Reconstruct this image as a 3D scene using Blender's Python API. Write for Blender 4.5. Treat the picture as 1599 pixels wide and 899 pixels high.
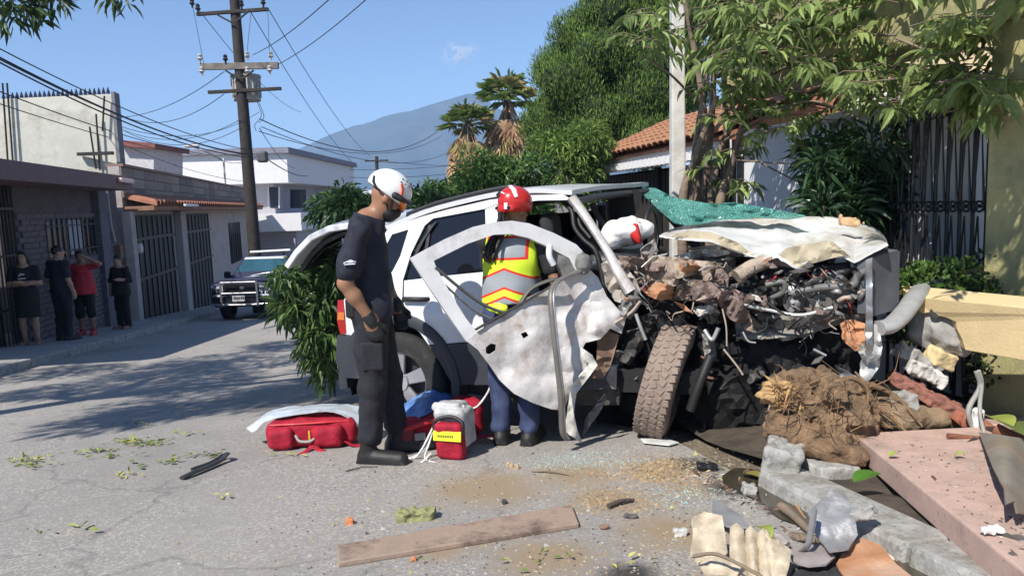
import bpy, math, random
import numpy as np
from mathutils import Vector, Matrix
from mathutils.geometry import delaunay_2d_cdt
sc = bpy.context.scene
for o in list(bpy.data.objects): bpy.data.objects.remove(o)
C = sc.collection
R = math.radians
# ------------------------------------------------------------------ camera, sky, sun, exposure
FPX, CAMZ, PITCH, ROLL = 1150.0, 1.53, R(6.57), 0.035
FW = np.array([0, math.cos(PITCH), -math.sin(PITCH)])
_r0 = np.array([1.0, 0, 0]); _u0 = np.array([0, math.sin(PITCH), math.cos(PITCH)])
RT = math.cos(ROLL)*_r0 - math.sin(ROLL)*_u0
UP = math.cos(ROLL)*_u0 + math.sin(ROLL)*_r0
CAM = np.array([0, 0, CAMZ])
cd = bpy.data.cameras.new('camera'); co = bpy.data.objects.new('camera', cd); C.objects.link(co)
cd.sensor_fit = 'HORIZONTAL'; cd.sensor_width = 36; cd.lens = 36*FPX/1599
cd.clip_start = .05; cd.clip_end = 20000
co.matrix_world = Matrix(((RT[0], UP[0], -FW[0], 0), (RT[1], UP[1], -FW[1], 0), (RT[2], UP[2], -FW[2], CAMZ), (0, 0, 0, 1)))
sc.camera = co
SUN_EL, SUN_AZ = 47, 36          # shadows run 36 degrees right of straight ahead
w = bpy.data.worlds.new('World'); sc.world = w; w.use_nodes = True
nt = w.node_tree; nt.nodes.clear()
sky = nt.nodes.new('ShaderNodeTexSky'); sky.sky_type = 'NISHITA'; sky.sun_disc = False
sky.sun_elevation = R(SUN_EL); sky.sun_rotation = R(180+SUN_AZ); sky.altitude = 1200
sky.air_density = 1.0; sky.dust_density = .1; sky.ozone_density = 4.5
bg = nt.nodes.new('ShaderNodeBackground'); bg.inputs[1].default_value = .108
out = nt.nodes.new('ShaderNodeOutputWorld')
nt.links.new(sky.outputs[0], bg.inputs[0]); nt.links.new(bg.outputs[0], out.inputs[0])
sl = bpy.data.lights.new('sun', 'SUN'); so = bpy.data.objects.new('sun', sl); C.objects.link(so)
sl.energy = 5; sl.angle = R(.5); sl.color = (1, .95, .87)
so.location = (-6, -8, 12)
so.rotation_euler = Vector((math.cos(R(SUN_EL))*math.sin(R(SUN_AZ)), math.cos(R(SUN_EL))*math.cos(R(SUN_AZ)), -math.sin(R(SUN_EL)))).to_track_quat('-Z', 'Y').to_euler()
sc.view_settings.view_transform = 'Standard'; sc.view_settings.look = 'None'
sc.view_settings.exposure = .5; sc.view_settings.gamma = 1
sc.cycles.max_bounces = 6; sc.cycles.transparent_max_bounces = 12; sc.cycles.volume_bounces = 1
sc.cycles.use_denoising = True

# ------------------------------------------------------------------ layout helpers (real positions along lines of sight)
SLOPE = .09
def G(x, y):                      # ground height: the street falls away, level again far off
    return -SLOPE*(np.clip(y, -12, 46)-4.5)
def ray(u, v):
    return FW + RT*((u-799.5)/FPX) + UP*((449.5-v)/FPX)
def W(u, v, Y):                   # point seen at photo pixel (u,v), Y metres ahead
    d = ray(u, v); return CAM + d*(Y/d[1])
def GR(u, v, h=0.0):              # point on the ground (raised by h)
    d = ray(u, v)
    t = (CAMZ - h - SLOPE*4.5)/(-d[2]-SLOPE*d[1])
    return CAM + d*t
def PL(u, v, p0, n):              # point on a plane
    d = ray(u, v); t = np.dot(np.asarray(p0)-CAM, n)/np.dot(d, n); return CAM + d*t
PHI = R(-12)
SD = np.array([math.sin(PHI), math.cos(PHI), 0]); SN = np.array([math.cos(PHI), -math.sin(PHI), 0])
def ST(s, t, h=0.0):              # street frame: s along, t to the right, h over the ground
    p = SD*s + SN*t; return np.array([p[0], p[1], G(p[0], p[1])+h])
def STz(s, t, z):
    p = SD*s + SN*t; return np.array([p[0], p[1], z])
def TP(u, v, t):                  # point on the upright plane at street offset t
    return PL(u, v, SN*t, SN)
def SPn(u, v, s):                 # point on the upright plane across the street at s
    return PL(u, v, SD*s, SD)

# ------------------------------------------------------------------ noise
def vn(P, f=1.0, seed=0):
    P = np.asarray(P, float)*f + seed*17.31
    i = np.floor(P).astype(np.int64); x = P-i; x = x*x*(3-2*x)
    def hsh(a, b, c):
        n = (a*374761393 + b*668265263 + c*2147483647 + seed*144269) & 0xffffffff
        n = ((n ^ (n >> 13))*1274126177) & 0xffffffff
        return ((n ^ (n >> 16)) & 0xffff)/32767.5-1
    r = 0
    for dx in (0, 1):
        for dy in (0, 1):
            for dz in (0, 1):
                wgt = (x[..., 0] if dx else 1-x[..., 0])*(x[..., 1] if dy else 1-x[..., 1])*(x[..., 2] if dz else 1-x[..., 2])
                r = r + wgt*hsh(i[..., 0]+dx, i[..., 1]+dy, i[..., 2]+dz)
    return r
def fbm(P, f=1.0, seed=0, o=3):
    return sum(vn(P, f*2**k, seed+k)*.5**k for k in range(o))

# ------------------------------------------------------------------ objects
WL = {}
def obj(name, V, F, mat, parent=None, smooth=None, bev=0, mi=None, keep=False):
    V = np.asarray(V, float).reshape(-1, 3)
    base = np.zeros(3) if keep else np.array([(V[:, 0].min()+V[:, 0].max())/2, (V[:, 1].min()+V[:, 1].max())/2, V[:, 2].min()])
    me = bpy.data.meshes.new(name)
    me.from_pydata((V-base).tolist(), [], F if isinstance(F, list) else np.asarray(F).tolist())
    for m in (mat if isinstance(mat, (list, tuple)) else [mat]): me.materials.append(m)
    if mi is not None: me.polygons.foreach_set('material_index', np.asarray(mi, np.int32))
    if smooth is not None:
        me.polygons.foreach_set('use_smooth', np.ones(len(me.polygons), bool))
        if smooth < 179: me.set_sharp_from_angle(angle=R(smooth))
    me.update()
    o = bpy.data.objects.new(name, me); C.objects.link(o)
    WL[o.name] = base
    if parent is not None: o.parent = parent; o.location = base-WL[parent.name]
    else: o.location = base
    if bev:
        b = o.modifiers.new('edge', 'BEVEL'); b.width = bev; b.segments = 2; b.limit_method = 'ANGLE'; b.angle_limit = R(40)
    return o
def thing(name, label, cat, loc, group=None):
    o = bpy.data.objects.new(name, None); C.objects.link(o); o.location = loc; o.empty_display_size = .1
    WL[o.name] = np.array(loc, float); return tag(o, label, cat, group)
def tag(o, label, cat=None, group=None, kind=None):
    if label: o['label'] = label
    if cat: o['category'] = cat
    if group: o['group'] = group
    if kind: o['kind'] = kind
    return o
def stru(o): o['kind'] = 'structure'; return o
def rotm(rx=0, ry=0, rz=0):
    return np.array(Matrix.Rotation(R(rz), 3, 'Z') @ Matrix.Rotation(R(ry), 3, 'Y') @ Matrix.Rotation(R(rx), 3, 'X'))
def frame(d):
    d = np.asarray(d, float); d = d/max(np.linalg.norm(d), 1e-9)
    a = np.array([0, 0, 1.0]) if abs(d[2]) < .9 else np.array([1.0, 0, 0])
    x = np.cross(a, d); x /= np.linalg.norm(x); return x, np.cross(d, x), d
class MB:
    def __init__(s): s.V = []; s.F = []; s.M = []; s.m = 0
    def add(s, V, F):
        b = len(s.V); s.V.extend([tuple(map(float, p)) for p in V]); s.F.extend([tuple(int(i)+b for i in f) for f in F]); s.M.extend([s.m]*len(F)); return s
    def box(s, c, size, rot=None):
        c = np.asarray(c, float); h = np.asarray(size, float)/2
        P = np.array([(x, y, z) for x in (-1, 1) for y in (-1, 1) for z in (-1, 1)])*h
        if rot is not None: P = P @ np.asarray(rot).T
        return s.add(P+c, [(0, 1, 3, 2), (4, 6, 7, 5), (0, 4, 5, 1), (2, 3, 7, 6), (0, 2, 6, 4), (1, 5, 7, 3)])
    def hexa(s, P):               # 4 bottom corners in order, 4 top corners in order
        return s.add(P, [(3, 2, 1, 0), (4, 5, 6, 7), (0, 1, 5, 4), (1, 2, 6, 5), (2, 3, 7, 6), (3, 0, 4, 7)])
    def prism(s, poly, vec):
        P = [np.asarray(p, float) for p in poly]; n = len(P); vec = np.asarray(vec, float)
        s.add(P+[p+vec for p in P], [tuple(range(n))[::-1], tuple(range(n, 2*n))]+[(i, (i+1) % n, n+(i+1) % n, n+i) for i in range(n)]); return s
    def tube(s, pts, r, n=8, cap=True, flat=1.0, closed=False):
        P = np.asarray(pts, float); k = len(P); r = np.full(k, r) if np.isscalar(r) else np.asarray(r, float)
        T = np.gradient(P, axis=0) if not closed else np.roll(P, -1, 0)-np.roll(P, 1, 0)
        x, y, _ = frame(T[0]); V = []
        for i in range(k):
            d = T[i]/max(np.linalg.norm(T[i]), 1e-9)
            x = x-d*np.dot(x, d); x /= max(np.linalg.norm(x), 1e-9); y = np.cross(d, x)
            for j in range(n):
                a = 2*math.pi*j/n; V.append(P[i]+(x*math.cos(a)+y*math.sin(a)*flat)*r[i])
        F = []
        for i in range(k if closed else k-1):
            i2 = (i+1) % k
            for j in range(n): F.append((i*n+j, i*n+(j+1) % n, i2*n+(j+1) % n, i2*n+j))
        if cap and not closed: F += [tuple(range(n))[::-1], tuple(range((k-1)*n, k*n))]
        return s.add(V, F)
    def grid(s, A):               # A[nu][nv] of points
        A = np.asarray(A, float); a, b = A.shape[:2]
        return s.add(A.reshape(-1, 3), [(i*b+j, (i+1)*b+j, (i+1)*b+j+1, i*b+j+1) for i in range(a-1) for j in range(b-1)])
    def o(s, name, mat, parent=None, smooth=None, bev=0, keep=False):
        return obj(name, s.V, s.F, mat, parent, smooth, bev, s.M if isinstance(mat, (list, tuple)) else None, keep)
def copy_tree(o, parent=None):
    c = o.copy(); C.objects.link(c); c.parent = parent
    for k in list(o.children): copy_tree(k, c)
    return c
def inst(src, loc, rot=(0, 0, 0), scale=(1, 1, 1), parent=None, name=None):   # a copy that shares the mesh
    c = bpy.data.objects.new(name or src.name.split('.')[0], src.data); C.objects.link(c)
    c.rotation_euler = rot; c.scale = scale
    if parent is not None: c.parent = parent; c.location = np.asarray(loc)-WL[parent.name]
    else: c.location = loc
    WL[c.name] = np.asarray(loc, float); return c
def spl(pts, n=24):               # smooth curve through points (Catmull-Rom)
    P = np.asarray(pts, float); P = np.vstack([2*P[0]-P[1], P, 2*P[-1]-P[-2]]); o = []
    m = len(P)-3
    for t in np.linspace(0, m-1e-6, n):
        i = int(t); f = t-i; a, b, c, d = P[i:i+4]
        o.append(.5*((2*b)+(-a+c)*f+(2*a-5*b+4*c-d)*f*f+(-a+3*b-3*c+d)*f**3))
    return np.array(o)
def inpoly(pt, poly):
    x, y = pt; c = False; n = len(poly)
    for i in range(n):
        x1, y1 = poly[i]; x2, y2 = poly[i-1]
        if (y1 > y) != (y2 > y) and x < (x2-x1)*(y-y1)/(y2-y1)+x1: c = not c
    return c
def tri_poly(loops, step):        # triangulated flat outline (first loop) with holes, filled with inner points
    pts, edges = [], []
    for L in loops:
        b = len(pts); Q = []
        for i, p in enumerate(L):
            q = L[(i+1) % len(L)]; k = max(1, int(math.hypot(q[0]-p[0], q[1]-p[1])/step))
            Q += [(p[0]+(q[0]-p[0])*j/k, p[1]+(q[1]-p[1])*j/k) for j in range(k)]
        pts += Q; edges += [(b+i, b+(i+1) % len(Q)) for i in range(len(Q))]
    L0 = np.array(loops[0]); nb = len(pts); B = np.array(pts)
    x0, y0 = L0.min(0); x1, y1 = L0.max(0); rr = random.Random(5)
    y = y0+step/2; row = 0
    while y < y1:
        x = x0+step/2*(1+row % 2)
        while x < x1:
            p = (x+rr.uniform(-.2, .2)*step, y+rr.uniform(-.2, .2)*step)
            if sum(inpoly(p, L) for L in loops) % 2 and np.min(np.abs(B-np.array(p)).sum(1)) > step*.5: pts.append(p)
            x += step
        y += step*.87; row += 1
    v, e, f, *_ = delaunay_2d_cdt([Vector(p) for p in pts], edges, [], 1, 1e-4)
    v = np.array([tuple(p) for p in v]); f = [tuple(t) for t in f]
    if len(loops) > 1: f = [t for t in f if sum(inpoly(tuple(v[list(t)].mean(0)), L) for L in loops) % 2]
    return v, f
def solid(V, F, t, center=False):
    V = np.asarray(V, float); N = np.zeros_like(V)
    for f in F:
        n = np.cross(V[f[1]]-V[f[0]], V[f[2]]-V[f[0]])
        for i in f: N[i] += n
    N /= np.maximum(np.linalg.norm(N, axis=1, keepdims=True), 1e-12)
    n = len(V); A = V+N*t*(.5 if center else 0); B = V-N*t*(.5 if center else 1)
    cnt = {}
    for f in F:
        for i in range(len(f)):
            a, b = f[i], f[(i+1) % len(f)]; k = (min(a, b), max(a, b)); cnt.setdefault(k, []).append((a, b))
    F2 = list(F)+[tuple(i+n for i in f[::-1]) for f in F]
    for k, l in cnt.items():
        if len(l) == 1: a, b = l[0]; F2.append((b, a, a+n, b+n))
    return np.vstack([A, B]), F2
def psheet(name, loops, fn, mat, parent=None, step=12, disp=None, t=.004, smooth=40, seed=0):
    """sheet metal / panel: outline along lines of sight, fn(u,v)->3D point on its own surface, crumple, thickness"""
    uv, F = tri_poly(loops, step)
    P = np.array([fn(u, v) for u, v in uv])
    nrm = np.cross(P[F[0][1]]-P[F[0][0]], P[F[0][2]]-P[F[0][0]])
    if np.dot(nrm, CAM-P[0]) < 0: F = [f[::-1] for f in F]
    if disp is not None:
        d = CAM-P.mean(0); d /= np.linalg.norm(d); P = P+disp(P)[:, None]*d
    V, F = solid(P, F, t)
    return obj(name, V, F, mat, parent, smooth)
def crumple(amp, f=6, seed=0):
    return lambda P: amp*(np.abs(vn(P, f, seed))*2-1+.55*(np.abs(vn(P, f*2.3, seed+3))*2-1)+.3*(np.abs(vn(P, f*5, seed+5))*2-1))

# ------------------------------------------------------------------ solid modelling by distance fields (bodies, bags, lumps)
def nets(phi, org, h):
    s = phi < 0; n = np.array(phi.shape)-1
    def sl_(a, d): return a[d[0]:d[0]+n[0], d[1]:d[1]+n[1], d[2]:d[2]+n[2]]
    cor = [(i, j, k) for i in (0, 1) for j in (0, 1) for k in (0, 1)]
    cnt = sum(sl_(s, c).astype(np.int8) for c in cor); act = (cnt > 0) & (cnt < 8)
    I = np.argwhere(act); acc = np.zeros((len(I), 3)); num = np.zeros(len(I))
    for c in cor:
        for ax in range(3):
            if c[ax]: continue
            c2 = list(c); c2[ax] = 1
            a = phi[I[:, 0]+c[0], I[:, 1]+c[1], I[:, 2]+c[2]]; b = phi[I[:, 0]+c2[0], I[:, 1]+c2[1], I[:, 2]+c2[2]]
            m = (a < 0) != (b < 0); t = np.where(m, a/np.where(m, a-b, 1), 0)
            p = np.tile(np.array(c, float), (len(I), 1)); p[:, ax] += t
            acc += p*m[:, None]; num += m
    V = (I+acc/num[:, None])*h+org
    idx = -np.ones(n, np.int64); idx[act] = np.arange(len(I)); F = []
    for ax in range(3):
        a = np.moveaxis(s, ax, 0); id_ = np.moveaxis(idx, ax, 0)
        d = a[:-1] != a[1:]; d[:, 0, :] = d[:, -1, :] = False; d[:, :, 0] = d[:, :, -1] = False
        E = np.argwhere(d); i, j, k = E.T
        q = np.stack([id_[i, j-1, k-1], id_[i, j, k-1], id_[i, j, k], id_[i, j-1, k]], 1)
        fl = a[:-1][d]
        if ax == 1: fl = ~fl
        q[~fl] = q[~fl][:, ::-1]; F.append(q)
    F = np.vstack(F); return V, F[(F >= 0).all(1)]
class SDF:
    def __init__(s, vox, k=.02): s.p = []; s.vox = vox; s.k = k; s.cuts = []; s.nz = None
    def cap(s, a, b, ra, rb=None, fl=None, k=None):
        s.p.append(('c', np.asarray(a, float), np.asarray(b, float), ra, ra if rb is None else rb, fl, k)); return s
    def ell(s, c, r, rot=None, k=None): s.p.append(('e', np.asarray(c, float), np.asarray(r, float), rot, k)); return s
    def box(s, c, size, rad, rot=None, k=None): s.p.append(('b', np.asarray(c, float), np.asarray(size, float)/2, rad, rot, k)); return s
    def cut(s, p, n): s.cuts.append((np.asarray(p, float), np.asarray(n, float)/np.linalg.norm(n))); return s
    def noise(s, amp, f, seed=0, o=3): s.nz = (amp, f, seed, o); return s
    def mesh(s):
        bb = []
        for p in s.p:
            if p[0] == 'c': m = max(p[3], p[4])*1.5; bb.append((np.minimum(p[1], p[2])-m, np.maximum(p[1], p[2])+m))
            elif p[0] == 'e': m = p[2].max(); bb.append((p[1]-m, p[1]+m))
            else: m = np.linalg.norm(p[2]); bb.append((p[1]-m, p[1]+m))
        ex = (s.nz[0] if s.nz else 0)+2.5*s.vox
        lo = np.min([b[0] for b in bb], 0)-ex; hi = np.max([b[1] for b in bb], 0)+ex
        n = np.ceil((hi-lo)/s.vox).astype(int)+1
        phi = np.full(n, .5); ax = [lo[i]+np.arange(n[i])*s.vox for i in range(3)]
        for p, b in zip(s.p, bb):
            kk = p[-1] or s.k; mg = kk+ex+.01
            i0 = np.maximum(((b[0]-mg-lo)/s.vox).astype(int), 0); i1 = np.minimum(((b[1]+mg-lo)/s.vox).astype(int)+2, n)
            q = np.stack(np.meshgrid(*[ax[i][i0[i]:i1[i]] for i in range(3)], indexing='ij'), -1)
            if p[0] == 'c':
                a, c, ra, rb, fl = p[1:6]; v = c-a; L = max(np.dot(v, v), 1e-9); z = q-a
                t = np.clip((z@v)/L, 0, 1); z = z-t[..., None]*v
                if fl is not None: e = np.asarray(fl[0], float); z = z+((1/fl[1]-1)*(z@e))[..., None]*e
                d = np.linalg.norm(z, axis=-1)-(ra+(rb-ra)*t)
                if fl is not None: d = d*min(1, fl[1])
            elif p[0] == 'e':
                z = q-p[1]
                if p[3] is not None: z = z@p[3]
                kx = np.linalg.norm(z/p[2], axis=-1); k2 = np.linalg.norm(z/p[2]**2, axis=-1)
                d = kx*(kx-1)/np.maximum(k2, 1e-6); d = np.where(kx < .05, -p[2].min(), d)
            else:
                z = q-p[1]
                if p[4] is not None: z = z@p[4]
                z = np.abs(z)-(p[2]-p[3]); d = np.linalg.norm(np.maximum(z, 0), axis=-1)+np.minimum(z.max(-1), 0)-p[3]
            S = tuple(slice(i0[i], i1[i]) for i in range(3)); o = phi[S]
            h = np.clip(.5+.5*(o-d)/kk, 0, 1); phi[S] = o*(1-h)+d*h-kk*h*(1-h)
        if s.nz or s.cuts: q = np.stack(np.meshgrid(*ax, indexing='ij'), -1)
        if s.nz:
            m = np.abs(phi) < s.nz[0]*2+s.vox*3; phi[m] += s.nz[0]*fbm(q[m], s.nz[1], s.nz[2], s.nz[3])
        for p0, nn in s.cuts: phi = np.maximum(phi, (q-p0)@nn)
        return nets(phi, lo, s.vox)
    def o(s, name, mat, parent=None, smooth=180, col=None, wr=None):
        V, F = s.mesh()
        if wr: V = V+wr(V)
        return obj(name, V, F, mat, parent, smooth)
# ------------------------------------------------------------------ procedural materials
MT = {}
def M(name, col, rough=.6, metal=0, var=.2, sc_=6, bump=0, bsc=40, spec=.5, dirt=None, damt=.45, dsc=3, isl=0, trans=0, alpha=1, emit=0, coat=0, sub=0, speck=None):
    if name in MT: return MT[name]
    m = bpy.data.materials.new(name); m.use_nodes = True; t = m.node_tree; N = t.nodes; Lk = t.links
    p = N['Principled BSDF']; tc = N.new('ShaderNodeTexCoord')
    def noi(s, d=5, ro=.6):
        n = N.new('ShaderNodeTexNoise'); n.inputs['Scale'].default_value = s; n.inputs['Detail'].default_value = d; n.inputs['Roughness'].default_value = ro
        Lk.new(tc.outputs['Object'], n.inputs['Vector']); return n.outputs['Fac']
    def mixc(f, a, b):
        x = N.new('ShaderNodeMix'); x.data_type = 'RGBA'
        Lk.new(f, x.inputs[0])
        for k, v in ((6, a), (7, b)):
            if isinstance(v, tuple): x.inputs[k].default_value = (*v, 1)
            else: Lk.new(v, x.inputs[k])
        return x.outputs[2]
    def ramp(f, a, b):
        x = N.new('ShaderNodeMapRange'); x.inputs[1].default_value = a; x.inputs[2].default_value = b; Lk.new(f, x.inputs[0]); return x.outputs[0]
    lo = tuple(max(0, c*(1-var)) for c in col); hi = tuple(min(1, c*(1+var)) for c in col)
    c = mixc(ramp(noi(sc_), .3, .7), lo, hi)
    if isl:
        g = N.new('ShaderNodeNewGeometry'); hs = N.new('ShaderNodeHueSaturation')
        Lk.new(ramp(g.outputs['Random Per Island'], 0, 1), hs.inputs['Value'])
        mr = hs.inputs['Value'].links[0].from_node; mr.inputs[3].default_value = 1-isl; mr.inputs[4].default_value = 1+isl
        hu = N.new('ShaderNodeMath'); hu.operation = 'MULTIPLY_ADD'; Lk.new(g.outputs['Random Per Island'], hu.inputs[0]); hu.inputs[1].default_value = -.035; hu.inputs[2].default_value = .517
        Lk.new(hu.outputs[0], hs.inputs['Hue']); Lk.new(c, hs.inputs['Color']); c = hs.outputs[0]
    if speck:
        v = N.new('ShaderNodeTexVoronoi'); v.inputs['Scale'].default_value = speck[1]; Lk.new(tc.outputs['Object'], v.inputs['Vector'])
        sp = N.new('ShaderNodeSeparateColor'); Lk.new(v.outputs['Color'], sp.inputs[0])
        c = mixc(ramp(sp.outputs[0], speck[2], speck[2]+.15), c, speck[0])
    if dirt:
        dn = noi(dsc, 8, .72); c = mixc(ramp(dn, damt+.12, damt-.06) if False else ramp(dn, 1-damt-.08, 1-damt+.14), c, dirt)
    Lk.new(c, p.inputs['Base Color'])
    p.inputs['Roughness'].default_value = rough; p.inputs['Metallic'].default_value = metal
    p.inputs['Specular IOR Level'].default_value = spec
    if rough > .2 and not emit: Lk.new(ramp(noi(sc_*2.3), .2, .8), p.inputs['Roughness']); r = p.inputs['Roughness'].links[0].from_node; r.inputs[3].default_value = rough*.85; r.inputs[4].default_value = min(1, rough*1.15)
    if bump:
        b = N.new('ShaderNodeBump'); b.inputs['Strength'].default_value = 1; b.inputs['Distance'].default_value = bump
        Lk.new(noi(bsc, 6, .65), b.inputs['Height']); Lk.new(b.outputs[0], p.inputs['Normal'])
    if trans:
        tr = N.new('ShaderNodeBsdfTranslucent'); Lk.new(c, tr.inputs[0]); mx = N.new('ShaderNodeMixShader'); mx.inputs[0].default_value = trans
        Lk.new(p.outputs[0], mx.inputs[1]); Lk.new(tr.outputs[0], mx.inputs[2]); Lk.new(mx.outputs[0], N['Material Output'].inputs[0])
    if alpha < 1: p.inputs['Alpha'].default_value = alpha
    if coat: p.inputs['Coat Weight'].default_value = coat; p.inputs['Coat Roughness'].default_value = .08
    if emit: p.inputs['Emission Color'].default_value = (*col, 1); p.inputs['Emission Strength'].default_value = emit
    MT[name] = m; return m
black = M('black plastic', (.012, .012, .014), .55, bump=.001, bsc=60)
rubber = M('rubber', (.018, .018, .018), .8, dirt=(.1, .085, .07), damt=.35, dsc=6)
steel = M('bare steel', (.35, .35, .36), .4, .8, var=.3, dirt=(.1, .06, .04), damt=.35, dsc=7)
chrome = M('chrome', (.75, .75, .77), .15, 1, var=.05)
conc = M('concrete', (.36, .35, .32), .9, bump=.004, bsc=30, dirt=(.17, .155, .13), damt=.42, dsc=2.5)
concd = M('broken concrete', (.33, .32, .30), .95, bump=.012, bsc=22, var=.3)
skin = M('skin', (.34, .185, .115), .5, var=.12, sc_=9)
skind = M('tanned skin', (.24, .125, .078), .5, var=.12, sc_=9)
hairm = M('black hair', (.012, .009, .008), .45, var=.4, sc_=60, bump=.004, bsc=90)
# ------------------------------------------------------------------ ground, road, kerbs, pavements
def node_mix(t, f, a, b):
    x = t.nodes.new('ShaderNodeMix'); x.data_type = 'RGBA'; t.links.new(f, x.inputs[0]); t.links.new(a, x.inputs[6]); x.inputs[7].default_value = (*b, 1); return x.outputs[2]
soil = M('soil', (.16, .125, .085), .95, bump=.02, bsc=14, var=.35, speck=((.3, .26, .2), 90, .8))
asph = M('asphalt', (.325, .30, .275), .9, var=.16, sc_=1.1, bump=.006, bsc=170, speck=((.44, .41, .38), 95, .62), dirt=(.245, .23, .215), damt=.46, dsc=.55, spec=.35)
def cracks(mat):
    t = mat.node_tree; N = t.nodes; L = t.links; p = N['Principled BSDF']; base = p.inputs['Base Color'].links[0].from_socket; geo = N.new('ShaderNodeNewGeometry')
    nz = N.new('ShaderNodeTexNoise'); nz.inputs['Scale'].default_value = 2.5; nz.inputs['Detail'].default_value = 6; L.new(geo.outputs['Position'], nz.inputs['Vector'])
    mx = N.new('ShaderNodeVectorMath'); mx.operation = 'MULTIPLY_ADD'; L.new(nz.outputs['Color'], mx.inputs[0]); mx.inputs[1].default_value = (.7, .7, .7); L.new(geo.outputs['Position'], mx.inputs[2])
    v = N.new('ShaderNodeTexVoronoi'); v.feature = 'DISTANCE_TO_EDGE'; v.inputs['Scale'].default_value = .55; L.new(mx.outputs[0], v.inputs['Vector'])
    m = N.new('ShaderNodeMapRange'); m.inputs[1].default_value = .012; m.inputs[2].default_value = .002; m.inputs[3].default_value = 0; m.inputs[4].default_value = .32; L.new(v.outputs['Distance'], m.inputs[0])
    L.new(node_mix(t, m.outputs[0], base, (.09, .085, .08)), p.inputs['Base Color'])
cracks(asph)
# sandy stains spilled on the asphalt round the wreck (a shape of their own)
def stain(mat, spots, col, sc_=3.0):
    t = mat.node_tree; N = t.nodes; L = t.links; p = N['Principled BSDF']; base = p.inputs['Base Color'].links[0].from_socket
    geo = N.new('ShaderNodeNewGeometry'); nz = N.new('ShaderNodeTexNoise'); nz.inputs['Scale'].default_value = sc_; nz.inputs['Detail'].default_value = 8; nz.inputs['Roughness'].default_value = .75
    L.new(geo.outputs['Position'], nz.inputs['Vector'])
    tot = None
    for (x, y, z), r in spots:
        d = N.new('ShaderNodeVectorMath'); d.operation = 'DISTANCE'; L.new(geo.outputs['Position'], d.inputs[0]); d.inputs[1].default_value = (x, y, z)
        m = N.new('ShaderNodeMapRange'); m.inputs[1].default_value = r; m.inputs[2].default_value = r*.2; L.new(d.outputs['Value'], m.inputs[0])
        if tot is None: tot = m.outputs[0]
        else:
            a = N.new('ShaderNodeMath'); a.operation = 'MAXIMUM'; L.new(tot, a.inputs[0]); L.new(m.outputs[0], a.inputs[1]); tot = a.outputs[0]
    a = N.new('ShaderNodeMath'); a.operation = 'MULTIPLY'; L.new(tot, a.inputs[0]); L.new(nz.outputs['Fac'], a.inputs[1])
    m = N.new('ShaderNodeMapRange'); m.inputs[1].default_value = .2; m.inputs[2].default_value = .5; L.new(a.outputs[0], m.inputs[0])
    L.new(node_mix(t, m.outputs[0], base, col), p.inputs['Base Color'])
stain(asph, [(tuple(GR(*q)), r) for q, r in (((1030, 735), .45), ((900, 740), .5), ((960, 780), .45), ((760, 760), .6), ((1060, 830), .5), ((850, 870), .45), ((700, 850), .35), ((1080, 760), .3))], (.33, .25, .165))
stain(asph, [(tuple(GR(*q)), r) for q, r in (((1150, 760), .28), ((1230, 790), .22), ((1090, 725), .3), ((980, 895), .2))], (.06, .055, .05), 5)
xs = np.array([-3000, -600, -120, -40, -20, -10, 0, 10, 20, 40, 120, 600, 3000.]); ys = np.array([-600, -100, -12, 0, 10, 20, 30, 46, 60, 120, 400, 1200, 4000.])
X, Y = np.meshgrid(xs, ys, indexing='ij')
gm = MB().grid(np.stack([X, Y, G(X, Y)-.02], -1)); gm.F = [f for f in gm.F]
stru(gm.o('ground', soil, keep=True))
TL, TR = -4.47, 1.87
def strip(name, t0, t1, s0, s1, h, mat, n=40):
    b = MB(); b.grid([[ST(s, t0, h), ST(s, t1, h)] for s in np.linspace(s0, s1, n)][::-1]); return stru(b.o(name, mat, keep=True))
b = MB(); b.grid([[ST(s, t, 0) for t in np.linspace(TL-.05, TR+.05, 12)] for s in np.linspace(-11, 45, 60)][::-1]); b.o('road', asph, keep=True)['kind'] = 'structure'
gutter = M('gutter asphalt', (.25, .225, .19), .8, var=.25, bump=.006, bsc=90, dirt=(.16, .14, .11), damt=.45, dsc=3)
puddle = M('gutter water', (.055, .045, .03), .06, var=.3, bump=.0006, bsc=14, spec=.6)
stru(psheet('gutter_water', [[tuple(p[:2]) for p in spl([(1128, 742, 0), (1150, 730, 0), (1190, 735, 0), (1228, 748, 0), (1258, 764, 0), (1275, 785, 0), (1290, 806, 0), (1276, 822, 0), (1240, 815, 0), (1212, 804, 0), (1188, 782, 0), (1155, 768, 0), (1130, 752, 0), (1128, 742, 0)], 70)[:-1]]], lambda u, v: GR(u, v, .012), puddle, None, 14, None, .004))
stru(psheet('gutter_water', [[tuple(p[:2]) for p in spl([(1345, 836, 0), (1372, 842, 0), (1420, 872, 0), (1475, 905, 0), (1440, 918, 0), (1400, 892, 0), (1362, 862, 0), (1345, 836, 0)], 50)[:-1]]], lambda u, v: GR(u, v, .012), puddle, None, 14, None, .004))
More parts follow.
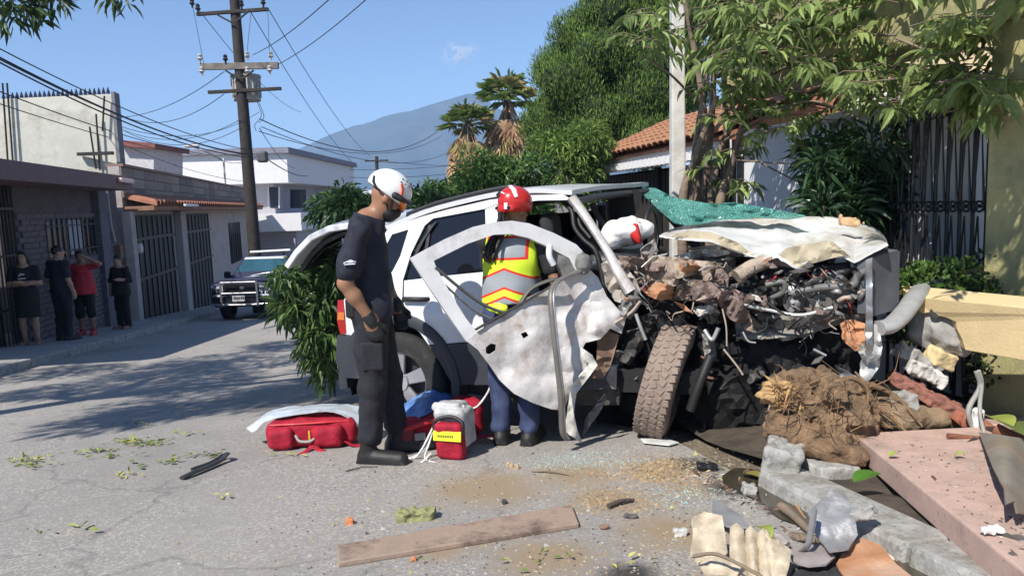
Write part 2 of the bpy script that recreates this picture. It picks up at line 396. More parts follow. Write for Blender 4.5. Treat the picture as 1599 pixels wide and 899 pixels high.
def kerb(name, t0, t1, s0, s1, h, L, mat, seed, jit=.0):
    rr = random.Random(seed); root = bpy.data.objects.new(name, None); C.objects.link(root); root['kind'] = 'structure'
    root.location = ST(s0, t0, 0); WL[root.name] = np.array(root.location)
    s = s0
    while s < s1:
        e = min(s+L*rr.uniform(.85, 1.15), s1); dj = [rr.uniform(-jit, jit) for _ in range(3)]
        b = MB(); P = [ST(s+.006, t0+dj[0], -.05), ST(s+.006, t1+dj[0], -.05), ST(e-.006, t1+dj[1], -.05), ST(e-.006, t0+dj[1], -.05)]
        Q = [ST(s+.006, t0+.015+dj[0], h+dj[2]*.5), ST(s+.006, t1+dj[0], h+dj[2]*.5), ST(e-.006, t1+dj[1], h+dj[2]*.5), ST(e-.006, t0+.015+dj[1], h+dj[2]*.5)]
        b.hexa(P+Q); b.o('kerb_stone', mat, root, bev=.018); s = e
    return root
kmat = M('kerb concrete', (.37, .36, .34), .9, bump=.008, bsc=30, var=.25, sc_=9, dirt=(.19, .175, .14), damt=.46, dsc=5, speck=((.22, .21, .19), 70, .85))
kerb('kerb_left', TL-.16, TL, 2, 34, .12, 2.4, kmat, 1)
kerb('kerb_right', TR, TR+.25, -3.1, 3.2, .085, 1.05, kmat, 3, .014)
# left pavement of poured slabs
pav = M('pavement concrete', (.33, .32, .31), .9, bump=.003, bsc=40, dirt=(.24, .23, .215), damt=.42, dsc=1.6)
root = bpy.data.objects.new('pavement_left', None); C.objects.link(root); root['kind'] = 'structure'; WL[root.name] = np.zeros(3)
for i in range(21):
    s = 2+i*1.5; b = MB(); b.hexa([ST(s+.005, -5.95, -.05), ST(s+.005, TL-.165, -.05), ST(s+1.495, TL-.165, -.05), ST(s+1.495, -5.95, -.05)]+[ST(s+.005, -5.95, .125), ST(s+.005, TL-.165, .115), ST(s+1.495, TL-.165, .115), ST(s+1.495, -5.95, .125)])
    b.o('pavement_slab', pav, root, bev=.006)
# right verge: dark earth seam, pink heaved slabs
pink = M('pink washed concrete', (.50, .345, .285), .9, var=.14, sc_=5, bump=.003, bsc=120, dirt=(.33, .245, .20), damt=.42, dsc=4, speck=((.2, .13, .1), 60, .93))
dark_soil = M('dark soil', (.07, .055, .04), .95, bump=.02, bsc=20, var=.4)
b = MB(); b.grid([[ST(s, t, .05+.05*vn([s, t, 0], 4)) for t in np.linspace(TR+.2, 8, 30)] for s in np.linspace(-3, 9, 50)][::-1]); stru(b.o('verge_soil', dark_soil, keep=True))
moss = M('moss', (.10, .10, .03), .95, var=.4, bump=.01, bsc=60)
root = bpy.data.objects.new('pavement_right', None); C.objects.link(root); root['kind'] = 'structure'; WL[root.name] = np.zeros(3)
def slab(px, h, th=.11, dz=(0, 0, 0, 0)):
    P = [GR(u, v, h)+np.array([0, 0, z]) for (u, v), z in zip(px, dz)]
    b = MB(); b.hexa([p-np.array([0, 0, th]) for p in P]+P); b.o('pavement_slab', [pink], root, bev=.008)
slab([(1332, 676), (1668, 948), (1990, 905), (1560, 664)], .19)
slab([(1342, 655), (1560, 662), (1720, 640), (1480, 600)], .12, dz=(-.05, 0, 0, -.05))
slab([(1672, 952), (1900, 1140), (2400, 1060), (1995, 910)], .17)

# ------------------------------------------------------------------ mountain
mtn = M('mountain slope', (.03, .045, .03), .95, var=.5, sc_=.012, dirt=(.075, .07, .05), damt=.42, dsc=.008)
ridge = [(-700, 330), (-300, 318), (0, 300), (250, 272), (400, 245), (455, 236), (520, 208), (575, 191), (620, 178), (660, 166), (700, 157), (735, 147), (752, 150), (775, 168), (800, 178), (850, 196), (900, 215), (1000, 250), (1150, 280), (1400, 300), (2300, 320)]
us = np.linspace(-700, 2300, 200); vs = np.interp(us, [p[0] for p in ridge], [p[1] for p in ridge]); vs = vs+2.2*vn(np.stack([us/22, us*0, us*0], -1), 1, 3)
A = []
for u, v in zip(us, vs):
    top = W(u, v, 2300); bz = -8.0
    col = []
    for k in np.linspace(0, 1, 26):
        yy = 2300-900*k; p = np.array([top[0]*yy/2300*(1-.0*k), yy, bz+(top[2]-bz)*(1-k)**1.25])
        p[2] += (top[2]-bz)*.30*math.sin(k*math.pi)*(abs(vn(np.array([p[0]/170, p[1]/320, 0.]), 1, 5))-.4+.4*vn(np.array([p[0]/60, p[1]/110, 0.]), 1, 6)); col.append(p)
    bk = top.copy(); bk[1] += 700; bk[2] = bz; A.append([bk]+col)
stru(MB().grid(A).o('mountain', mtn, smooth=180, keep=True))
# the air between
hz = bpy.data.materials.new('haze air'); hz.use_nodes = True; t = hz.node_tree; t.nodes.remove(t.nodes['Principled BSDF'])
pv = t.nodes.new('ShaderNodeVolumePrincipled'); pv.inputs['Color'].default_value = (.42, .64, 1, 1); pv.inputs['Density'].default_value = .00036; pv.inputs['Anisotropy'].default_value = .0
t.links.new(pv.outputs[0], t.nodes['Material Output'].inputs['Volume'])
HAZE = MB().box((0, 1400, 150), (6400, 3700, 330)).o('haze', hz, keep=True); HAZE['kind'] = 'stuff'

# ------------------------------------------------------------------ left side of the street
def hwall(px, t, th, b=None):     # upright slab whose street face follows four points on plane t
    b = b or MB(); P = [TP(u, v, t) for u, v in px]; return b.prism(P, -SN*th)
TF = -5.75
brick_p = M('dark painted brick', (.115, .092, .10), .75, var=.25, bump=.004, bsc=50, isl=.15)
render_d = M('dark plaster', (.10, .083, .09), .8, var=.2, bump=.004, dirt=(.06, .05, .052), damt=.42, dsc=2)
maroon = M('maroon fascia', (.175, .105, .105), .7, var=.1, bump=.002, dirt=(.13, .085, .085), damt=.35)
iron = M('black iron', (.014, .013, .014), .5, var=.3, bump=.001, bsc=90)
h1 = thing('brick_house', 'low dark brick house with maroon roof edge behind the bystanders', 'house', ST(12, TF, .12))
def f1(u, v): return TP(u, v, TF)
P0, P1 = f1(33, 400), f1(192, 400)
s0, s1 = P0 @ SD, P1 @ SD
zt = TP(100, 290, TF)[2]+.03
def wbox(name, sa, sb, za, zb, t0, t1, mat, par, bev=0):
    b = MB(); b.hexa([STz(sa, t0, za), STz(sa, t1, za), STz(sb, t1, zb if False else za), STz(sb, t0, za)]+[STz(sa, t0, zb), STz(sa, t1, zb), STz(sb, t1, zb), STz(sb, t0, zb)]); return b.o(name, mat, par, bev=bev)
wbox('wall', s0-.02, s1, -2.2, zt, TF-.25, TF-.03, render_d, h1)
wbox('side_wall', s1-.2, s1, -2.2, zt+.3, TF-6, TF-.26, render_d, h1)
# bricks, one by one, leaving the window out
bw, bh = .34, .105
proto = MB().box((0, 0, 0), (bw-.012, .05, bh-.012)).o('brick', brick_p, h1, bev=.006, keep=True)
wz0, wz1 = f1(85, 402)[2], f1(85, 345)[2]; ws0, ws1 = f1(78, 400) @ SD, f1(152, 400) @ SD
n = 0; first = True; rr = random.Random(4)
zb = G(*ST(14, TF)[:2])+.14
for row in range(60):
    z = zb-.35+row*bh
    if z > zt-.05: break
    for k in range(16):
        s = s0+.15+(k+.5*(row % 2))*bw
        if s > s1-.55 or (ws0-.15 < s < ws1+.15 and wz0-.04 < z < wz1+.05): continue
        p = STz(s, TF-.018+rr.uniform(-.004, .004), z)
        if z < G(p[0], p[1])+.1: continue
        if n >= 298: continue
        n += 1
        if first: proto.location = p-WL[h1.name]; proto.rotation_euler = (0, 0, math.pi/2+PHI*-1); first = False
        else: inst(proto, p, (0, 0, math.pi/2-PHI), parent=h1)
proto.rotation_euler = (0, 0, math.pi/2-PHI)
# fascia slab projecting over the pavement
b = MB(); q = [TP(-160, 225, -4.95), TP(205, 276, -4.95), TP(205, 297, -4.95), TP(-160, 272, -4.95)]; zf1 = (q[0][2]+q[1][2])/2; zf0 = q[2][2]
sa, sb = q[0] @ SD, q[1] @ SD
wbox('fascia', sa, sb, zf0, zf1, TF-.6, -4.95, maroon, h1, .01)
wbox('roof', sa, sb-.1, zf1-.2, zf1-.05, TF-6, TF-.61, conc, h1)
wbox('fascia_lamp', sb-1.1, sb-.15, zf1-.16, zf1-.06, -4.94, -4.85, M('lamp tube', (.75, .55, .5), .4), h1, .02)
wbox('floodlight', sb+.01, sb+.2, zf0+.02, zf0+.18, -5.2, -5.05, black, h1, .02)
# window with curtain and grille
wbox('window', ws0, ws1, wz0, wz1, TF-.028, TF-.015, M('dark window', (.02, .02, .028), .15), h1)
wbox('curtain', ws0+(ws1-ws0)*.38, ws0+(ws1-ws0)*.68, wz0, wz1, TF-.013, TF-.004, M('pale curtain', (.45, .47, .55), .8, var=.3, sc_=20), h1)
for k in range(10):
    s = ws0+(ws1-ws0)*(k+.5)/10; wbox('window_bar', s-.012, s+.012, wz0-.05, wz1+.05, TF+.03, TF+.055, iron, h1)
for z in (wz0+.1, wz1-.1): wbox('window_bar', ws0-.05, ws1+.05, z-.01, z+.01, TF+.056, TF+.07, iron, h1)
# pilaster, downpipe, meter
sp = f1(150, 400) @ SD
wbox('pilaster', sp+.15, sp+.75, -2.2, zt, TF-.029, TF+.12, M('grey plaster', (.12, .115, .14), .85, bump=.003), h1, .01)
MB().tube([STz(sp+1.0, TF+.06, zt), STz(sp+1.05, TF+.06, zt-.9), STz(sp+1.25, TF+.06, zt-1.3)], .035, 10).o('downpipe', M('grey pipe', (.33, .33, .36), .5), h1, 50)
wbox('meter_box', sp+1.35, sp+1.6, zt-1.75, zt-1.4, TF-.02, TF+.14, M('rusty meter box', (.2, .09, .06), .7, dirt=(.1, .1, .11)), h1, .02)
# iron gate at the left edge
g0, g1 = f1(-70, 400) @ SD, s0
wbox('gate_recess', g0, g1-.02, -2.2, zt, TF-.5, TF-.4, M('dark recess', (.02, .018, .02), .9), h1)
for k in range(16):
    s = g0+(g1-g0)*k/16; b = MB().tube([STz(s, TF-.05, -2), STz(s, TF-.05, zt)], .014, 6); b.o('gate_bar', iron, h1)
for z in (zt-.5, zt-1.3, zt-2.2): wbox('gate_rail', g0, g1, z-.02, z+.02, TF-.036, TF-.02, iron, h1)
# upper white wall across, sunlit, with spikes
sw = TP(184, 200, -5.85) @ SD
ww = M('weathered white wall', (.62, .60, .53), .9, var=.12, sc_=1.2, bump=.006, bsc=9, dirt=(.40, .38, .31), damt=.43, dsc=1.3)
h3 = thing('white_gable_wall', 'tall weathered white wall topped with spikes above the brick house', 'wall', STz(sw, -9, 1.5))
pr = [SPn(176, 147, sw), SPn(-120, 160, sw), SPn(-120, 300, sw), SPn(190, 300, sw)]
MB().prism(pr, SD*.3).o('wall', ww, h3, bev=.01)
MB().prism([SPn(173, 143, sw-.05), SPn(178, 143, sw-.05), SPn(192, 300, sw-.05), SPn(186, 300, sw-.05)], SD*.45).o('corner_column', M('grey column', (.2, .2, .22), .9, bump=.004), h3)
for k in range(24):
    u = 6+k*7.1; v = 154-(u/172)*9.5; p = SPn(u, v+2, sw+.1)
    MB().tube([p, p+np.array([0, 0, .07]), p+np.array([0, 0, .17])], [.05, .04, .008], 5).o('spike', M('spike', (.03, .03, .05), .4), h3)
for (a, bb) in (((4, 130), (12, 250)), ((11, 130), (20, 252)), ((150, 178), (156, 266)), ((140, 198), (150, 264)), ((163, 150), (160, 205))):
    MB().tube([SPn(*a, sw-.12), SPn(*bb, sw-.12)], .022, 6).o('reinforcing_bar', iron, h3)
p = SPn(149, 240, sw-.2); MB().box(p, (.9, .12, .08)).o('bracket', iron, h3)

# second house: stone-clad parapet, tile canopy, two gates
h2 = thing('stone_clad_house', 'low house with stone clad parapet and terracotta canopy over two dark gates', 'house', ST(24, TF, .1))
stonem = M('stone cladding', (.20, .18, .175), .85, var=.2, bump=.004, bsc=18, isl=.0)
e0, e1 = TP(191, 300, TF) @ SD, TP(387, 300, TF) @ SD
zp = TP(200, 262, TF)[2]; zc = TP(205, 310, TF)[2]
wallm = M('pale house wall', (.45, .40, .375), .85, var=.1, bump=.004, dirt=(.29, .255, .235), damt=.42, dsc=1.4)
wbox('wall', e0+.02, e1, -6, zp, TF-.3, TF-.03, wallm, h2)
wbox('coping', e0+.02, e1+.05, zp, zp+.07, TF-.35, TF+.07, M('brown coping', (.26, .17, .13), .8), h2)
wbox('end_wall', e1-.3, e1-.01, -6, zp-.02, TF-7, TF-.31, wallm, h2)
rr = random.Random(8); tones = [M('stone tile %d' % i, c, .85, var=.12, bump=.006, bsc=14) for i, c in enumerate([(.26, .215, .19), (.31, .25, .215), (.20, .17, .16), (.35, .29, .24)])]
nr, ncol = 3, 22; hh = (zp-zc)/nr; wwd = (e1-e0)/ncol
pt = [MB().box((0, 0, 0), (wwd-.02, .05, hh-.02)).o('stone_tile', m_, h2, bev=.008, keep=True) for m_ in tones]; used = [0]*4
for i in range(ncol):
    for j in range(nr):
        p = STz(e0+.02+(i+.5)*wwd, TF-.01+rr.uniform(0, .02), zc+(j+.5)*hh); k = rr.choice([0, 0, 1, 1, 2, 3])
        if not used[k]: pt[k].location = p-WL[h2.name]; pt[k].rotation_euler = (0, 0, math.pi/2-PHI); used[k] = 1
        else: inst(pt[k], p, (0, 0, math.pi/2-PHI), parent=h2)
terra = M('terracotta tile', (.36, .155, .09), .8, var=.25, sc_=4, bump=.004, bsc=30, isl=.12, dirt=(.2, .1, .07), damt=.35)
tile = None; L_ = (e1-e0)
wbox('canopy_soffit', e0+.05, e1+.3, zc-.34, zc-.22, TF-.029, TF+.72, M('terracotta plaster', (.30, .155, .10), .85), h2, .01)
nt_ = 60
for k in range(nt_):
    s = e0+.1+(k+.5)*L_/nt_
    if tile is None:
        b = MB(); a = np.linspace(0, math.pi, 7); rw = L_/nt_*.5
        Aout = [[(rw*math.cos(x), yy, rw*.8*math.sin(x)+zz) for x in a] for yy, zz in ((0, .22), (-.8, 0))]
        V = np.array(Aout).reshape(-1, 3); Vi, Fi = solid(V, [(i, i+1, i+8, i+7) for i in range(6)], .02); b.add(Vi, Fi); tile = b.o('roof_tile', terra, h2, keep=True)
        tile.location = STz(s, TF-.02, zc-.22)-WL[h2.name]; tile.rotation_euler = (0, 0, math.pi/2-PHI+math.pi*0)
    else: inst(tile, STz(s, TF-.02, zc-.22), tile.rotation_euler, parent=h2)
for o_ in h2.children:
    if o_.name.startswith('roof_tile'): o_.rotation_euler = (0, 0, math.pi/2-PHI)
wbox('canopy_lamp', TP(240, 320, TF) @ SD, TP(264, 320, TF) @ SD, zc-.24, zc-.16, TF+.82, TF+.9, M('white lamp', (.8, .8, .82), .4), h2, .02)
gatem = M('dark steel gate', (.03, .027, .03), .6, var=.2)
for (ua, ub) in ((203, 274), (283, 331)):
    a, b_ = TP(ua, 400, TF) @ SD, TP(ub, 400, TF) @ SD
    gt = wbox('gate', a, b_, -6, zc-.45, TF-.028, TF-.005, gatem, h2)
    for k in range(9):
        s = a+(b_-a)*(k+.5)/9; wbox('gate_bar', s-.03, s+.03, -6, zc-.5, TF-.004, TF+.03, iron, gt)
    for z in (zc-1.1, zc-2.2): wbox('gate_rail', a, b_, z-.04, z+.04, TF+.031, TF+.05, iron, gt)
for u in (197, 278): a = TP(u, 400, TF) @ SD; wbox('gate_column', a, a+.38*(1 if u < 200 else 1.9), -6, zc-.35, TF-.02, TF+.2, wallm, h2, .015)
a = TP(361, 400, TF) @ SD; b_ = TP(378, 400, TF) @ SD; wbox('window', a, b_, zc-2.9, zc-.95, TF-.02, TF+.02, M('dark window', (.02, .02, .028), .15), h2)
for k in range(5): s = a+(b_-a)*(k+.5)/5; wbox('window_bar', s-.04, s+.04, zc-2.9, zc-.95, TF+.03, TF+.06, iron, h2)
p = STz(TP(205, 400, TF) @ SD, TF+.16, TP(205, 388, TF)[2]); MB().tube([p, p+SN*.12], .14, 16).o('electric_meter', M('meter glass', (.5, .5, .5), .4), h2, 50, .01)

# far white two-storey building on the corner
h4 = thing('white_corner_building', 'white two storey building with flat roof beyond the utility pole', 'building', (-17, 46, G(0, 46)))
wht = M('white building paint', (.74, .73, .74), .85, var=.05, dirt=(.6, .59, .58), damt=.3, dsc=.5)
lil = M('lilac wall and recess shade', (.40, .38, .42), .85, var=.08)
def wprism(name, pts, back, mat, par, bev=0):
    P = [W(u, v, y) for u, v, y in pts]; return MB().prism(P, np.asarray(back, float)).o(name, mat, par, bev=bev)
def lvl(name, a, b_, c, z0, z1, mat, par, bev=0):     # block between plan points a (left) b (corner) c (right end)
    V = [np.array([p[0], p[1], z]) for z in (z0, z1) for p in (a, b_, c)]
    d = np.array([c[0]+a[0]-b_[0], c[1]+a[1]-b_[1]]); V += [np.array([d[0], d[1], z]) for z in (z0, z1)]
    return obj(name, V, [(0, 1, 4, 3), (1, 2, 5, 4), (2, 6, 7, 5), (6, 0, 3, 7), (3, 4, 5, 7), (0, 6, 2, 1)], mat, par, bev=bev)
a4, b4, c4 = W(150, 250, 44), W(447, 236, 45), W(552, 262, 63)
z_top = b4[2]; z_b1 = W(447, 285, 45)[2]; z_b2 = W(447, 333, 45)[2]; z_b3 = W(447, 360, 45)[2]
ins = np.array([-.2, .3, 0])
lvl('roof_edge', a4+np.array([0, -.25, 0]), b4+np.array([.2, -.25, 0]), c4+np.array([.3, 0, 0]), z_top-.12, z_top+.22, M('grey roof edge', (.22, .22, .27), .8), h4)
lvl('upper_wall', a4, b4, c4, z_b1, z_top-.121, wht, h4)
lvl('recessed_floor', a4+ins+np.array([0, .9, 0]), b4+np.array([-1.2, .9, 0]), c4+np.array([-1.2, .9, 0]), z_b2-.3, z_b1-.001, lil, h4)  # purple shade of the recess is put into the lilac colour here
lvl('balcony', a4+np.array([0, -1.1, 0]), W(470, 340, 44), W(510, 340, 55), z_b3, z_b2, wht, h4)
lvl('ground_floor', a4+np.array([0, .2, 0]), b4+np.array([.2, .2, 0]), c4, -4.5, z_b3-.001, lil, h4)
glass_d = M('window glass', (.03, .04, .055), .08)
for (u0, u1) in ((356, 372), (418, 436)):
    q = b4[1]+.88; P = [W(u0, 325, q), W(u1, 325, q), W(u1, 292, q), W(u0, 292, q)]
    wn = MB().prism(P, (0, .04, 0)).o('window', glass_d, h4)
    for uu in (u0, u1-1): MB().prism([W(uu, 325, q-.03), W(uu+1.2, 325, q-.03), W(uu+1.2, 292, q-.03), W(uu, 292, q-.03)], (0, .05, 0)).o('window_frame', wht, wn)
q = 47.5; MB().prism([W(453, 325, q), W(468, 325, q), W(468, 296, q), W(453, 296, q)], (.3, .4, 0)).o('window', glass_d, h4)
q = 55; MB().prism([W(505, 330, q), W(520, 332, q+2), W(520, 306, q+2), W(505, 304, q)], (.3, .4, 0)).o('window', glass_d, h4)
for uu in (395, 460): p = W(uu, 372, 43.5); MB().tube([p, p+np.array([0, 0, -1.5])], .05, 6).o('bracket', lil, h4)
# small rooftop blocks further back
h5 = thing('rooftop_block', 'small pale rooftop block with red eave behind the white wall', 'building', W(215, 248, 34)*[1, 1, 0])
P = [W(186, 400, 34), W(240, 400, 34), W(240, 228, 34), W(186, 224, 34)]; MB().prism(P, (0, 3, 0)).o('wall', M('pale far wall', (.5, .48, .5), .85), h5)
P = [W(184, 228, 33.6), W(242, 232, 33.6), W(242, 224, 33.6), W(184, 218, 33.6)]; MB().prism(P, (0, 3.6, 0)).o('roof', M('red eave', (.2, .07, .06), .8), h5)
h6 = thing('orange_house', 'small orange house far off behind the fallen foliage', 'house', W(535, 330, 70)*[1, 1, 0])
P = [W(527, 400, 75), W(562, 400, 75), W(562, 303, 75), W(527, 302, 75)]; MB().prism(P, (0, 4, 0)).o('wall', M('orange wall', (.5, .27, .15), .85), h6)
P = [W(523, 303, 74), W(600, 303, 74), W(600, 297, 74), W(523, 296, 74)]; MB().prism(P, (0, 6, 0)).o('roof', wht, h6)

# one small cloud, beyond the haze
cm = bpy.data.materials.new('cloud vapour'); cm.use_nodes = True; t = cm.node_tree; t.nodes.remove(t.nodes['Principled BSDF'])
pv = t.nodes.new('ShaderNodeVolumePrincipled'); pv.inputs['Color'].default_value = (1, 1, 1, 1); tcn = t.nodes.new('ShaderNodeTexCoord'); nz = t.nodes.new('ShaderNodeTexNoise'); nz.inputs['Scale'].default_value = 4; nz.inputs['Detail'].default_value = 4
t.links.new(tcn.outputs['Generated'], nz.inputs['Vector']); ds = t.nodes.new('ShaderNodeVectorMath'); ds.operation = 'DISTANCE'; t.links.new(tcn.outputs['Generated'], ds.inputs[0]); ds.inputs[1].default_value = (.5, .5, .5)
mr = t.nodes.new('ShaderNodeMapRange'); mr.interpolation_type = 'SMOOTHSTEP'; mr.inputs[1].default_value = .5; mr.inputs[2].default_value = .05; mr.inputs[4].default_value = .02; t.links.new(ds.outputs['Value'], mr.inputs[0])
ml = t.nodes.new('ShaderNodeMath'); ml.operation = 'MULTIPLY'; m2 = t.nodes.new('ShaderNodeMapRange'); m2.inputs[1].default_value = .35; m2.inputs[2].default_value = .7; t.links.new(nz.outputs['Fac'], m2.inputs[0]); t.links.new(mr.outputs[0], ml.inputs[0]); t.links.new(m2.outputs[0], ml.inputs[1]); t.links.new(ml.outputs[0], pv.inputs['Density']); t.links.new(pv.outputs[0], t.nodes['Material Output'].inputs['Volume'])
s_ = SDF(9, 30); c0, c1 = W(697, 92, 6000), W(738, 76, 6000); s_.cap(c0, c1, 22, 34, (np.array([0, 0, 1.0]), .8)); s_.ell((c0+c1)/2, (110, 60, 30), rotm(0, -18, 0)); s_.noise(14, .02, 2)
o_ = s_.o('cloud', cm); o_['kind'] = 'stuff'; o_['label'] = 'single small wispy cloud in the blue sky'
# ------------------------------------------------------------------ foliage
def lmat(name, col, isl=.35, trans=.3, rough=.45, var=.25): return M(name, col, rough, isl=isl, trans=trans, var=var, sc_=2, spec=.4)
LEAF = {'lance': [(0, 0, 0), (.32, .35, .04), (.5, 1, -.12), (-.32, .35, .04), (0, .45, -.02)], }
def leaves(P, D, size, rng, wid=.35, droop=.3, curl=.12, upv=None):
    """many leaves: base points P, outward directions D -> folded lance-shaped blades (8 triangles-ish)"""
    n = len(P); P = np.asarray(P); D = D/np.maximum(np.linalg.norm(D, axis=1, keepdims=True), 1e-9)
    L = size*rng.uniform(.65, 1.25, n)[:, None]; up = (np.tile([0, 0, 1.0], (n, 1)) if upv is None else upv)+rng.normal(0, .5, (n, 3))
    S = np.cross(D, up); S /= np.maximum(np.linalg.norm(S, axis=1, keepdims=True), 1e-9); N = np.cross(S, D)
    g = np.array([0, 0, -1.0]); wd = wid*rng.uniform(.75, 1.25, n)[:, None]
    mid = P+D*L*.45+g*L*droop*.15; tip = P+D*L+g*L*droop*.75-N*L*curl
    a = P+D*L*.35+S*L*wd*.5+N*L*.06; b = P+D*L*.35-S*L*wd*.5+N*L*.06
    a2 = P+D*L*.7+S*L*wd*.34+g*L*droop*.3+N*L*.03; b2 = P+D*L*.7-S*L*wd*.34+g*L*droop*.3+N*L*.03
    V = np.stack([P, a, a2, tip, b2, b, mid], 1).reshape(-1, 3); k = np.arange(n)[:, None]*7
    F = np.concatenate([k+np.array(f) for f in ((0, 1, 6), (1, 2, 6), (2, 3, 6), (6, 3, 4), (6, 4, 5), (0, 6, 5))], 0)
    return V, F
def blob_points(blobs, n, rng, shell=.55):
    """points spread through clumps (centre, radii): mostly in the outer part of each clump; returns points + outward dirs"""
    w_ = np.array([np.prod(b[1])**(2/3) for b in blobs]); k = rng.choice(len(blobs), n, p=w_/w_.sum())
    d = rng.normal(0, 1, (n, 3)); d /= np.linalg.norm(d, axis=1, keepdims=True); r = rng.uniform(shell**2, 1.0, n)**.5*rng.uniform(.85, 1.12, n)
    Cn = np.array([b[0] for b in blobs])[k]; Rr = np.array([b[1] for b in blobs], float)[k]
    return Cn+d*Rr*r[:, None], d
def limb(b, p, q, r0, r1, rng, n=8, wob=.06):
    t = np.linspace(0, 1, n)[:, None]; p = np.asarray(p); q = np.asarray(q)
    A = p+(q-p)*t; L = np.linalg.norm(q-p); A[1:-1] += rng.normal(0, wob*L/3, (n-2, 3)); b.tube(spl(A, n*2), np.linspace(r0, r1, n*2), 8)
bark = M('bark', (.22, .165, .12), .9, var=.35, sc_=7, bump=.015, bsc=26)
barkd = M('dark bark', (.09, .07, .055), .9, var=.35, sc_=7, bump=.015, bsc=26)

# the tree with broad drooping leaves beside the concrete post: several stems, real leaves
rng = np.random.default_rng(11)
ft = thing('broadleaf_tree', 'leafy multi-stemmed tree with drooping branches over the wreck', 'tree', GR(1100, 470, .1))
bb = MB(); base = W(1098, 330, 6.9)
stems = [((1075, 330), (1100, 190), (1062, -40), 6.8), ((1090, 335), (1085, 240), (1110, 90), 7.0), ((1110, 335), (1125, 235), (1180, 120), 6.9), ((1122, 338), (1140, 270), (1160, 190), 6.7), ((1065, 335), (1085, 250), (1120, 150), 6.75), ((1100, 330), (1110, 200), (1120, 20), 7.1), ((1130, 340), (1135, 250), (1128, 60), 7.0)]
for a, m_, e, y in stems:
    g0 = W(a[0]+(1098-a[0])*.3, a[1]+90, y); g0[2] = G(g0[0], g0[1]); bb.tube(spl([g0, W(*a, y), W(*m_, y), W(*e, y-.2)], 20), np.linspace(.055, .022, 20), 8)
bb.o('trunk', bark, ft, 60)
bb = MB(); tips = []
brs = [((1125, 180, 6.8), (1230, 105, 6.4), (1420, 108, 5.4), .022), ((1150, 160, 6.8), (1290, 165, 6.2), (1400, 225, 5.6), .018), ((1120, 120, 6.9), (1250, 60, 6.3), (1400, 55, 5.3), .022),
       ((1400, 60, 5.3), (1470, 90, 5.0), (1560, 140, 4.6), .012), ((1330, 100, 5.8), (1450, 150, 5.1), (1540, 130, 4.7), .013), ((1110, 60, 7.0), (1180, 10, 6.6), (1300, -20, 6), .02),
       ((1090, 80, 6.9), (1040, 50, 6.5), (1010, 40, 6.1), .016), ((1090, 160, 6.9), (1045, 115, 6.5), (1000, 85, 6.2), .014), ((1160, 240, 6.6), (1260, 290, 6.2), (1330, 310, 6), .009), ((1150, 250, 6.6), (1240, 255, 6.2), (1300, 240, 6.0), .008),
       ((1130, 220, 6.7), (1250, 160, 6), (1330, 180, 5.6), .012), ((1300, -20, 6), (1420, 10, 5.4), (1500, 60, 5), .014), ((1105, 40, 7), (1060, 0, 6.6), (1040, -20, 6.3), .015), ((1330, 110, 5.8), (1370, 180, 5.5), (1380, 230, 5.4), .009)]
for a, m_, e, r in brs: Q = spl([W(*a), W(*m_), W(*e)], 16); bb.tube(Q, np.linspace(r, r*.45, 16), 6); tips.append(Q)
bb.o('branch', bark, ft, 60)
leafm = lmat('broad leaf', (.215, .29, .095), .5, .38, .42); leafm2 = lmat('pale leaf', (.33, .41, .15), .4, .42, .42)
# sprays: a twig with 7-11 drooping leaves each
sp_c = []
def spray_zone(u0, u1, v0, v1, y0, y1, n):
    for _ in range(n): sp_c.append(W(rng.uniform(u0, u1), rng.uniform(v0, v1), rng.uniform(y0, y1)))
spray_zone(1120, 1440, -40, 110, 5.2, 6.9, 165); spray_zone(1440, 1540, 20, 150, 4.5, 5.2, 36); spray_zone(1500, 1585, 110, 180, 4.4, 4.8, 24)
spray_zone(1340, 1480, 100, 170, 4.9, 5.6, 38); spray_zone(995, 1045, -20, 120, 6.0, 6.5, 12); spray_zone(1095, 1200, 0, 190, 6.2, 7.0, 36); spray_zone(1120, 1330, 100, 220, 5.8, 6.8, 40)
spray_zone(1095, 1180, 230, 300, 6.5, 6.8, 8); spray_zone(1160, 1430, -60, 20, 5.6, 7.2, 50); spray_zone(1095, 1140, -40, 60, 6.3, 6.9, 14)
for _ in range(36): sp_c.append(np.array([rng.uniform(1.3, 2.5), rng.uniform(3.2, 4.2), rng.uniform(2.95, 3.7)]))
near = [c for c in sp_c if c[1] < 5.7]; far_ = [c for c in sp_c if c[1] >= 5.7]
for _ in range(75):
    z0, zl = rng.uniform(1.0, 2.4), rng.uniform(2.45, 3.6); k_ = (zl-z0)/.731; sp_c.append(np.array([3.05+rng.normal(0, .2), 4.6+rng.normal(0, .25), z0])-k_*np.array([.40, .552, -.731]))
tw = MB(); LP, LD = [], []; NP, ND = [], []
for c in sp_c:
    a = rng.uniform(0, 6.28); d = np.array([math.cos(a), math.sin(a)*.8, rng.uniform(-.25, .35)]); L = rng.uniform(.16, .3); e = c+d*L+np.array([0, 0, -.05])
    tw.tube([c-d*.12, c, c+d*L*.6, e], [.005, .004, .003, .002], 4)
    for k in range(int(rng.uniform(7, 12))):
        t_ = k/10; q = c+(e-c)*t_; s_ = np.cross(d, [0, 0, 1]); s_ /= np.linalg.norm(s_)
        dd = d*.55+s_*(1 if k % 2 else -1)*rng.uniform(.5, 1)+np.array([0, 0, rng.uniform(-.8, .0)])
        (NP if c[1] < 5.5 else LP).append(q); (ND if c[1] < 5.5 else LD).append(dd)
tw.o('twig', bark, ft, 60)['kind'] = 'stuff'
NP, ND = np.array(NP), np.array(ND); vis = (CAM[2]+NP[:, 1]*.28 > NP[:, 2]).astype(float); order = np.argsort(NP[:, 1]+10*(1-vis)); big = order[:300]; rest = order[300:]
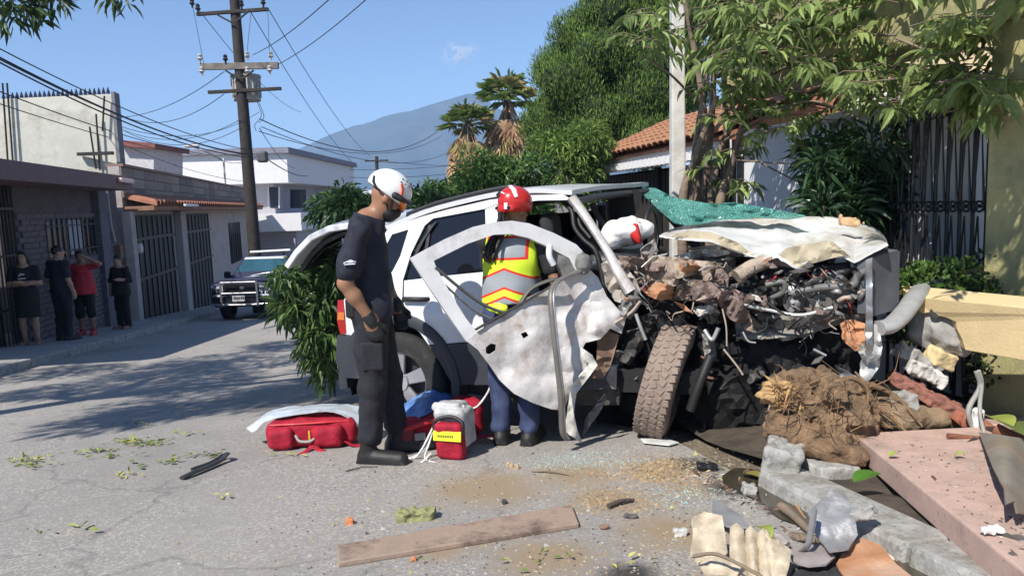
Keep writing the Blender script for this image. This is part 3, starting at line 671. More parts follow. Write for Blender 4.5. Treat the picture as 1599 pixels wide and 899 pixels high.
V, F = leaves(np.vstack([np.array(LP), NP[rest]]), np.vstack([np.array(LD), ND[rest]]), .135, rng, .34, .35)
crown = obj('crown', V, F, leafm, ft); crown['kind'] = 'stuff'
V, F = leaves(NP[big], ND[big], .14, rng, .36, .4); F = F.reshape(6, -1, 3)
for i in range(len(big)): obj('leaf', V[i*7:i*7+7], (F[:, i]-i*7), leafm2 if i % 2 else leafm, ft)

def bushy(name, label, cat, base, blobs, n, size, mat, wid=.35, droop=.3, trunk=None, group=None, shell=.5, seed=0, up=0, stem=bark, cname='crown'):
    rg = np.random.default_rng(seed); o = thing(name, label, cat, base, group)
    P, D = blob_points(blobs, n, rg, shell); D0 = D; D = D*(1 if shell < .7 else .45)+rg.normal(0, .6, D.shape)+np.array([0, 0, up])
    V, F = leaves(P, D, size, rg, wid, droop, upv=(D0*1.3+np.array([0, 0, .35]) if shell >= .5 else None)); obj(cname, V, F, mat, o)
    b = MB()
    for q in (trunk or []): limb(b, q[0], q[1], q[2], q[3], rg)
    if not trunk:
        for c, r in blobs[:7]: limb(b, np.asarray(base, float), np.asarray(c), .03, .008, rg)
    b.o('trunk' if cat == 'tree' else 'stem', stem, o, 60); return o
def clumps(u0, u1, v0, v1, y0, y1, n, r, seed, mask=None):
    rg = np.random.default_rng(seed); o = []
    while len(o) < n:
        u, v = rg.uniform(u0, u1), rg.uniform(v0, v1)
        if mask and not inpoly((u, v), mask): continue
        rr_ = r*rg.uniform(.6, 1.3); o.append((W(u, v, rg.uniform(y0, y1)), (rr_, rr_, rr_*.85)))
    return o
# big rounded evergreen
ev = lmat('evergreen sprays', (.08, .14, .022), .4, .04, .8)
tm = [(858, 200), (856, 150), (868, 105), (884, 70), (912, 45), (925, -10), (960, -40), (1040, -30), (1075, 40), (1085, 150), (1060, 240), (1010, 258), (960, 262), (905, 245), (880, 225), (870, 225), (862, 215)]
blobs = clumps(825, 1085, -30, 255, 19, 22, 75, .72, 3, tm)
bg_ = W(940, 330, 21); bushy('evergreen_tree', 'large dense round topped evergreen rising behind the tiled gate roof', 'tree', np.array([bg_[0], 21, G(0, 21)]), blobs, 150000, .10, ev, .28, -.3,
      [(np.array([bg_[0], 21, G(0, 21)]), W(950, 60, 21), .22, .08), (W(945, 250, 21), W(890, 120, 20.6), .1, .04), (W(945, 230, 21), W(1010, 120, 20.6), .1, .04)], seed=4, up=1.3, stem=barkd, shell=.72)
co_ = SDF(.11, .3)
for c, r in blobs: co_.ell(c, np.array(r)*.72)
co_.noise(.12, 1.5, 3); co_.o('shade_core', lmat('painted crown shade', (.02, .035, .008), .1, .02, .9), [o for o in C.objects if o.name == 'evergreen_tree'][0])  # dark solid core painted as the shade inside the crown
# light green sapling in front of it and bushes behind the car roof
lg = lmat('fresh leaf', (.15, .235, .055), .4, .35); mg = lmat('mid green leaf', (.11, .20, .055), .45, .3); dg = lmat('dark green leaf', (.06, .12, .038), .45, .2)
b_ = W(880, 330, 12); bushy('light_green_shrub', 'light green willowy shrub between the evergreen and the wreck roof', 'shrub', np.array([b_[0], 12, G(0, 12)]), clumps(845, 935, 205, 310, 11.3, 12.4, 40, .2, 21), 6500, .13, lg, .22, .5, seed=22)
b_ = W(740, 330, 11); bushy('broad_leaf_bush', 'mid green bush below the palms, behind the wreck roof', 'bush', np.array([b_[0], 11, G(0, 11)]), clumps(665, 850, 262, 345, 9.6, 11, 60, .24, 31, [(660, 345), (668, 310), (690, 275), (735, 262), (765, 240), (800, 245), (840, 262), (860, 345)]), 11000, .13, mg, .26, .25, seed=32, up=.2, shell=.3)
b_ = W(525, 350, 9.5); bushy('dark_bush', 'dark leafy bush above the open tailgate', 'bush', np.array([b_[0], 9.5, G(0, 9.5)]), clumps(495, 680, 305, 430, 8.6, 9.6, 45, .2, 41, [(490, 360), (505, 325), (540, 305), (600, 320), (650, 280), (675, 285), (690, 350), (640, 430), (500, 430)]), 9000, .13, dg, .26, .3, seed=42, shell=.3)
# foliage pressed down beside the tailgate
rg = np.random.default_rng(6)
b_ = GR(520, 585); bushy('fallen_branch_foliage', 'drooping dark green branches pushed down beside the tailgate', 'branch', b_, clumps(428, 545, 410, 585, 5.95, 6.7, 52, .12, 51, [(425, 478), (432, 442), (460, 418), (520, 410), (548, 430), (540, 520), (548, 585), (510, 588), (490, 560), (485, 520), (462, 492)]), 3300, .12, lmat('hanging leaf', (.085, .15, .045), .55, .3), .27, .35, seed=52, up=-.25, shell=.1)
# street tree out of frame at the left: it shades the road, a few twigs hang into the picture
rgt = np.random.default_rng(9); tb = ST(5.2, -5.2, .1)
bl = []
for _ in range(36):
    a, r_ = rgt.uniform(0, 6.28), 3.1*math.sqrt(rgt.uniform(0, 1)); c = np.array([tb[0]+.2+r_*math.cos(a), tb[1]+1.0+r_*math.sin(a)*1.15, 5.5+rgt.uniform(-.8, 1.3)]); q = rgt.uniform(.4, .85); bl.append((c, (q, q, q*.7)))
for u, v, y in ((40, -5, 7.6), (15, 8, 7.4), (70, 2, 7.5), (85, -10, 7.7), (50, 18, 7.45), (5, 25, 7.4), (25, -10, 7.6), (185, -10, 7.2)): bl.append((W(u, v, y), (.17, .17, .12)))
bushy('street_tree', 'dark leaf sprays of a street tree hanging in at the upper left corner', 'tree', tb, bl, 21000, .15, lmat('street tree leaf', (.05, .09, .03), .4, .25), .26, .4, [(tb, np.array([tb[0], tb[1]+.4, 3.4]), .17, .12), (np.array([tb[0], tb[1]+.4, 3.3]), bl[0][0], .1, .03), (np.array([tb[0], tb[1]+.4, 3.2]), bl[3][0], .09, .03), (np.array([tb[0], tb[1]+.4, 3.3]), bl[7][0], .09, .03), (np.array([tb[0], tb[1]+.4, 3.3]), bl[12][0], .09, .03), (np.array([tb[0], tb[1]+.4, 3.3]), bl[20][0], .09, .03)], seed=10)
# palms with skirts of dead fronds
fr_g = lmat('palm frond', (.16, .24, .06), .3, .35, .5); fr_d = lmat('dead palm frond', (.52, .35, .20), .35, .3, .8); fr_m = lmat('half dry frond', (.36, .34, .13), .35, .3, .7)
def palm(label, head, y, sc_, seed, sk):
    rg = np.random.default_rng(seed); c = W(*head, y); o = thing('fan_palm', label, 'palm', np.array([c[0], c[1], G(c[0], c[1])]), 'fan palms beyond the evergreen')
    MB().tube([[c[0], c[1], G(0, y)], [c[0]+.05, c[1], c[2]-2], c], [.28, .22, .2], 10).o('trunk', barkd, o, 60)
    def frond(d, L, m_, nm='frond', fold=.5):
        x, yv, d = frame(d); b = MB(); st = c; e = c+d*L*.5+np.array([0, 0, -.1*L]); b.tube([st, e], .025, 4)
        for k in range(13):
            a = (k-6)/6*1.25; q = d*math.cos(a)+x*math.sin(a); q = q/np.linalg.norm(q); m1 = e+q*L*.35+rg.normal(0, .02, 3); tp = e+q*L*.62+np.array([0, 0, -L*fold*.35])+rg.normal(0, .05, 3)
            n_ = yv*.05*L; b.add([e, m1+np.cross(q, yv)*.05*L, tp, m1-np.cross(q, yv)*.05*L], [(0, 1, 2), (0, 2, 3)])
        b.o(nm, m_, o)
    for k in range(26):
        a = k*2.4; el = rg.uniform(-.15, 1.3); d = np.array([math.cos(a)*math.cos(el), math.sin(a)*math.cos(el), math.sin(el)]); frond(d, 1.75*sc_*rg.uniform(.8, 1.1), fr_g if k > 6 else fr_m)
    for k in range(64):
        a = k*2.4; d = np.array([math.cos(a)*.55, math.sin(a)*.55, -1.0]); cc = c.copy(); z0 = rg.uniform(0, sk); c[2] -= z0; c[:2] += d[:2]*.25
        frond(d, 2.0*sc_*rg.uniform(.7, 1.1), fr_d if rg.random() < .7 else fr_m, 'dead_frond', .5); c[:] = cc
palm('shorter fan palm with a brown skirt, nearer the mountain peak', (730, 192), 36, .8, 1, 1.3)
palm('taller fan palm with a long brown skirt touching the evergreen', (792, 150), 37, .9, 2, 1.9)
# oleander, hedge, low shrub by the column
b_ = W(1300, 420, 6.2); ol = lmat('oleander leaf', (.035, .075, .028), .4, .12, .35)
bushy('oleander', 'dark narrow leaved oleander between the white wall and the iron fence', 'shrub', np.array([b_[0], 6.2, G(0, 6.2)+.1]), clumps(1275, 1410, 225, 340, 5.5, 6.2, 26, .15, 61), 3000, .18, ol, .14, .35, seed=62, up=.3)
hd = lmat('hedge leaf', (.06, .12, .022), .4, .2, .5)
bushy('box_hedge', 'small clipped green hedge below the iron fence', 'hedge', W(1460, 520, 4.9), clumps(1408, 1530, 425, 520, 4.6, 5.2, 45, .11, 71), 7000, .045, hd, .55, .1, seed=72, up=.5, shell=.7)
bushy('column_shrub', 'dark small leaved shrub at the foot of the dappled column, under the fallen beam', 'shrub', W(1580, 640, 4.7), clumps(1530, 1700, 415, 640, 4.62, 5.1, 80, .12, 81), 9000, .04, lmat('shade shrub leaf', (.035, .065, .018), .45, .15, .5), .55, .1, seed=82, up=.4, shell=.6)

# ------------------------------------------------------------------ right-hand properties
yel = M('ochre yellow paint', (.64, .50, .27), .8, var=.08, bump=.003, bsc=60, dirt=(.5, .37, .19), damt=.32, dsc=3)
oli = M('olive cream paint', (.42, .38, .18), .8, var=.1, bump=.006, bsc=45, dirt=(.22, .22, .13), damt=.46, dsc=2.5)
# concrete post
b = MB(); p0 = W(1058, 345, 7.5); g0 = np.array([p0[0], p0[1], G(0, 7.5)+.1])
tp = W(1057, -120, 7.5); bq = []
for z, wd in ((g0[2], .155), (tp[2], .12)):
    bq += [(p0[0]+(tp[0]-p0[0])*(z-p0[2])/(tp[2]-p0[2])+x*wd/2, p0[1]+y*wd/2, z) for x, y in ((-1, -1), (1, -1), (1, 1), (-1, 1))]
b.hexa(bq); tag(b.o('concrete_post', M('pale concrete post', (.56, .54, .50), .85, bump=.004, dirt=(.42, .4, .37), damt=.35, dsc=3), bev=.015), 'pale square concrete post rising through the leafy tree', 'post')
# white garden wall
gw = thing('white_garden_wall', 'white garden wall shaded behind the crumpled hood', 'wall', ST(7, 4.3, .1))
sa, sb = TP(1295, 300, 4.3) @ SD, TP(1150, 300, 4.3) @ SD; zt2 = TP(1175, 212, 4.3)[2]
wbox('wall', sa-1.6, sb, -.8, zt2, 4.3, 4.5, M('white garden wall paint', (.70, .70, .70), .85, var=.05, dirt=(.55, .55, .54), damt=.32, dsc=1.5), gw)
wbox('coping', sa-1.65, sb+.05, zt2, zt2+.06, 4.24, 4.56, wht, gw, .01)
# tiled gate house
tg = thing('tiled_gate', 'dark slatted gate under a terracotta tiled roof with white fascia', 'gate', ST(11, 4.6, .1))
s_a, s_b = TP(1165, 250, 4.3) @ SD, TP(938, 255, 4.3) @ SD
ze = TP(990, 243, 4.1)[2]; zr = ze+.62
wbox('fascia', s_a, s_b, ze-.2, ze-.02, 4.05, 4.13, wht, tg, .005)
for k in range(int((s_b-s_a)/.16)): s = s_a+(k+.5)*.16; wbox('bracket', s-.03, s+.03, ze-.19, ze-.09, 3.99, 4.049, wht, tg)
b = MB(); b.hexa([STz(s_a, 3.98, ze-.02), STz(s_a, 5.5, ze-.02), STz(s_b, 5.5, ze-.02), STz(s_b, 3.98, ze-.02), STz(s_a, 3.98, ze+.01), STz(s_a, 5.5, zr), STz(s_b, 5.5, zr), STz(s_b, 3.98, ze+.01)]); b.o('roof_deck', terra, tg)
a = np.linspace(0, math.pi, 7); rows = 7; colw = .19; ncol = int((s_b-s_a)/colw); tl = None
sl_len = math.hypot(1.52, zr-ze); ang = math.atan2(zr-ze, 1.52); tlen = sl_len/rows*1.12
V = np.array([[(x_*.001+yy, .5*colw*math.cos(q), .042*math.sin(q)+zz) for q in a] for yy, zz, x_ in ((0, .018, 0), (tlen, 0, 0))]).reshape(-1, 3)
V, F = solid(V, [(i, i+7, i+8, i+1) for i in range(6)], .014)
for c_ in range(ncol):
    for r_ in range(rows):
        if c_*rows+r_ >= 300: break
        t_ = 3.93+1.52*r_/rows; z = ze+.03+(zr-ze)*r_/rows+rr.uniform(0, .006); p = STz(s_a+(c_+.5)*colw, t_, z)
        if tl is None: tl = obj('roof_tile', V, F, terra, tg, 60, keep=True); tl.location = p-WL[tg.name]; tl.rotation_euler = (0, -ang, -PHI)
        else: inst(tl, p, (0, -ang, -PHI+rr.uniform(-.03, .03)), parent=tg)
slm = M('dark wood slat', (.035, .028, .024), .7, var=.3)
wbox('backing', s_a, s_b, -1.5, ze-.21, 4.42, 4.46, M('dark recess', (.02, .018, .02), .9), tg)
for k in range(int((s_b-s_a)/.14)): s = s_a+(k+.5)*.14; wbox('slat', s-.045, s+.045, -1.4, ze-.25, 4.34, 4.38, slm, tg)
for s in (s_a+.1, (s_a+s_b)/2, s_b-.1): wbox('gate_post', s-.06, s+.06, -1.5, ze-.2, 4.28, 4.339, iron, tg)
# portal with dappled column and lintel
pg = thing('yellow_portal', 'olive yellow portal column and lintel dappled with leaf shadow', 'portal', ST(4.6, 4.0, .1))
sc0 = TP(1538, 350, 3.95) @ SD
wbox('column', sc0-.34, sc0, -.3, 2.52, 3.95, 4.27, oli, pg, .01)
wbox('lintel', sc0-4.5, sc0+3.2, 2.521, 2.95, 3.85, 4.35, oli, pg, .015)
wbox('cornice', sc0-4.5, sc0+3.25, 2.951, 3.6, 3.7, 4.4, oli, pg, .015)
# house wall and porch behind
hb = thing('cream_house', 'cream house set back behind the iron fence', 'house', ST(7, 8, .1))
wbox('wall', 1.5, 11, -1, 4.2, 7.6, 7.8, M('cream wall', (.55, .44, .26), .85, var=.08, bump=.003, dirt=(.45, .37, .23), damt=.35), hb)
wbox('porch_roof', 1.5, 9.5, 2.35, 2.55, 5.6, 7.59, wht, hb, .01)
wbox('door', 7.3, 8.4, -.4, 1.9, 7.55, 7.599, M('dark door', (.035, .028, .025), .5), hb, .01)
for s in (6.1, 9.2): wbox('porch_column', s-.15, s+.15, -.5, 2.349, 5.75, 6.05, yel, hb, .01)
# ornate iron fence
fe = thing('iron_fence', 'ornate black wrought iron fence of crossed bars beside the dappled column', 'fence', ST(5.4, 4.1, .1))
fa, fb = sc0+.03, TP(1392, 300, 4.1) @ SD; nb = 9; zb_, zt_ = -.05, TP(1470, 150, 4.1)[2]
for k in range(nb+1):
    s = fa+(fb-fa)*k/nb; MB().tube([STz(s, 4.1, zb_), STz(s, 4.1, zt_+(.1 if k % 2 else .02))], .013, 6).o('bar', iron, fe)
    if k < nb:
        s2 = fa+(fb-fa)*(k+1)/nb; sm = (s+s2)/2; d_ = (fb-fa)/nb*.45
        for (za, zz) in ((zb_+.15, .75), (.78, 1.38), (1.42, zt_-.05)):
            MB().tube([STz(s+.01, 4.085, za), STz(sm, 4.085, zz-.05), STz(s2-.01, 4.085, za)], .009, 5).o('bar', iron, fe)
        for z in (.75, 1.4, zt_-.12):
            for q in (-.5, .5):
                cc = STz(sm+q*d_, 4.07, z); MB().tube([cc+SD*math.cos(a_)*.035+np.array([0, 0, math.sin(a_)*.035]) for a_ in np.linspace(0, 6.28, 12, endpoint=False)], .008, 5, closed=True).o('scroll', iron, fe)
for z in (zb_+.1, .72, 1.4, zt_-.05): MB().tube([STz(fa, 4.12, z), STz(fb, 4.12, z)], .014, 6).o('rail', iron, fe)
wbox('plinth', fa, fb, -.4, zb_+.04, 4.0, 4.3, yel, fe, .01)
# ------------------------------------------------------------------ the wrecked SUV
RWP = GR(640, 672); HA = R(-22); HX = np.array([math.cos(HA), math.sin(HA), 0]); INW = np.array([-math.sin(HA), math.cos(HA), 0])
def SP(u, v, off=0.0): return PL(u, v, RWP+INW*off, INW)
def offz(z): return max(0, z-.85)*.30-.02*math.sin(min(max((z-.1)/.9, 0), 1)*math.pi)
def SB(u, v):                      # on the body side, leaning in towards the roof
    o = 0
    for _ in range(3): o = offz(SP(u, v, o)[2]-RWP[2])
    return SP(u, v, o)
def SBo(d): 
    def f(u, v): p = SB(u, v); return p+INW*d
    return f
def CL(x, y, z): return RWP+HX*x+INW*y+np.array([0, 0, z])
paint = M('white car paint', (.70, .71, .73), .32, var=.05, coat=.5, dirt=(.50, .47, .43), damt=.36, dsc=3, spec=.5)
paintd = M('scuffed white paint', (.58, .555, .54), .45, var=.12, sc_=4, dirt=(.30, .235, .19), damt=.43, dsc=5, bump=.006, bsc=12, speck=((.25, .17, .125), 130, .95))
primer = M('bare dusty panel', (.42, .36, .25), .7, var=.2, bump=.004, bsc=30)
clad = M('grey cladding', (.035, .038, .048), .5, var=.2, dirt=(.09, .085, .085), damt=.35, dsc=4)
tint = M('tinted glass', (.008, .009, .012), .05, var=0, spec=.6)
tub = M('dark cabin', (.012, .012, .013), .9)
suv = thing('wrecked_suv', 'white four-door wreck with crushed front end and torn open passenger door', 'car', CL(1.2, .9, 0))
A = lambda n, L, m_, fn=SB, step=14, disp=None, t=.012, holes=(), par=suv, sm=40: psheet(n, [L]+list(holes), fn, m_, par, step, disp, t, sm)
A('rear_quarter', [(604, 360), (620, 351), (660, 338), (700, 327), (765, 312), (820, 305), (880, 304), (893, 312), (840, 313), (775, 319), (757, 326), (676, 341), (663, 352), (642, 395), (629, 437), (627, 500), (612, 503), (592, 513), (580, 527), (532, 521), (536, 470), (560, 432), (585, 390)], paint, holes=[[(612, 366), (638, 358), (625, 400), (612, 425), (592, 425), (585, 415)]])
A('quarter_window', [(610, 367), (637, 360), (624, 402), (611, 427), (590, 427), (583, 417)], tint, SBo(.012))
rd = A('rear_door', [(631, 438), (700, 430), (760, 424), (773, 422), (774, 536), (725, 534), (669, 538), (657, 521), (644, 508), (630, 501)], paint, step=10)
A('window', [(633, 437), (644, 396), (665, 353), (677, 342), (757, 327), (759, 422), (700, 429)], tint, SBo(.02), par=rd)
A('window_trim', [(676, 350), (683, 344), (664, 372), (650, 400), (646, 405), (652, 385)], black, SBo(-.004), par=rd)
A('window_divider', [(656, 435), (661, 435), (673, 350), (668, 352)], black, SBo(.006), par=rd)
c_ = SB(650, 466); b = MB(); b.tube([c_-HX*.1-INW*.0, c_-HX*.08-INW*.04, c_+HX*.06-INW*.04, c_+HX*.1], [.014, .018, .018, .014], 10); b.o('handle', black, rd, 50)
A('centre_pillar', [(757, 326), (776, 319), (779, 421), (760, 424)], paint, SBo(.006))
A('door_cladding', [(669, 539), (725, 535), (774, 537), (776, 600), (720, 600), (703, 592), (690, 568), (681, 553)], clad, SBo(-.012), t=.03)
A('front_sill', [(776, 548), (840, 556), (960, 575), (960, 610), (880, 612), (776, 602)], clad, SBo(.05), t=.06, disp=crumple(.02, 7))
A('inner_sill', [(700, 600), (776, 602), (880, 612), (960, 612), (960, 640), (860, 640), (760, 628), (705, 618)], M('dirty underbody', (.05, .047, .045), .8, dirt=(.16, .13, .1), damt=.4, dsc=6), SBo(.12), t=.05, disp=crumple(.02, 9))
A('rear_bumper', [(530, 522), (580, 528), (572, 548), (570, 590), (545, 588), (528, 565)], clad, SBo(-.03), t=.1)
tl_ = A('tail_light', [(528, 468), (537, 468), (539, 492), (541, 520), (532, 521), (527, 500)], M('red tail lens', (.35, .015, .012), .15, spec=.7), SBo(-.006), step=8, t=.02)
A('indicator_lens', [(529, 487), (538, 487), (539, 499), (528, 499)], M('amber lens', (.55, .17, .04), .2), SBo(-.012), step=6, t=.012, par=tl_)
# rear wheel with arch
r_ = .355; wc = RWP+INW*.1-HX*.06+np.array([0, 0, r_-.004])
def wheel(name, c, ax, r, w_, par, rimm, tyrem, spokes=5, rim_r=.62, tread=0, camber=None):
    x, y, d = frame(ax); e = thing.__wrapped__(name) if False else bpy.data.objects.new(name, None)
    C.objects.link(e); e.parent = par; e.location = np.asarray(c)-WL[par.name]; WL[e.name] = np.asarray(c, float)
    b = MB(); n = 48; prof = [(-.5, rim_r), (-.52, .75), (-.5, .9), (-.44, .97), (-.3, 1.0), (0, 1.005), (.3, 1.0), (.44, .97), (.5, .9), (.52, .75), (.5, rim_r)]
    b.grid([[np.asarray(c)+d*w_*a+(x*math.cos(q)+y*math.sin(q))*r*k for a, k in prof] for q in np.linspace(0, 2*math.pi, n+1)][::-1])
    b.o('tyre', tyrem, e, 50)
    if tread:
        b = MB()
        for k in range(tread):
            for j, (a, w2) in enumerate(((-.36, .2), (-.12, .2), (.12, .2), (.36, .2))):
                q = 2*math.pi*(k+(.5 if j % 2 else 0)+.25*(abs(a) > .3))/tread; rad = x*math.cos(q)+y*math.sin(q); tan = -x*math.sin(q)+y*math.cos(q)
                Rm = np.stack([d*math.cos(.35)+tan*math.sin(.35)*(1 if j % 2 else -1), tan*math.cos(.35)-d*math.sin(.35)*(1 if j % 2 else -1), rad], 1)
                b.box(np.asarray(c)+d*w_*a+rad*r*(1.0 if abs(a) > .3 else 1.008), (w_*.19, 2*math.pi*r/tread*.78, .009), Rm)
        o_ = b.o('tread_blocks', tyrem, e, bev=.003); o_['kind'] = 'stuff'
    fd = -d                                 # outer face towards the viewer
    b = MB(); a = np.linspace(0, 2*math.pi, 41)
    b.grid([[np.asarray(c)+fd*w_*o_+(x*math.cos(q)+y*math.sin(q))*r*k for o_, k in ((.46, rim_r*1.02), (.5, rim_r), (.42, rim_r*.93), (.0, rim_r*.9))] for q in a])
    rim = b.o('rim', rimm, e, 40)
    b = MB(); b.grid([[np.asarray(c)+fd*w_*.1+(x*math.cos(q)+y*math.sin(q))*r*k for k in (rim_r*.9, .001)] for q in a]); b.o('brake_disc', M('brake dark', (.03, .03, .03), .6), e)
    for k in range(spokes):
        q = 2*math.pi*k/spokes+.3; u_ = x*math.cos(q)+y*math.sin(q); tq = -x*math.sin(q)+y*math.cos(q)
        b = MB(); P = [np.asarray(c)+fd*w_*h+u_*r*rad_+tq*r*s_ for h in (.3, .42) for rad_, s_ in ((.1, -.1), (.1, .1), (rim_r*.96, .15), (rim_r*.96, -.15))]
        b.hexa(P); b.o('spoke', rimm, rim, bev=.008)
    b = MB(); b.tube([np.asarray(c)+fd*w_*.3, np.asarray(c)+fd*w_*.46], r*.2, 20); b.o('hub_cap', rimm, rim, 40, .004)
    return e
rimm = M('silver alloy', (.42, .42, .44), .35, .7, var=.1, dirt=(.12, .1, .08), damt=.35, dsc=8)
wheel('wheel', wc, INW, r_, .24, suv, rimm, rubber)
b = MB()
for rad0, rad1 in ((.425, .5),):
    b.grid([[wc-INW*(.135)+(HX*math.cos(q)+np.array([0, 0, 1])*math.sin(q))*k+INW*o_ for k, o_ in ((rad0, .12), (rad0, 0), (rad0+.03, -.015), (rad1-.01, -.005), (rad1, .03), (rad1, .12))] for q in np.linspace(-.25, math.pi+.15, 30)])
b.o('wheel_arch', clad, suv, 50)
b = MB(); b.grid([[wc+(HX*math.cos(q)+np.array([0, 0, 1])*math.sin(q))*.43+INW*o_ for o_ in (-.1, .35)] for q in np.linspace(-.3, math.pi+.3, 20)][::-1]); b.grid([[wc+INW*.34+(HX*math.cos(q)+np.array([0, 0, 1])*math.sin(q))*k for k in (.001, .45)] for q in np.linspace(-.3, math.pi+.3, 20)]); b.o('wheel_housing', tub, suv)
# roof: from the near edge across to the far edge
ed = [(604, 359), (660, 336), (700, 324), (765, 309), (820, 302), (893, 304)]
near_e = spl([SB(u, v) for u, v in ed], 26)
wid = 1.33; g_ = []
for i, p in enumerate(near_e):
    k = i/25; rowp = []
    for j in range(15):
        q = j/14; lift = .045*math.sin(math.pi*q)**.6*(1-.6*k)
        bend = max(0, (k-.72)/.28)
        rowp.append(p+INW*wid*q+HX*bend*q*.24+np.array([0, 0, lift+bend*.05*q])+np.array([0, 0, .008*bend])*vn(np.array([k*9, q*6, 0]), 1, 4))
    g_.append(rowp)
roofA = np.array(g_); mb = MB().grid(roofA[::-1]); V, F = solid(mb.V, mb.F, .03); obj('roof', V, F, paint, suv, 35)
MB().tube([roofA[-1][j]+np.array([0, 0, -.045])+HX*.0 for j in range(15)], .035, 8, flat=.7).o('windscreen_header', clad, suv, 60)
mb = MB().grid(roofA*1.0+np.array([0, 0, -.05])); mb.o('headliner', M('grey headliner', (.07, .068, .065), .9), suv)
for q in (1.5, 12.5):
    j = int(q); b = MB(); P_ = [roofA[i][j]+np.array([0, 0, .05]) for i in range(2, 19)]; b.tube([P_[0]-np.array([0, 0, .05])]+P_+[P_[-1]-np.array([0, 0, .05])], .014, 8); b.o('roof_rail', black, suv, 60)
for i in (6, 14): b = MB(); b.tube([roofA[i][j]+np.array([0, 0, .055]) for j in range(1, 14)], .013, 6); b.o('roof_crossbar', black, suv, 60)
# far side: body, pillars, windows seen through the cabin
def FS(x, z, o_=0): return CL(x, 1.78-max(0, z-.85)*.3+o_, z)
b = MB(); b.prism([FS(-.65, .35), FS(1.5, .4), FS(2.9, .55), FS(2.9, .95), FS(1.9, 1.0), FS(1.0, .98), FS(-.65, .95)], INW*.04); b.o('far_side_panel', paint, suv)
for x0, x1 in ((-.55, -.1), (1.0, 1.02), (1.95, 1.5)): b = MB(); b.tube([FS(x0, .95), FS((x0+x1)/2, 1.25), FS(x1, 1.55)], .04, 8); b.o('far_pillar', clad, suv, 60)
b = MB(); b.prism([FS(-.45, .97, -.02), FS(.95, .98, -.02), FS(.97, 1.5, -.02), FS(-.2, 1.45, -.02)], INW*.006); b.o('far_rear_window', tint, suv)
# underbody and cabin
b = MB(); b.hexa([CL(-.6, .12, .3), CL(2.0, .12, .36), CL(2.0, 1.7, .36), CL(-.6, 1.7, .3), CL(-.6, .12, .46), CL(2.0, .12, .5), CL(2.0, 1.7, .5), CL(-.6, 1.7, .46)]); b.o('floor_pan', tub, suv)
b = MB(); b.hexa([CL(-.62, .08, .46), CL(.95, .08, .5), CL(.95, 1.7, .5), CL(-.62, 1.7, .46), CL(-.5, .24, 1.0), CL(.98, .24, 1.04), CL(.98, 1.6, 1.04), CL(-.5, 1.6, 1.0)]); b.o('rear_cabin_trim', tub, suv)
for y in (.45, 1.25):
    s_ = SDF(.03, .05); s_.box(CL(1.25, y, .72), (.5, .5, .2), .08, rotm(0, 0, -22)); s_.box(CL(1.02, y, 1.02), (.16, .48, .62), .07, rotm(0, -10, -22)); s_.box(CL(.95, y, 1.42), (.1, .26, .18), .05, rotm(0, -8, -22)); s_.o('seat', M('seat cloth', (.03, .03, .032), .9, bump=.003), suv)
# tailgate lifted
tg_pts = [SB(606, 356), None]
hp = near_e[0]; hdir = -HX*.92+np.array([0, 0, -.04])
top_n, top_f = hp+np.array([0, 0, .02]), hp+INW*1.3+np.array([0, 0, .06])
prof = [(0, 0), (.22, .0), (.5, -.03), (.66, -.09), (.80, -.20), (.9, -.31)]
b = MB(); L1, L2 = [], []
for d_, z_ in prof:
    L1.append(top_n-INW*.0+-HX*d_+np.array([0, 0, z_])); L2.append(top_f-HX*d_+np.array([0, 0, z_]))
outer = [[a+(c-a)*q+np.array([0, 0, .05*math.sin(q*math.pi)]) for q in np.linspace(0, 1, 9)] for a, c in zip(L1, L2)]
mb = MB().grid(outer); V, F = solid(mb.V, mb.F, .05); tgate = obj('tailgate', V, F, paint, suv, 40, bev=.01)
def dn(p): return p+np.array([0, 0, -.06])
inner = [[dn(outer[i][j]) for j in range(1, 8)] for i in range(0, 6)]
mb = MB().grid(inner); V, F = solid(mb.V, mb.F, .03); obj('inner_panel', V, F, clad, tgate, 40)
b = MB(); b.grid([[outer[i][j]+np.array([0, 0, -.1+.0]) for j in range(1, 8)] for i in range(1, 5)]); V, F = solid(b.V, b.F, .012); obj('tailgate_glass', V, F, tint, tgate)
b = MB(); p = CL(-.55, .25, .95); b.tube([p, top_n-HX*.45+INW*.1+np.array([0, 0, -.08])], .012, 8); b.o('gas_strut', steel, tgate, 60)

# ---- the torn front passenger door, swung out towards the viewer
hinge = SP(955, 500, .02); free_ = W(690, 500, 4.27); dn_ = np.cross(free_-hinge, [0, 0, 1]); dn_ /= np.linalg.norm(dn_)
if np.dot(dn_, CAM-hinge) < 0: dn_ = -dn_
def DP(d=0.0, curve=.0):
    def f(u, v):
        p = PL(u, v, hinge+dn_*d, dn_); z = p[2]-RWP[2]
        return p-dn_*(max(0, z-.85)*.12)+dn_*(.035*math.sin(min(max(z/.95, 0), 1)*math.pi))
    return f
door = bpy.data.objects.new('front_door', None); C.objects.link(door); door.parent = suv; WL[door.name] = hinge.copy(); door.location = hinge-WL[suv.name]; door['label'] = 'torn open passenger door, dusty and dented'
B = lambda n, L, m_, fn, step=10, disp=None, t=.008, holes=(), sm=40: psheet(n, [L]+list(holes), fn, m_, door, step, disp, t, sm)
fr = [(643, 404), (660, 394), (700, 373), (742, 355), (776, 347), (806, 345), (832, 349), (870, 364), (905, 382), (921, 400), (925, 425), (905, 428), (893, 404), (860, 386), (830, 372), (803, 366), (776, 367), (735, 381), (692, 402), (680, 408), (684, 420), (707, 462), (728, 497), (743, 516), (727, 532), (700, 492), (672, 450)]
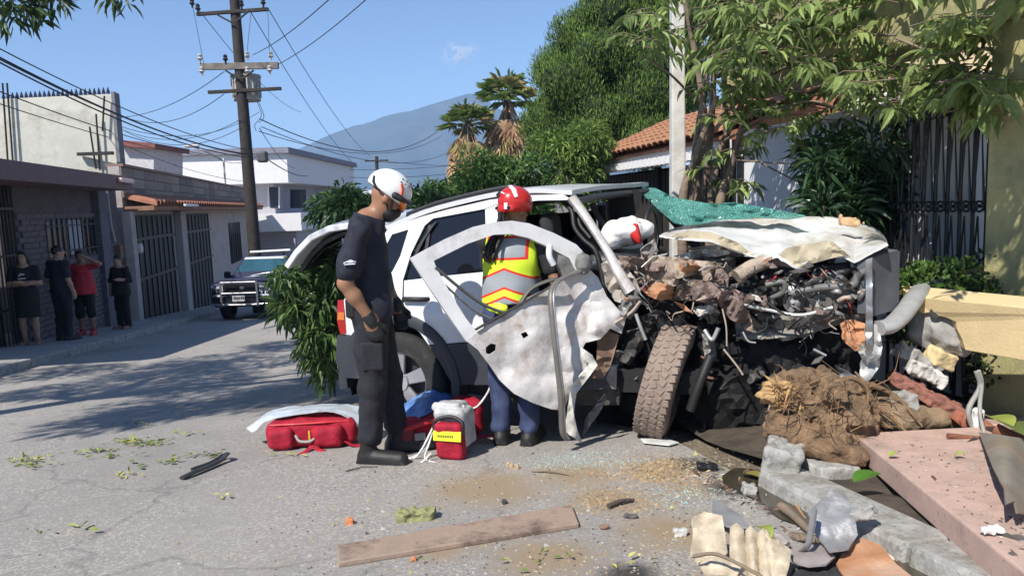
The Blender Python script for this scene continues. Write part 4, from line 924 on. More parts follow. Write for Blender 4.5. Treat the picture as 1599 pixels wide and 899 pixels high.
fo_ = B('window_frame', fr, M('dusty frame paint', (.62, .61, .61), .4, var=.08, coat=.3, dirt=(.42, .38, .34), damt=.4, dsc=5), DP(.0), 9, t=.045); bv = fo_.modifiers.new('edge', 'BEVEL'); bv.width = .012; bv.segments = 3; bv.limit_method = 'ANGLE'; bv.angle_limit = R(50)
skin_o = [(727, 531), (745, 517), (770, 502), (800, 485), (830, 463), (862, 447), (900, 428), (925, 420), (938, 432), (950, 462), (965, 480), (978, 497), (970, 520), (952, 512), (936, 528), (912, 534), (905, 548), (918, 566), (906, 590), (888, 612), (878, 640), (858, 637), (830, 627), (800, 612), (778, 592), (760, 566), (745, 545)]
hole = [(757, 541), (765, 535), (773, 537), (772, 546), (763, 552), (757, 550)]; hole2 = [(812, 520), (820, 517), (824, 523), (816, 528)]
def dent(P):
    x = (P-hinge)@((free_-hinge)/np.linalg.norm(free_-hinge)); z = P[:, 2]-RWP[2]
    d = -.07*np.clip(1-x/.6, 0, 1)*(1+vn(P, 5, 2))+.03*(np.abs(vn(P, 5, 7))*2-.6)*np.clip(1.15-x, .2, 1)+.016*(np.abs(vn(P, 13, 8))*2-1)*np.clip(1.0-x, .1, 1)
    d -= .035*np.exp(-((x-.72)**2/.02+(z-.60)**2/.006))              # handle scoop
    d += .03*np.abs(vn(P*np.array([1, 1, 2.2]), 4, 9))*np.clip(.75-x, 0, 1)
    return d
B('skin', skin_o, paintd, DP(.012), 5, dent, .006, [hole, hole2], 28)
B('lock_hole', [(752, 533), (778, 531), (779, 552), (755, 556)], tub, DP(-.07), 12); B('lock_hole', [(808, 513), (828, 513), (828, 530), (810, 531)], tub, DP(-.07), 12)
B('inner_panel', [(745, 520), (800, 490), (862, 452), (920, 424), (935, 440), (950, 480), (930, 520), (900, 545), (895, 590), (870, 628), (820, 615), (775, 580)], clad, DP(-.11), 14, t=.03)
for q, r0, m_ in (([(682, 418, 0), (722, 452, -.02), (760, 478, -.03), (800, 490, -.02), (815, 478, -.02)], .016, M('trim strip', (.09, .088, .08), .55)), ([(742, 514, .02), (790, 488, .02), (845, 458, .02), (880, 436, .03)], .013, black), ([(690, 440, -.03), (735, 480, -.04), (770, 500, -.04)], .012, steel), ([(810, 478, -.03), (830, 452, -.05), (862, 438, -.05), (880, 436, -.05)], .018, M('trim strip', (.09, .088, .08), .55))):
    MB().tube(spl([DP(d)(u, v) for u, v, d in q], 20), r0, 8, flat=.6).o('window_channel', m_, door, 60)
# sagging run channel hanging down in front of the skin
hs = M('hanging strip', (.16, .145, .13), .5, .3, var=.3)
P_ = spl([DP(.03)(928, 410), DP(.05)(905, 424), DP(.07)(878, 436), DP(.12)(864, 450), DP(.16)(861, 480), DP(.16)(866, 560), DP(.15)(872, 620), DP(.14)(875, 670), DP(.13)(882, 684)], 40)
MB().tube(P_, .017, 8, flat=.6).o('hanging_strip', hs, door, 60); MB().tube(P_-dn_*.0+np.array([.02, 0, 0]), .009, 6).o('hanging_strip', steel, door, 60)
# corner triangle with mirror mount
B('mirror_mount', [(862, 388), (893, 405), (908, 428), (885, 436), (872, 412)], M('grey trim', (.17, .165, .155), .7, bump=.004), DP(.0), 8, crumple(.012, 12), .02)
s_ = SDF(.012, .02); s_.ell(DP(.04)(915, 412), (.05, .05, .06)).noise(.02, 14, 2); s_.o('mirror_stub', M('grey trim', (.17, .165, .155), .7, bump=.004), door)
MB().tube(spl([DP(.02)(863, 384), DP(.03)(862, 400), DP(.02)(868, 414)], 8), .02, 8).o('white_bracket', paint, door, 60)
# curled edge strip below the door
cs = [(904, 540), (922, 552), (930, 568), (912, 592), (897, 612), (893, 640), (899, 668), (908, 690), (888, 678), (877, 668), (884, 640), (886, 612), (900, 588), (914, 570), (906, 555)]
B('torn_edge', cs, M('torn white metal', (.58, .56, .50), .5, var=.2, bump=.004, dirt=(.25, .19, .13), damt=.4, dsc=9), DP(.05), 6, crumple(.025, 14, 3), .008, sm=60)
B('torn_edge', [(912, 650), (930, 628), (942, 612), (945, 618), (932, 645), (920, 662), (908, 685)], clad, DP(.02), 6, crumple(.02, 16, 4), .006)
B('rusted_inner_edge', [(930, 530), (948, 515), (965, 522), (958, 545), (950, 570), (938, 590), (920, 588), (928, 568)], M('rusty muddy metal', (.20, .125, .085), .8, var=.4, bump=.006), DP(-.03), 7, crumple(.04, 10, 5), .006)

# ---- a-pillar, header wrench, dashboard, airbag, windscreen
P_ = spl([near_e[-1]+np.array([0, 0, -.02]), SP(912, 335, .22), SP(935, 370, .18), SP(952, 398, .14), SP(966, 425, .1), SP(985, 455, .1)], 26)
MB().tube(P_, np.interp(np.linspace(0, 1, 26), [0, .5, 1], [.05, .04, .06]), 8, flat=.65).o('front_pillar', paintd, suv, 60)
P_ = spl([SP(880, 316, .3), SP(893, 330, .26), SP(897, 355, .22), SP(912, 375, .2), SP(930, 392, .18), SP(940, 430, .16), SP(946, 470, .14)], 24); MB().tube(P_, .016, 8).o('door_seal', black, suv, 60)
P_ = spl([SP(905, 330, .3), SP(905, 350, .26), SP(922, 372, .22)], 12); MB().tube(P_, .014, 8).o('door_seal', black, suv, 60)
A('pillar_foot', [(938, 412), (958, 400), (985, 425), (1000, 452), (985, 478), (960, 470), (945, 445)], M('dusty crushed metal', (.40, .36, .32), .6, var=.35, bump=.006, dirt=(.17, .13, .1), damt=.45, dsc=9), lambda u, v: SP(u, v, .1), 8, crumple(.05, 9, 6), .01)
P_ = [SP(925, 320, 1.0), SP(932, 335, .95), SP(945, 355, .9)]; MB().tube(spl(P_, 10), .022, 8).o('mirror_arm', steel, suv, 60)
A('visor_flap', [(952, 312), (990, 296), (1003, 300), (998, 325), (985, 345), (955, 352), (950, 330)], tub, lambda u, v: SP(u, v, 1.15), 12, crumple(.02, 6))
dsh = SDF(.02, .06); dsh.box(SP(985, 402, .85), (.3, 1.3, .14), .06, rotm(0, 8, -22)).noise(.015, 7, 3); dsh.o('dashboard', clad, suv)
ab = SDF(.012, .05); ab.ell(SP(968, 366, .55), (.15, .14, .085)).ell(SP(990, 362, .62), (.12, .14, .08)).ell(SP(955, 378, .5), (.09, .1, .06)).noise(.035, 8, 1); ab.o('airbag', M('airbag cloth', (.74, .73, .70), .85, var=.07, bump=.006, bsc=18), suv)
ab = SDF(.01, .03); ab.ell(SP(993, 364, .5), (.055, .07, .085), rotm(0, 0, -22)).noise(.03, 12, 1); ab.o('red_patch', M('red cloth', (.5, .02, .015), .8, var=.3), suv)
cc = SP(1018, 362, .9); MB().tube([cc+(HX*.25*math.sin(q)*.5+INW*math.sin(q)*.9+np.array([0, 0, 1])*math.cos(q))*.17 for q in np.linspace(0, 6.28, 28, endpoint=False)], .018, 8, closed=True).o('steering_wheel', black, suv, 60)
# shattered green windscreen lying over the cowl
gl = bpy.data.materials.new('shattered green glass'); gl.use_nodes = True; t = gl.node_tree; p = t.nodes['Principled BSDF']
v_ = t.nodes.new('ShaderNodeTexVoronoi'); v_.feature = 'DISTANCE_TO_EDGE'; v_.inputs['Scale'].default_value = 70; tc = t.nodes.new('ShaderNodeTexCoord'); t.links.new(tc.outputs['Object'], v_.inputs['Vector'])
mr = t.nodes.new('ShaderNodeMapRange'); mr.inputs[1].default_value = .0; mr.inputs[2].default_value = .14; t.links.new(v_.outputs['Distance'], mr.inputs[0])
nz = t.nodes.new('ShaderNodeTexNoise'); nz.inputs['Scale'].default_value = 9; t.links.new(tc.outputs['Object'], nz.inputs['Vector'])
cr = t.nodes.new('ShaderNodeMix'); cr.data_type = 'RGBA'; t.links.new(mr.outputs[0], cr.inputs[0]); cr.inputs[6].default_value = (.26, .58, .50, 1); cr.inputs[7].default_value = (.015, .15, .125, 1)
t.links.new(cr.outputs[2], p.inputs['Base Color']); p.inputs['Roughness'].default_value = .18
mr2 = t.nodes.new('ShaderNodeMapRange'); mr2.inputs[1].default_value = .3; mr2.inputs[2].default_value = .7; mr2.inputs[3].default_value = .62; mr2.inputs[4].default_value = .95; t.links.new(nz.outputs['Fac'], mr2.inputs[0]); t.links.new(mr2.outputs[0], p.inputs['Alpha'])
bm_ = t.nodes.new('ShaderNodeBump'); bm_.inputs['Distance'].default_value = .006; t.links.new(v_.outputs['Distance'], bm_.inputs['Height']); t.links.new(bm_.outputs[0], p.inputs['Normal'])
def WSf(u, v):
    k = min(max((v-288)/62, 0), 1); return SP(u, v, 1.55-.75*k-.1*max(0, (u-1150)/110))
psheet('windscreen', [[(1001, 291), (1022, 293), (1050, 307), (1080, 313), (1110, 318), (1150, 317), (1190, 323), (1230, 330), (1262, 337), (1235, 342), (1195, 340), (1150, 342), (1120, 344), (1095, 349), (1070, 352), (1050, 347), (1036, 334), (1020, 318), (1004, 303)]], WSf, gl, suv, 5, crumple(.10, 4, 3), .006, 35)

# ---- hood, thrown up and folded
tops = [(1028, 368), (1048, 358), (1080, 350), (1120, 343), (1170, 339), (1230, 337), (1290, 338), (1330, 343), (1360, 353), (1378, 365), (1386, 378)]
bots = [(1028, 372), (1060, 369), (1090, 372), (1130, 382), (1165, 394), (1182, 402), (1200, 406), (1215, 400), (1230, 408), (1243, 417), (1270, 409), (1295, 402), (1318, 398), (1326, 402), (1334, 408), (1352, 400), (1372, 392), (1386, 383)]
us = np.linspace(1030, 1385, 64); tv = np.interp(us, *zip(*tops)); bv = np.interp(us, *zip(*bots))
gA = []
for i, u in enumerate(us):
    rowp = []
    for j in range(22):
        q = j/21; v = bv[i]+(tv[i]-bv[i])*q; o_ = .16+1.3*q+.05*math.sin(u*.05)*(1-q)
        p = SP(u, v, o_); p[2] += .018*vn(p, 7, 5)*(1-q*.6)+.01*abs(vn(p, 15, 6))*(1-q); rowp.append(p)
    gA.append(rowp)
mb = MB().grid(np.array(gA)); V, F = solid(mb.V, mb.F, .012)
V = np.asarray(V); cen = [np.mean(V[list(f)], 0) for f in F]
mi = []
nq = len(mb.F)
for k, f in enumerate(F):
    if k < nq: j = k % 21; i = k//21; mi.append(1 if (j < 7 and (16 < i < 27 or 33 < i < 50) and vn(np.array(cen[k]), 8, 2) > -.25-(.35 if j < 4 else 0)) else 0)
    else: mi.append(1 if k < 2*nq else 0)
hood = obj('hood', V, F, M('crumpled hood paint', (.76, .76, .75), .4, var=.05, coat=.3, dirt=(.44, .38, .27), damt=.44, dsc=2.6, bump=.003, bsc=12), suv, 45); hood['label'] = 'crumpled white hood with dusty folded edge'
A('hood_fold', [(1216, 401), (1226, 388), (1262, 380), (1300, 377), (1314, 388), (1328, 402), (1318, 399), (1295, 404), (1270, 411), (1244, 418), (1230, 409)], primer, lambda u, v: SP(u, v, .12), 6, crumple(.02, 8, 3), .006, sm=25)
A('hood_fold', [(1040, 369), (1075, 360), (1110, 362), (1150, 378), (1180, 400), (1165, 396), (1128, 384), (1085, 374)], primer, lambda u, v: SP(u, v, .14), 6, crumple(.02, 8, 5), .006, sm=25)
A('hood_fold', [(1198, 405), (1216, 398), (1243, 417), (1232, 418), (1212, 413), (1200, 418), (1188, 410)], M('dusty crushed metal', (.40, .36, .32), .6), lambda u, v: SP(u, v, .2), 6, crumple(.03, 12, 2), .008)
s_ = SDF(.008, .015); p = SP(1316, 347, .75); s_.cap(p, p+HX*.12+np.array([0, 0, .0]), .016, .022).cap(p, p-HX*.03+np.array([0, 0, .05]), .014, .006).noise(.022, 28, 1); s_.o('bark_scrap', M('light wood', (.5, .32, .17), .8, var=.3), suv)

# ---- engine bay seen from the side
eb = M('engine black', (.006, .006, .007), .85, var=.5, sc_=14, bump=.01, bsc=30)
s_ = SDF(.035, .05)
for x, y, z, sx, sy, sz in ((2.25, 1.0, .75, .7, .8, .5), (2.0, .9, .45, .9, 1.0, .4), (2.75, 1.1, .6, .5, .9, .5), (1.75, .8, .75, .3, 1.2, .6), (2.35, 1.2, 1.0, .8, .5, .2)): s_.box(CL(x, y, z), (sx, sy, sz), .06, rotm(0, 0, -22))
s_.noise(.05, 6, 3); s_.o('engine_block', eb, suv)
b = MB(); b.hexa([CL(1.5, 1.35, .3), CL(3.0, 1.35, .3), CL(3.0, 1.45, .3), CL(1.5, 1.45, .3), CL(1.5, 1.35, 1.05), CL(3.0, 1.35, .98), CL(3.0, 1.45, .98), CL(1.5, 1.45, 1.05)]); b.o('far_fender', tub, suv)
scrap_c = [M('scrap rust orange', (.46, .22, .11), .8, var=.35, bump=.006, dirt=(.25, .17, .12), damt=.45, dsc=10), M('scrap cream', (.44, .355, .28), .75, var=.3, bump=.008, dirt=(.15, .105, .075), damt=.5, dsc=11), M('scrap grey', (.30, .29, .28), .55, .35, var=.4, bump=.006, dirt=(.12, .09, .07), damt=.45, dsc=9), M('scrap dark', (.05, .047, .045), .6, var=.5, bump=.006), M('scrap mauve', (.27, .20, .175), .7, var=.35, bump=.008, dirt=(.10, .065, .05), damt=.5, dsc=11), M('scrap pale', (.66, .63, .58), .5, .2, var=.2, bump=.004, dirt=(.3, .24, .19), damt=.42, dsc=9)]
def scrap(L, k, o_, amp=.05, f=9, seed=0, name='metal_scrap', step=6, mat=None): return psheet(name, [L], lambda u, v: SP(u, v, o_+.15*math.sin(u*.11+v*.07+seed)*.5), mat or scrap_c[k], suv, step, crumple(amp, f, seed), .005, 22)
SCR = [([(965, 398), (982, 400), (1020, 408), (1040, 412), (1038, 422), (1000, 425), (984, 420), (982, 442), (968, 430)], 4, .15), ([(1000, 390), (1022, 372), (1028, 392), (1018, 408), (1002, 405)], 2, .4), ([(1040, 415), (1062, 405), (1085, 412), (1105, 420), (1080, 428), (1055, 430)], 0, .1), ([(1030, 432), (1062, 420), (1095, 424), (1118, 438), (1105, 455), (1070, 450), (1040, 445)], 1, .14), ([(1000, 450), (1030, 440), (1060, 450), (1056, 464), (1030, 470), (1012, 462)], 0, .06), ([(1110, 420), (1125, 414), (1138, 432), (1135, 448), (1115, 446)], 4, .1), ([(1085, 452), (1120, 448), (1150, 456), (1180, 462), (1170, 474), (1130, 466), (1095, 462)], 4, .08), ([(1120, 460), (1150, 462), (1165, 480), (1172, 505), (1180, 518), (1160, 510), (1140, 498), (1125, 480)], 4, .04), ([(1155, 485), (1170, 484), (1176, 518), (1162, 515)], 1, .0), ([(1160, 465), (1195, 458), (1200, 480), (1180, 492), (1165, 480)], 4, .1), ([(1050, 400), (1100, 388), (1160, 392), (1120, 400), (1075, 404)], 5, .3), ([(1070, 388), (1120, 382), (1175, 396), (1140, 402), (1100, 396)], 5, .35), ([(1075, 462), (1115, 456), (1118, 470), (1085, 474)], 3, .1), ([(1078, 480), (1120, 474), (1122, 488), (1090, 494)], 5, .12),
       ([(968, 440), (992, 445), (1000, 475), (985, 500), (968, 490), (960, 465)], 2, .1), ([(962, 490), (1000, 500), (1005, 540), (985, 572), (960, 560), (952, 525)], 3, .16), ([(975, 500), (1010, 490), (1040, 505), (1030, 540), (1000, 545)], 3, .2), ([(950, 540), (985, 555), (1000, 590), (960, 600), (940, 585)], 2, .18), ([(1180, 420), (1210, 415), (1230, 430), (1200, 440)], 3, .3), ([(1230, 430), (1290, 420), (1340, 425), (1330, 445), (1260, 448)], 3, .5), ([(1250, 455), (1300, 448), (1345, 455), (1320, 470), (1270, 470)], 3, .4), ([(1096, 520), (1115, 530), (1120, 560), (1105, 572), (1098, 545)], 2, .2), ([(1140, 560), (1180, 555), (1200, 585), (1170, 600)], 3, .3), ([(1195, 590), (1215, 580), (1225, 600), (1205, 612)], 3, .2)]
for i, (L, k, o_) in enumerate(SCR): scrap(L, k, o_, .05, 9+i % 4, i)
A('torn_dark_sheet', [(1085, 500), (1130, 510), (1200, 520), (1280, 520), (1345, 515), (1350, 570), (1310, 600), (1260, 640), (1200, 690), (1120, 690), (1085, 660), (1075, 580)], M('black shade sheet', (.007, .007, .008), .8, var=.5, bump=.01), lambda u, v: SP(u, v, .3), 9, crumple(.07, 6, 2), .006, sm=25)  # these two black sheets are added as the deep shade below the engine
A('torn_dark_sheet', [(950, 560), (1000, 570), (1060, 560), (1090, 600), (1080, 680), (1000, 690), (930, 660), (935, 600)], M('black shade sheet', (.007, .007, .008), .8), lambda u, v: SP(u, v, .45), 10, crumple(.07, 6, 4), .006, sm=25)
rg = np.random.default_rng(76)
for i in range(44):                          # shards and loose wires
    u, v = rg.uniform(970, 1350), rg.choice([rg.uniform(400, 500), rg.uniform(480, 600)], p=[.7, .3]); a0 = rg.uniform(-.7, .7); L = rg.uniform(14, 48); w2 = rg.uniform(2, 6)
    ca, sa_ = math.cos(a0), math.sin(a0); pts = [(u-ca*L/2, v-sa_*L/2), (u+sa_*w2, v-ca*w2*1.2), (u+ca*L/2, v+sa_*L/2), (u-sa_*w2, v+ca*w2)]
    scrap(pts, int(rg.choice([0, 1, 2, 2, 3, 3, 4, 5])), rg.uniform(.02, .3), .02, 20, i+200, 'metal_shard', 9)
for i in range(60):
    u, v = rg.uniform(980, 1350), rg.uniform(410, 520); pts = [(u, v, rg.uniform(.02, .2))]
    for _ in range(4): u += rg.uniform(-14, 16); v += rg.uniform(-12, 16); pts.append((min(u, 1356), v, rg.uniform(.02, .25)))
    MB().tube(spl([SP(*p) for p in pts], 14), rg.uniform(.002, .0045), 5).o('wire', [black, M('wire tan', (.38, .31, .25), .6), M('wire grey', (.3, .3, .3), .5), M('wire red', (.3, .03, .02), .5)][int(rg.choice([0, 0, 1, 2, 2, 1, 0, 0, 0, 3], 1)[0])], suv, 60)
# many small torn bits across the middle
rg = np.random.default_rng(77)
for i in range(24):
    u, v = rg.uniform(985, 1345), rg.uniform(415, 500); r0 = rg.uniform(6, 15); nn_ = 6
    L = [(u+r0*rg.uniform(.5, 1.4)*math.cos(a_)*1.5, v+r0*rg.uniform(.4, 1)*math.sin(a_)) for a_ in np.linspace(0, 6.28, nn_, endpoint=False)]
    k = rg.choice([0, 1, 2, 3, 3, 4, 2]) if u < 1200 else rg.choice([2, 3, 3, 3, 4])
    scrap(L, k, rg.uniform(.08, .45), .05, 14, i+50, step=7)
# recognisable engine parts
def cbox(name, u, v, o_, size, mat, rz=0, bev=.012, par=suv): return MB().box(SP(u, v, o_), size, rotm(8*math.sin(u), 6*math.cos(v), -22+rz)).o(name, mat, par, bev=bev)
gpl = M('grey plastic part', (.16, .16, .17), .5, var=.3, dirt=(.22, .17, .13), damt=.42, dsc=8); alu = M('cast aluminium', (.17, .16, .15), .55, .4, var=.35, bump=.004, dirt=(.10, .065, .045), damt=.5, dsc=9)
bat = cbox('battery', 1292, 436, .42, (.26, .18, .19), black); cbox('battery_label', 1292, 436, .325, (.2, .006, .07), M('battery grey', (.3, .3, .3), .5), par=bat, bev=0)
cbox('air_filter_box', 1225, 428, .5, (.3, .25, .17), gpl, 10); cbox('fuse_box', 1165, 430, .42, (.2, .16, .12), black, -15); cbox('control_unit', 1120, 408, .4, (.2, .15, .06), alu, 20, .006)
for k in range(5): MB().tube(spl([SP(1188+k*13, 446-k, .3), SP(1196+k*13, 440-k, .24), SP(1206+k*13, 456, .2), SP(1206+k*13, 474, .26)], 10), .024, 9).o('intake_runner', alu, suv, 60)
for (u, v, r0) in ((1242, 470, .07), (1282, 474, .09), (1318, 462, .06)):
    c = SP(u, v, .2); MB().tube([c, c-INW*.03, c-INW*.03, c-INW*.05], [r0, r0, r0*.75, r0*.7], 22).o('pulley', alu, suv, 40)
cbox('alternator', 1262, 487, .34, (.18, .16, .15), alu, 0, .03); cbox('frame_rail', 1140, 532, .5, (.9, .1, .13), M('frame rail', (.07, .065, .06), .7, dirt=(.16, .11, .08), damt=.45, dsc=6), 0, .015)
q = [SP(1108+9*0, 520, .35)+np.array([.055*math.cos(a_), .055*math.sin(a_), -.0095*a_]) for a_ in np.linspace(0, 34, 110)]; MB().tube(q, .009, 7).o('coil_spring', M('rusty spring', (.17, .09, .06), .7, var=.3), suv, 60)
A('torn_fender', [(985, 405), (1020, 398), (1075, 405), (1130, 410), (1165, 428), (1120, 436), (1085, 428), (1040, 440), (1005, 446), (990, 430)], scrap_c[1], lambda u, v: SP(u, v, .17+.08*math.sin(u*.04)), 6, crumple(.06, 6, 12), .006, sm=25)
A('torn_fender', [(1000, 440), (1060, 432), (1110, 440), (1150, 452), (1180, 470), (1140, 482), (1090, 470), (1040, 468)], scrap_c[4], lambda u, v: SP(u, v, .1+.06*math.sin(u*.05)), 6, crumple(.06, 7, 14), .006, sm=25)
# beam across the lower front, rusty bracket, radiator slab, bumper tube
A('bumper_beam', [(1190, 495), (1240, 487), (1295, 481), (1335, 484), (1352, 492), (1350, 508), (1320, 504), (1280, 516), (1230, 526), (1190, 530), (1150, 528), (1150, 500)], M('dented grey steel', (.30, .28, .25), .6, .2, var=.25, bump=.005, dirt=(.13, .11, .09), damt=.45, dsc=7), lambda u, v: SP(u, v, .22+.03*math.sin(v*.2)), 8, crumple(.025, 8, 1), .03)
A('rusty_bracket', [(1312, 505), (1330, 498), (1352, 505), (1350, 545), (1335, 548), (1320, 535)], scrap_c[0], lambda u, v: SP(u, v, .12), 6, crumple(.04, 12, 3), .012)
rad = A('radiator', [(1358, 408), (1364, 403), (1402, 390), (1405, 394), (1404, 470), (1395, 485), (1362, 494), (1357, 490)], M('radiator grey', (.115, .12, .135), .7, .2, var=.2, bump=.003, bsc=80, dirt=(.2, .19, .17), damt=.35, dsc=5), lambda u, v: SP(u, v, .1+(u-1358)*.006), 9, crumple(.012, 8, 2), .07)
A('radiator_edge', [(1352, 405), (1362, 402), (1363, 560), (1352, 560)], steel, lambda u, v: SP(u, v, .06), 8, crumple(.012, 15, 4), .03)
P_ = spl([SP(1372, 512, .1), SP(1390, 508, .15), SP(1410, 490, .3), SP(1428, 465, .5), SP(1440, 450, .8)], 16); MB().tube(P_, .06, 12, flat=.7).o('bumper_tube', M('bent pale steel', (.5, .5, .49), .45, .4, var=.2, dirt=(.25, .23, .2), damt=.4, dsc=6), suv, 60)
A('hanging_bumper_end', [(1352, 500), (1372, 508), (1378, 540), (1372, 575), (1352, 602), (1340, 592), (1346, 560), (1338, 545), (1350, 530)], M('bent pale steel', (.5, .5, .49), .45, .4), lambda u, v: SP(u, v, .08), 7, crumple(.05, 9, 5), .01)
A('hanging_bumper_end', [(1310, 575), (1345, 590), (1352, 600), (1335, 602), (1312, 590)], steel, lambda u, v: SP(u, v, .06), 7, crumple(.03, 11, 6), .01)
A('bumper_cover', [(1392, 455), (1440, 440), (1500, 428), (1526, 412), (1536, 425), (1538, 470), (1480, 470), (1420, 480)], M('black bumper skin', (.02, .021, .024), .3, var=.3, dirt=(.07, .065, .06), damt=.35, dsc=5), lambda u, v: W(u, v, 4.75-.2*math.sin((u-1392)*.02)), 12, crumple(.012, 4, 2), .012)
# hoses, cables, struts
hm = [M('hose black', (.02, .02, .02), .5), M('hose grey', (.14, .135, .13), .5), M('wire tan', (.38, .31, .25), .6), M('pipe silver', (.5, .49, .47), .35, .6, var=.2)]
for i in range(64):
    u, v = rg.uniform(1120, 1350), rg.uniform(425, 498); ln = rg.uniform(25, 80); pts = [(u, v, rg.uniform(.1, .4))]; a_ = rg.uniform(-.5, .5)
    for _ in range(4): a_ += rg.uniform(-.7, .7); u += ln/4*math.cos(a_); v += ln/5*math.sin(a_); pts.append((min(u, 1356), min(max(v, 415), 505), rg.uniform(.1, .4)))
    k = rg.choice([0, 0, 1, 1, 2, 3]); MB().tube(spl([SP(*p) for p in pts], 16), rg.choice([.006, .009, .014, .018]), 7).o('hose', hm[k], suv, 60)
for pts, r0, k in (([(1150, 432, .1), (1172, 418, .15), (1195, 408, .2)], .045, 1), ([(1236, 458, .1), (1262, 452, .1), (1290, 448, .12), (1330, 446, .12), (1340, 430, .12), (1355, 422, .1)], .022, 1), ([(1196, 445, .1), (1222, 440, .1), (1224, 455, .12), (1205, 465, .15)], .016, 1), ([(1160, 476, .05), (1200, 484, .06), (1250, 492, .05), (1300, 480, .08)], .012, 3), ([(1195, 470, .05), (1225, 490, .04), (1240, 490, .05)], .006, 0),
                   ([(1128, 482, .05), (1134, 510, .04), (1135, 540, .05)], .005, 2), ([(1160, 518, .05), (1168, 532, .04), (1180, 535, .05)], .006, 3), ([(960, 504, .05), (985, 488, .06), (1000, 470, .05)], .01, 2), ([(993, 490, .06), (1000, 510, .05), (1008, 530, .06)], .012, 3), ([(1100, 515, .1), (1112, 530, .08), (1122, 512, .08)], .014, 3), ([(1130, 545, .1), (1150, 570, .1), (1160, 585, .1)], .006, 2), ([(1180, 520, .05), (1196, 512, .05), (1198, 495, .05)], .005, 0), ([(1200, 640, .1), (1212, 600, .1), (1206, 590, .1), (1195, 600, .1)], .006, 2), ([(1270, 545, .1), (1290, 555, .1)], .008, 3), ([(1110, 555, .15), (1092, 600, .1), (1078, 640, .1)], .03, 0)):
    MB().tube(spl([SP(*p) for p in pts], 18), r0, 9).o('hose' if r0 < .03 else 'pipe', hm[k] if r0 != .045 else scrap_c[1], suv, 60)
# front wheel, broken off and turned: tread towards the viewer, leaning
fwc = W(1040, 592, 4.72); up_ = W(1066, 515, 4.78)-W(1020, 670, 4.72); up_ /= np.linalg.norm(up_)
axd = np.array([.97, -.33, 0]); axd = axd-up_*np.dot(axd, up_); axd /= np.linalg.norm(axd)
wheel('wheel', fwc, -axd, .385, .205, suv, rimm, M('dusty tyre', (.27, .205, .165), .92, var=.3, sc_=9, bump=.006, bsc=50, dirt=(.12, .095, .08), damt=.42, dsc=9), tread=46)
MB().tube([fwc+axd*.05, fwc+axd*.4+np.array([0, .2, .08])], .05, 10).o('axle_stub', eb, suv, 60)
MB().tube(spl([fwc+axd*.2+np.array([0, 0, .1]), fwc+axd*.25+np.array([0, .1, .3]), fwc+axd*.3+np.array([0, .3, .5])], 8), .035, 10).o('suspension_strut', eb, suv, 60)
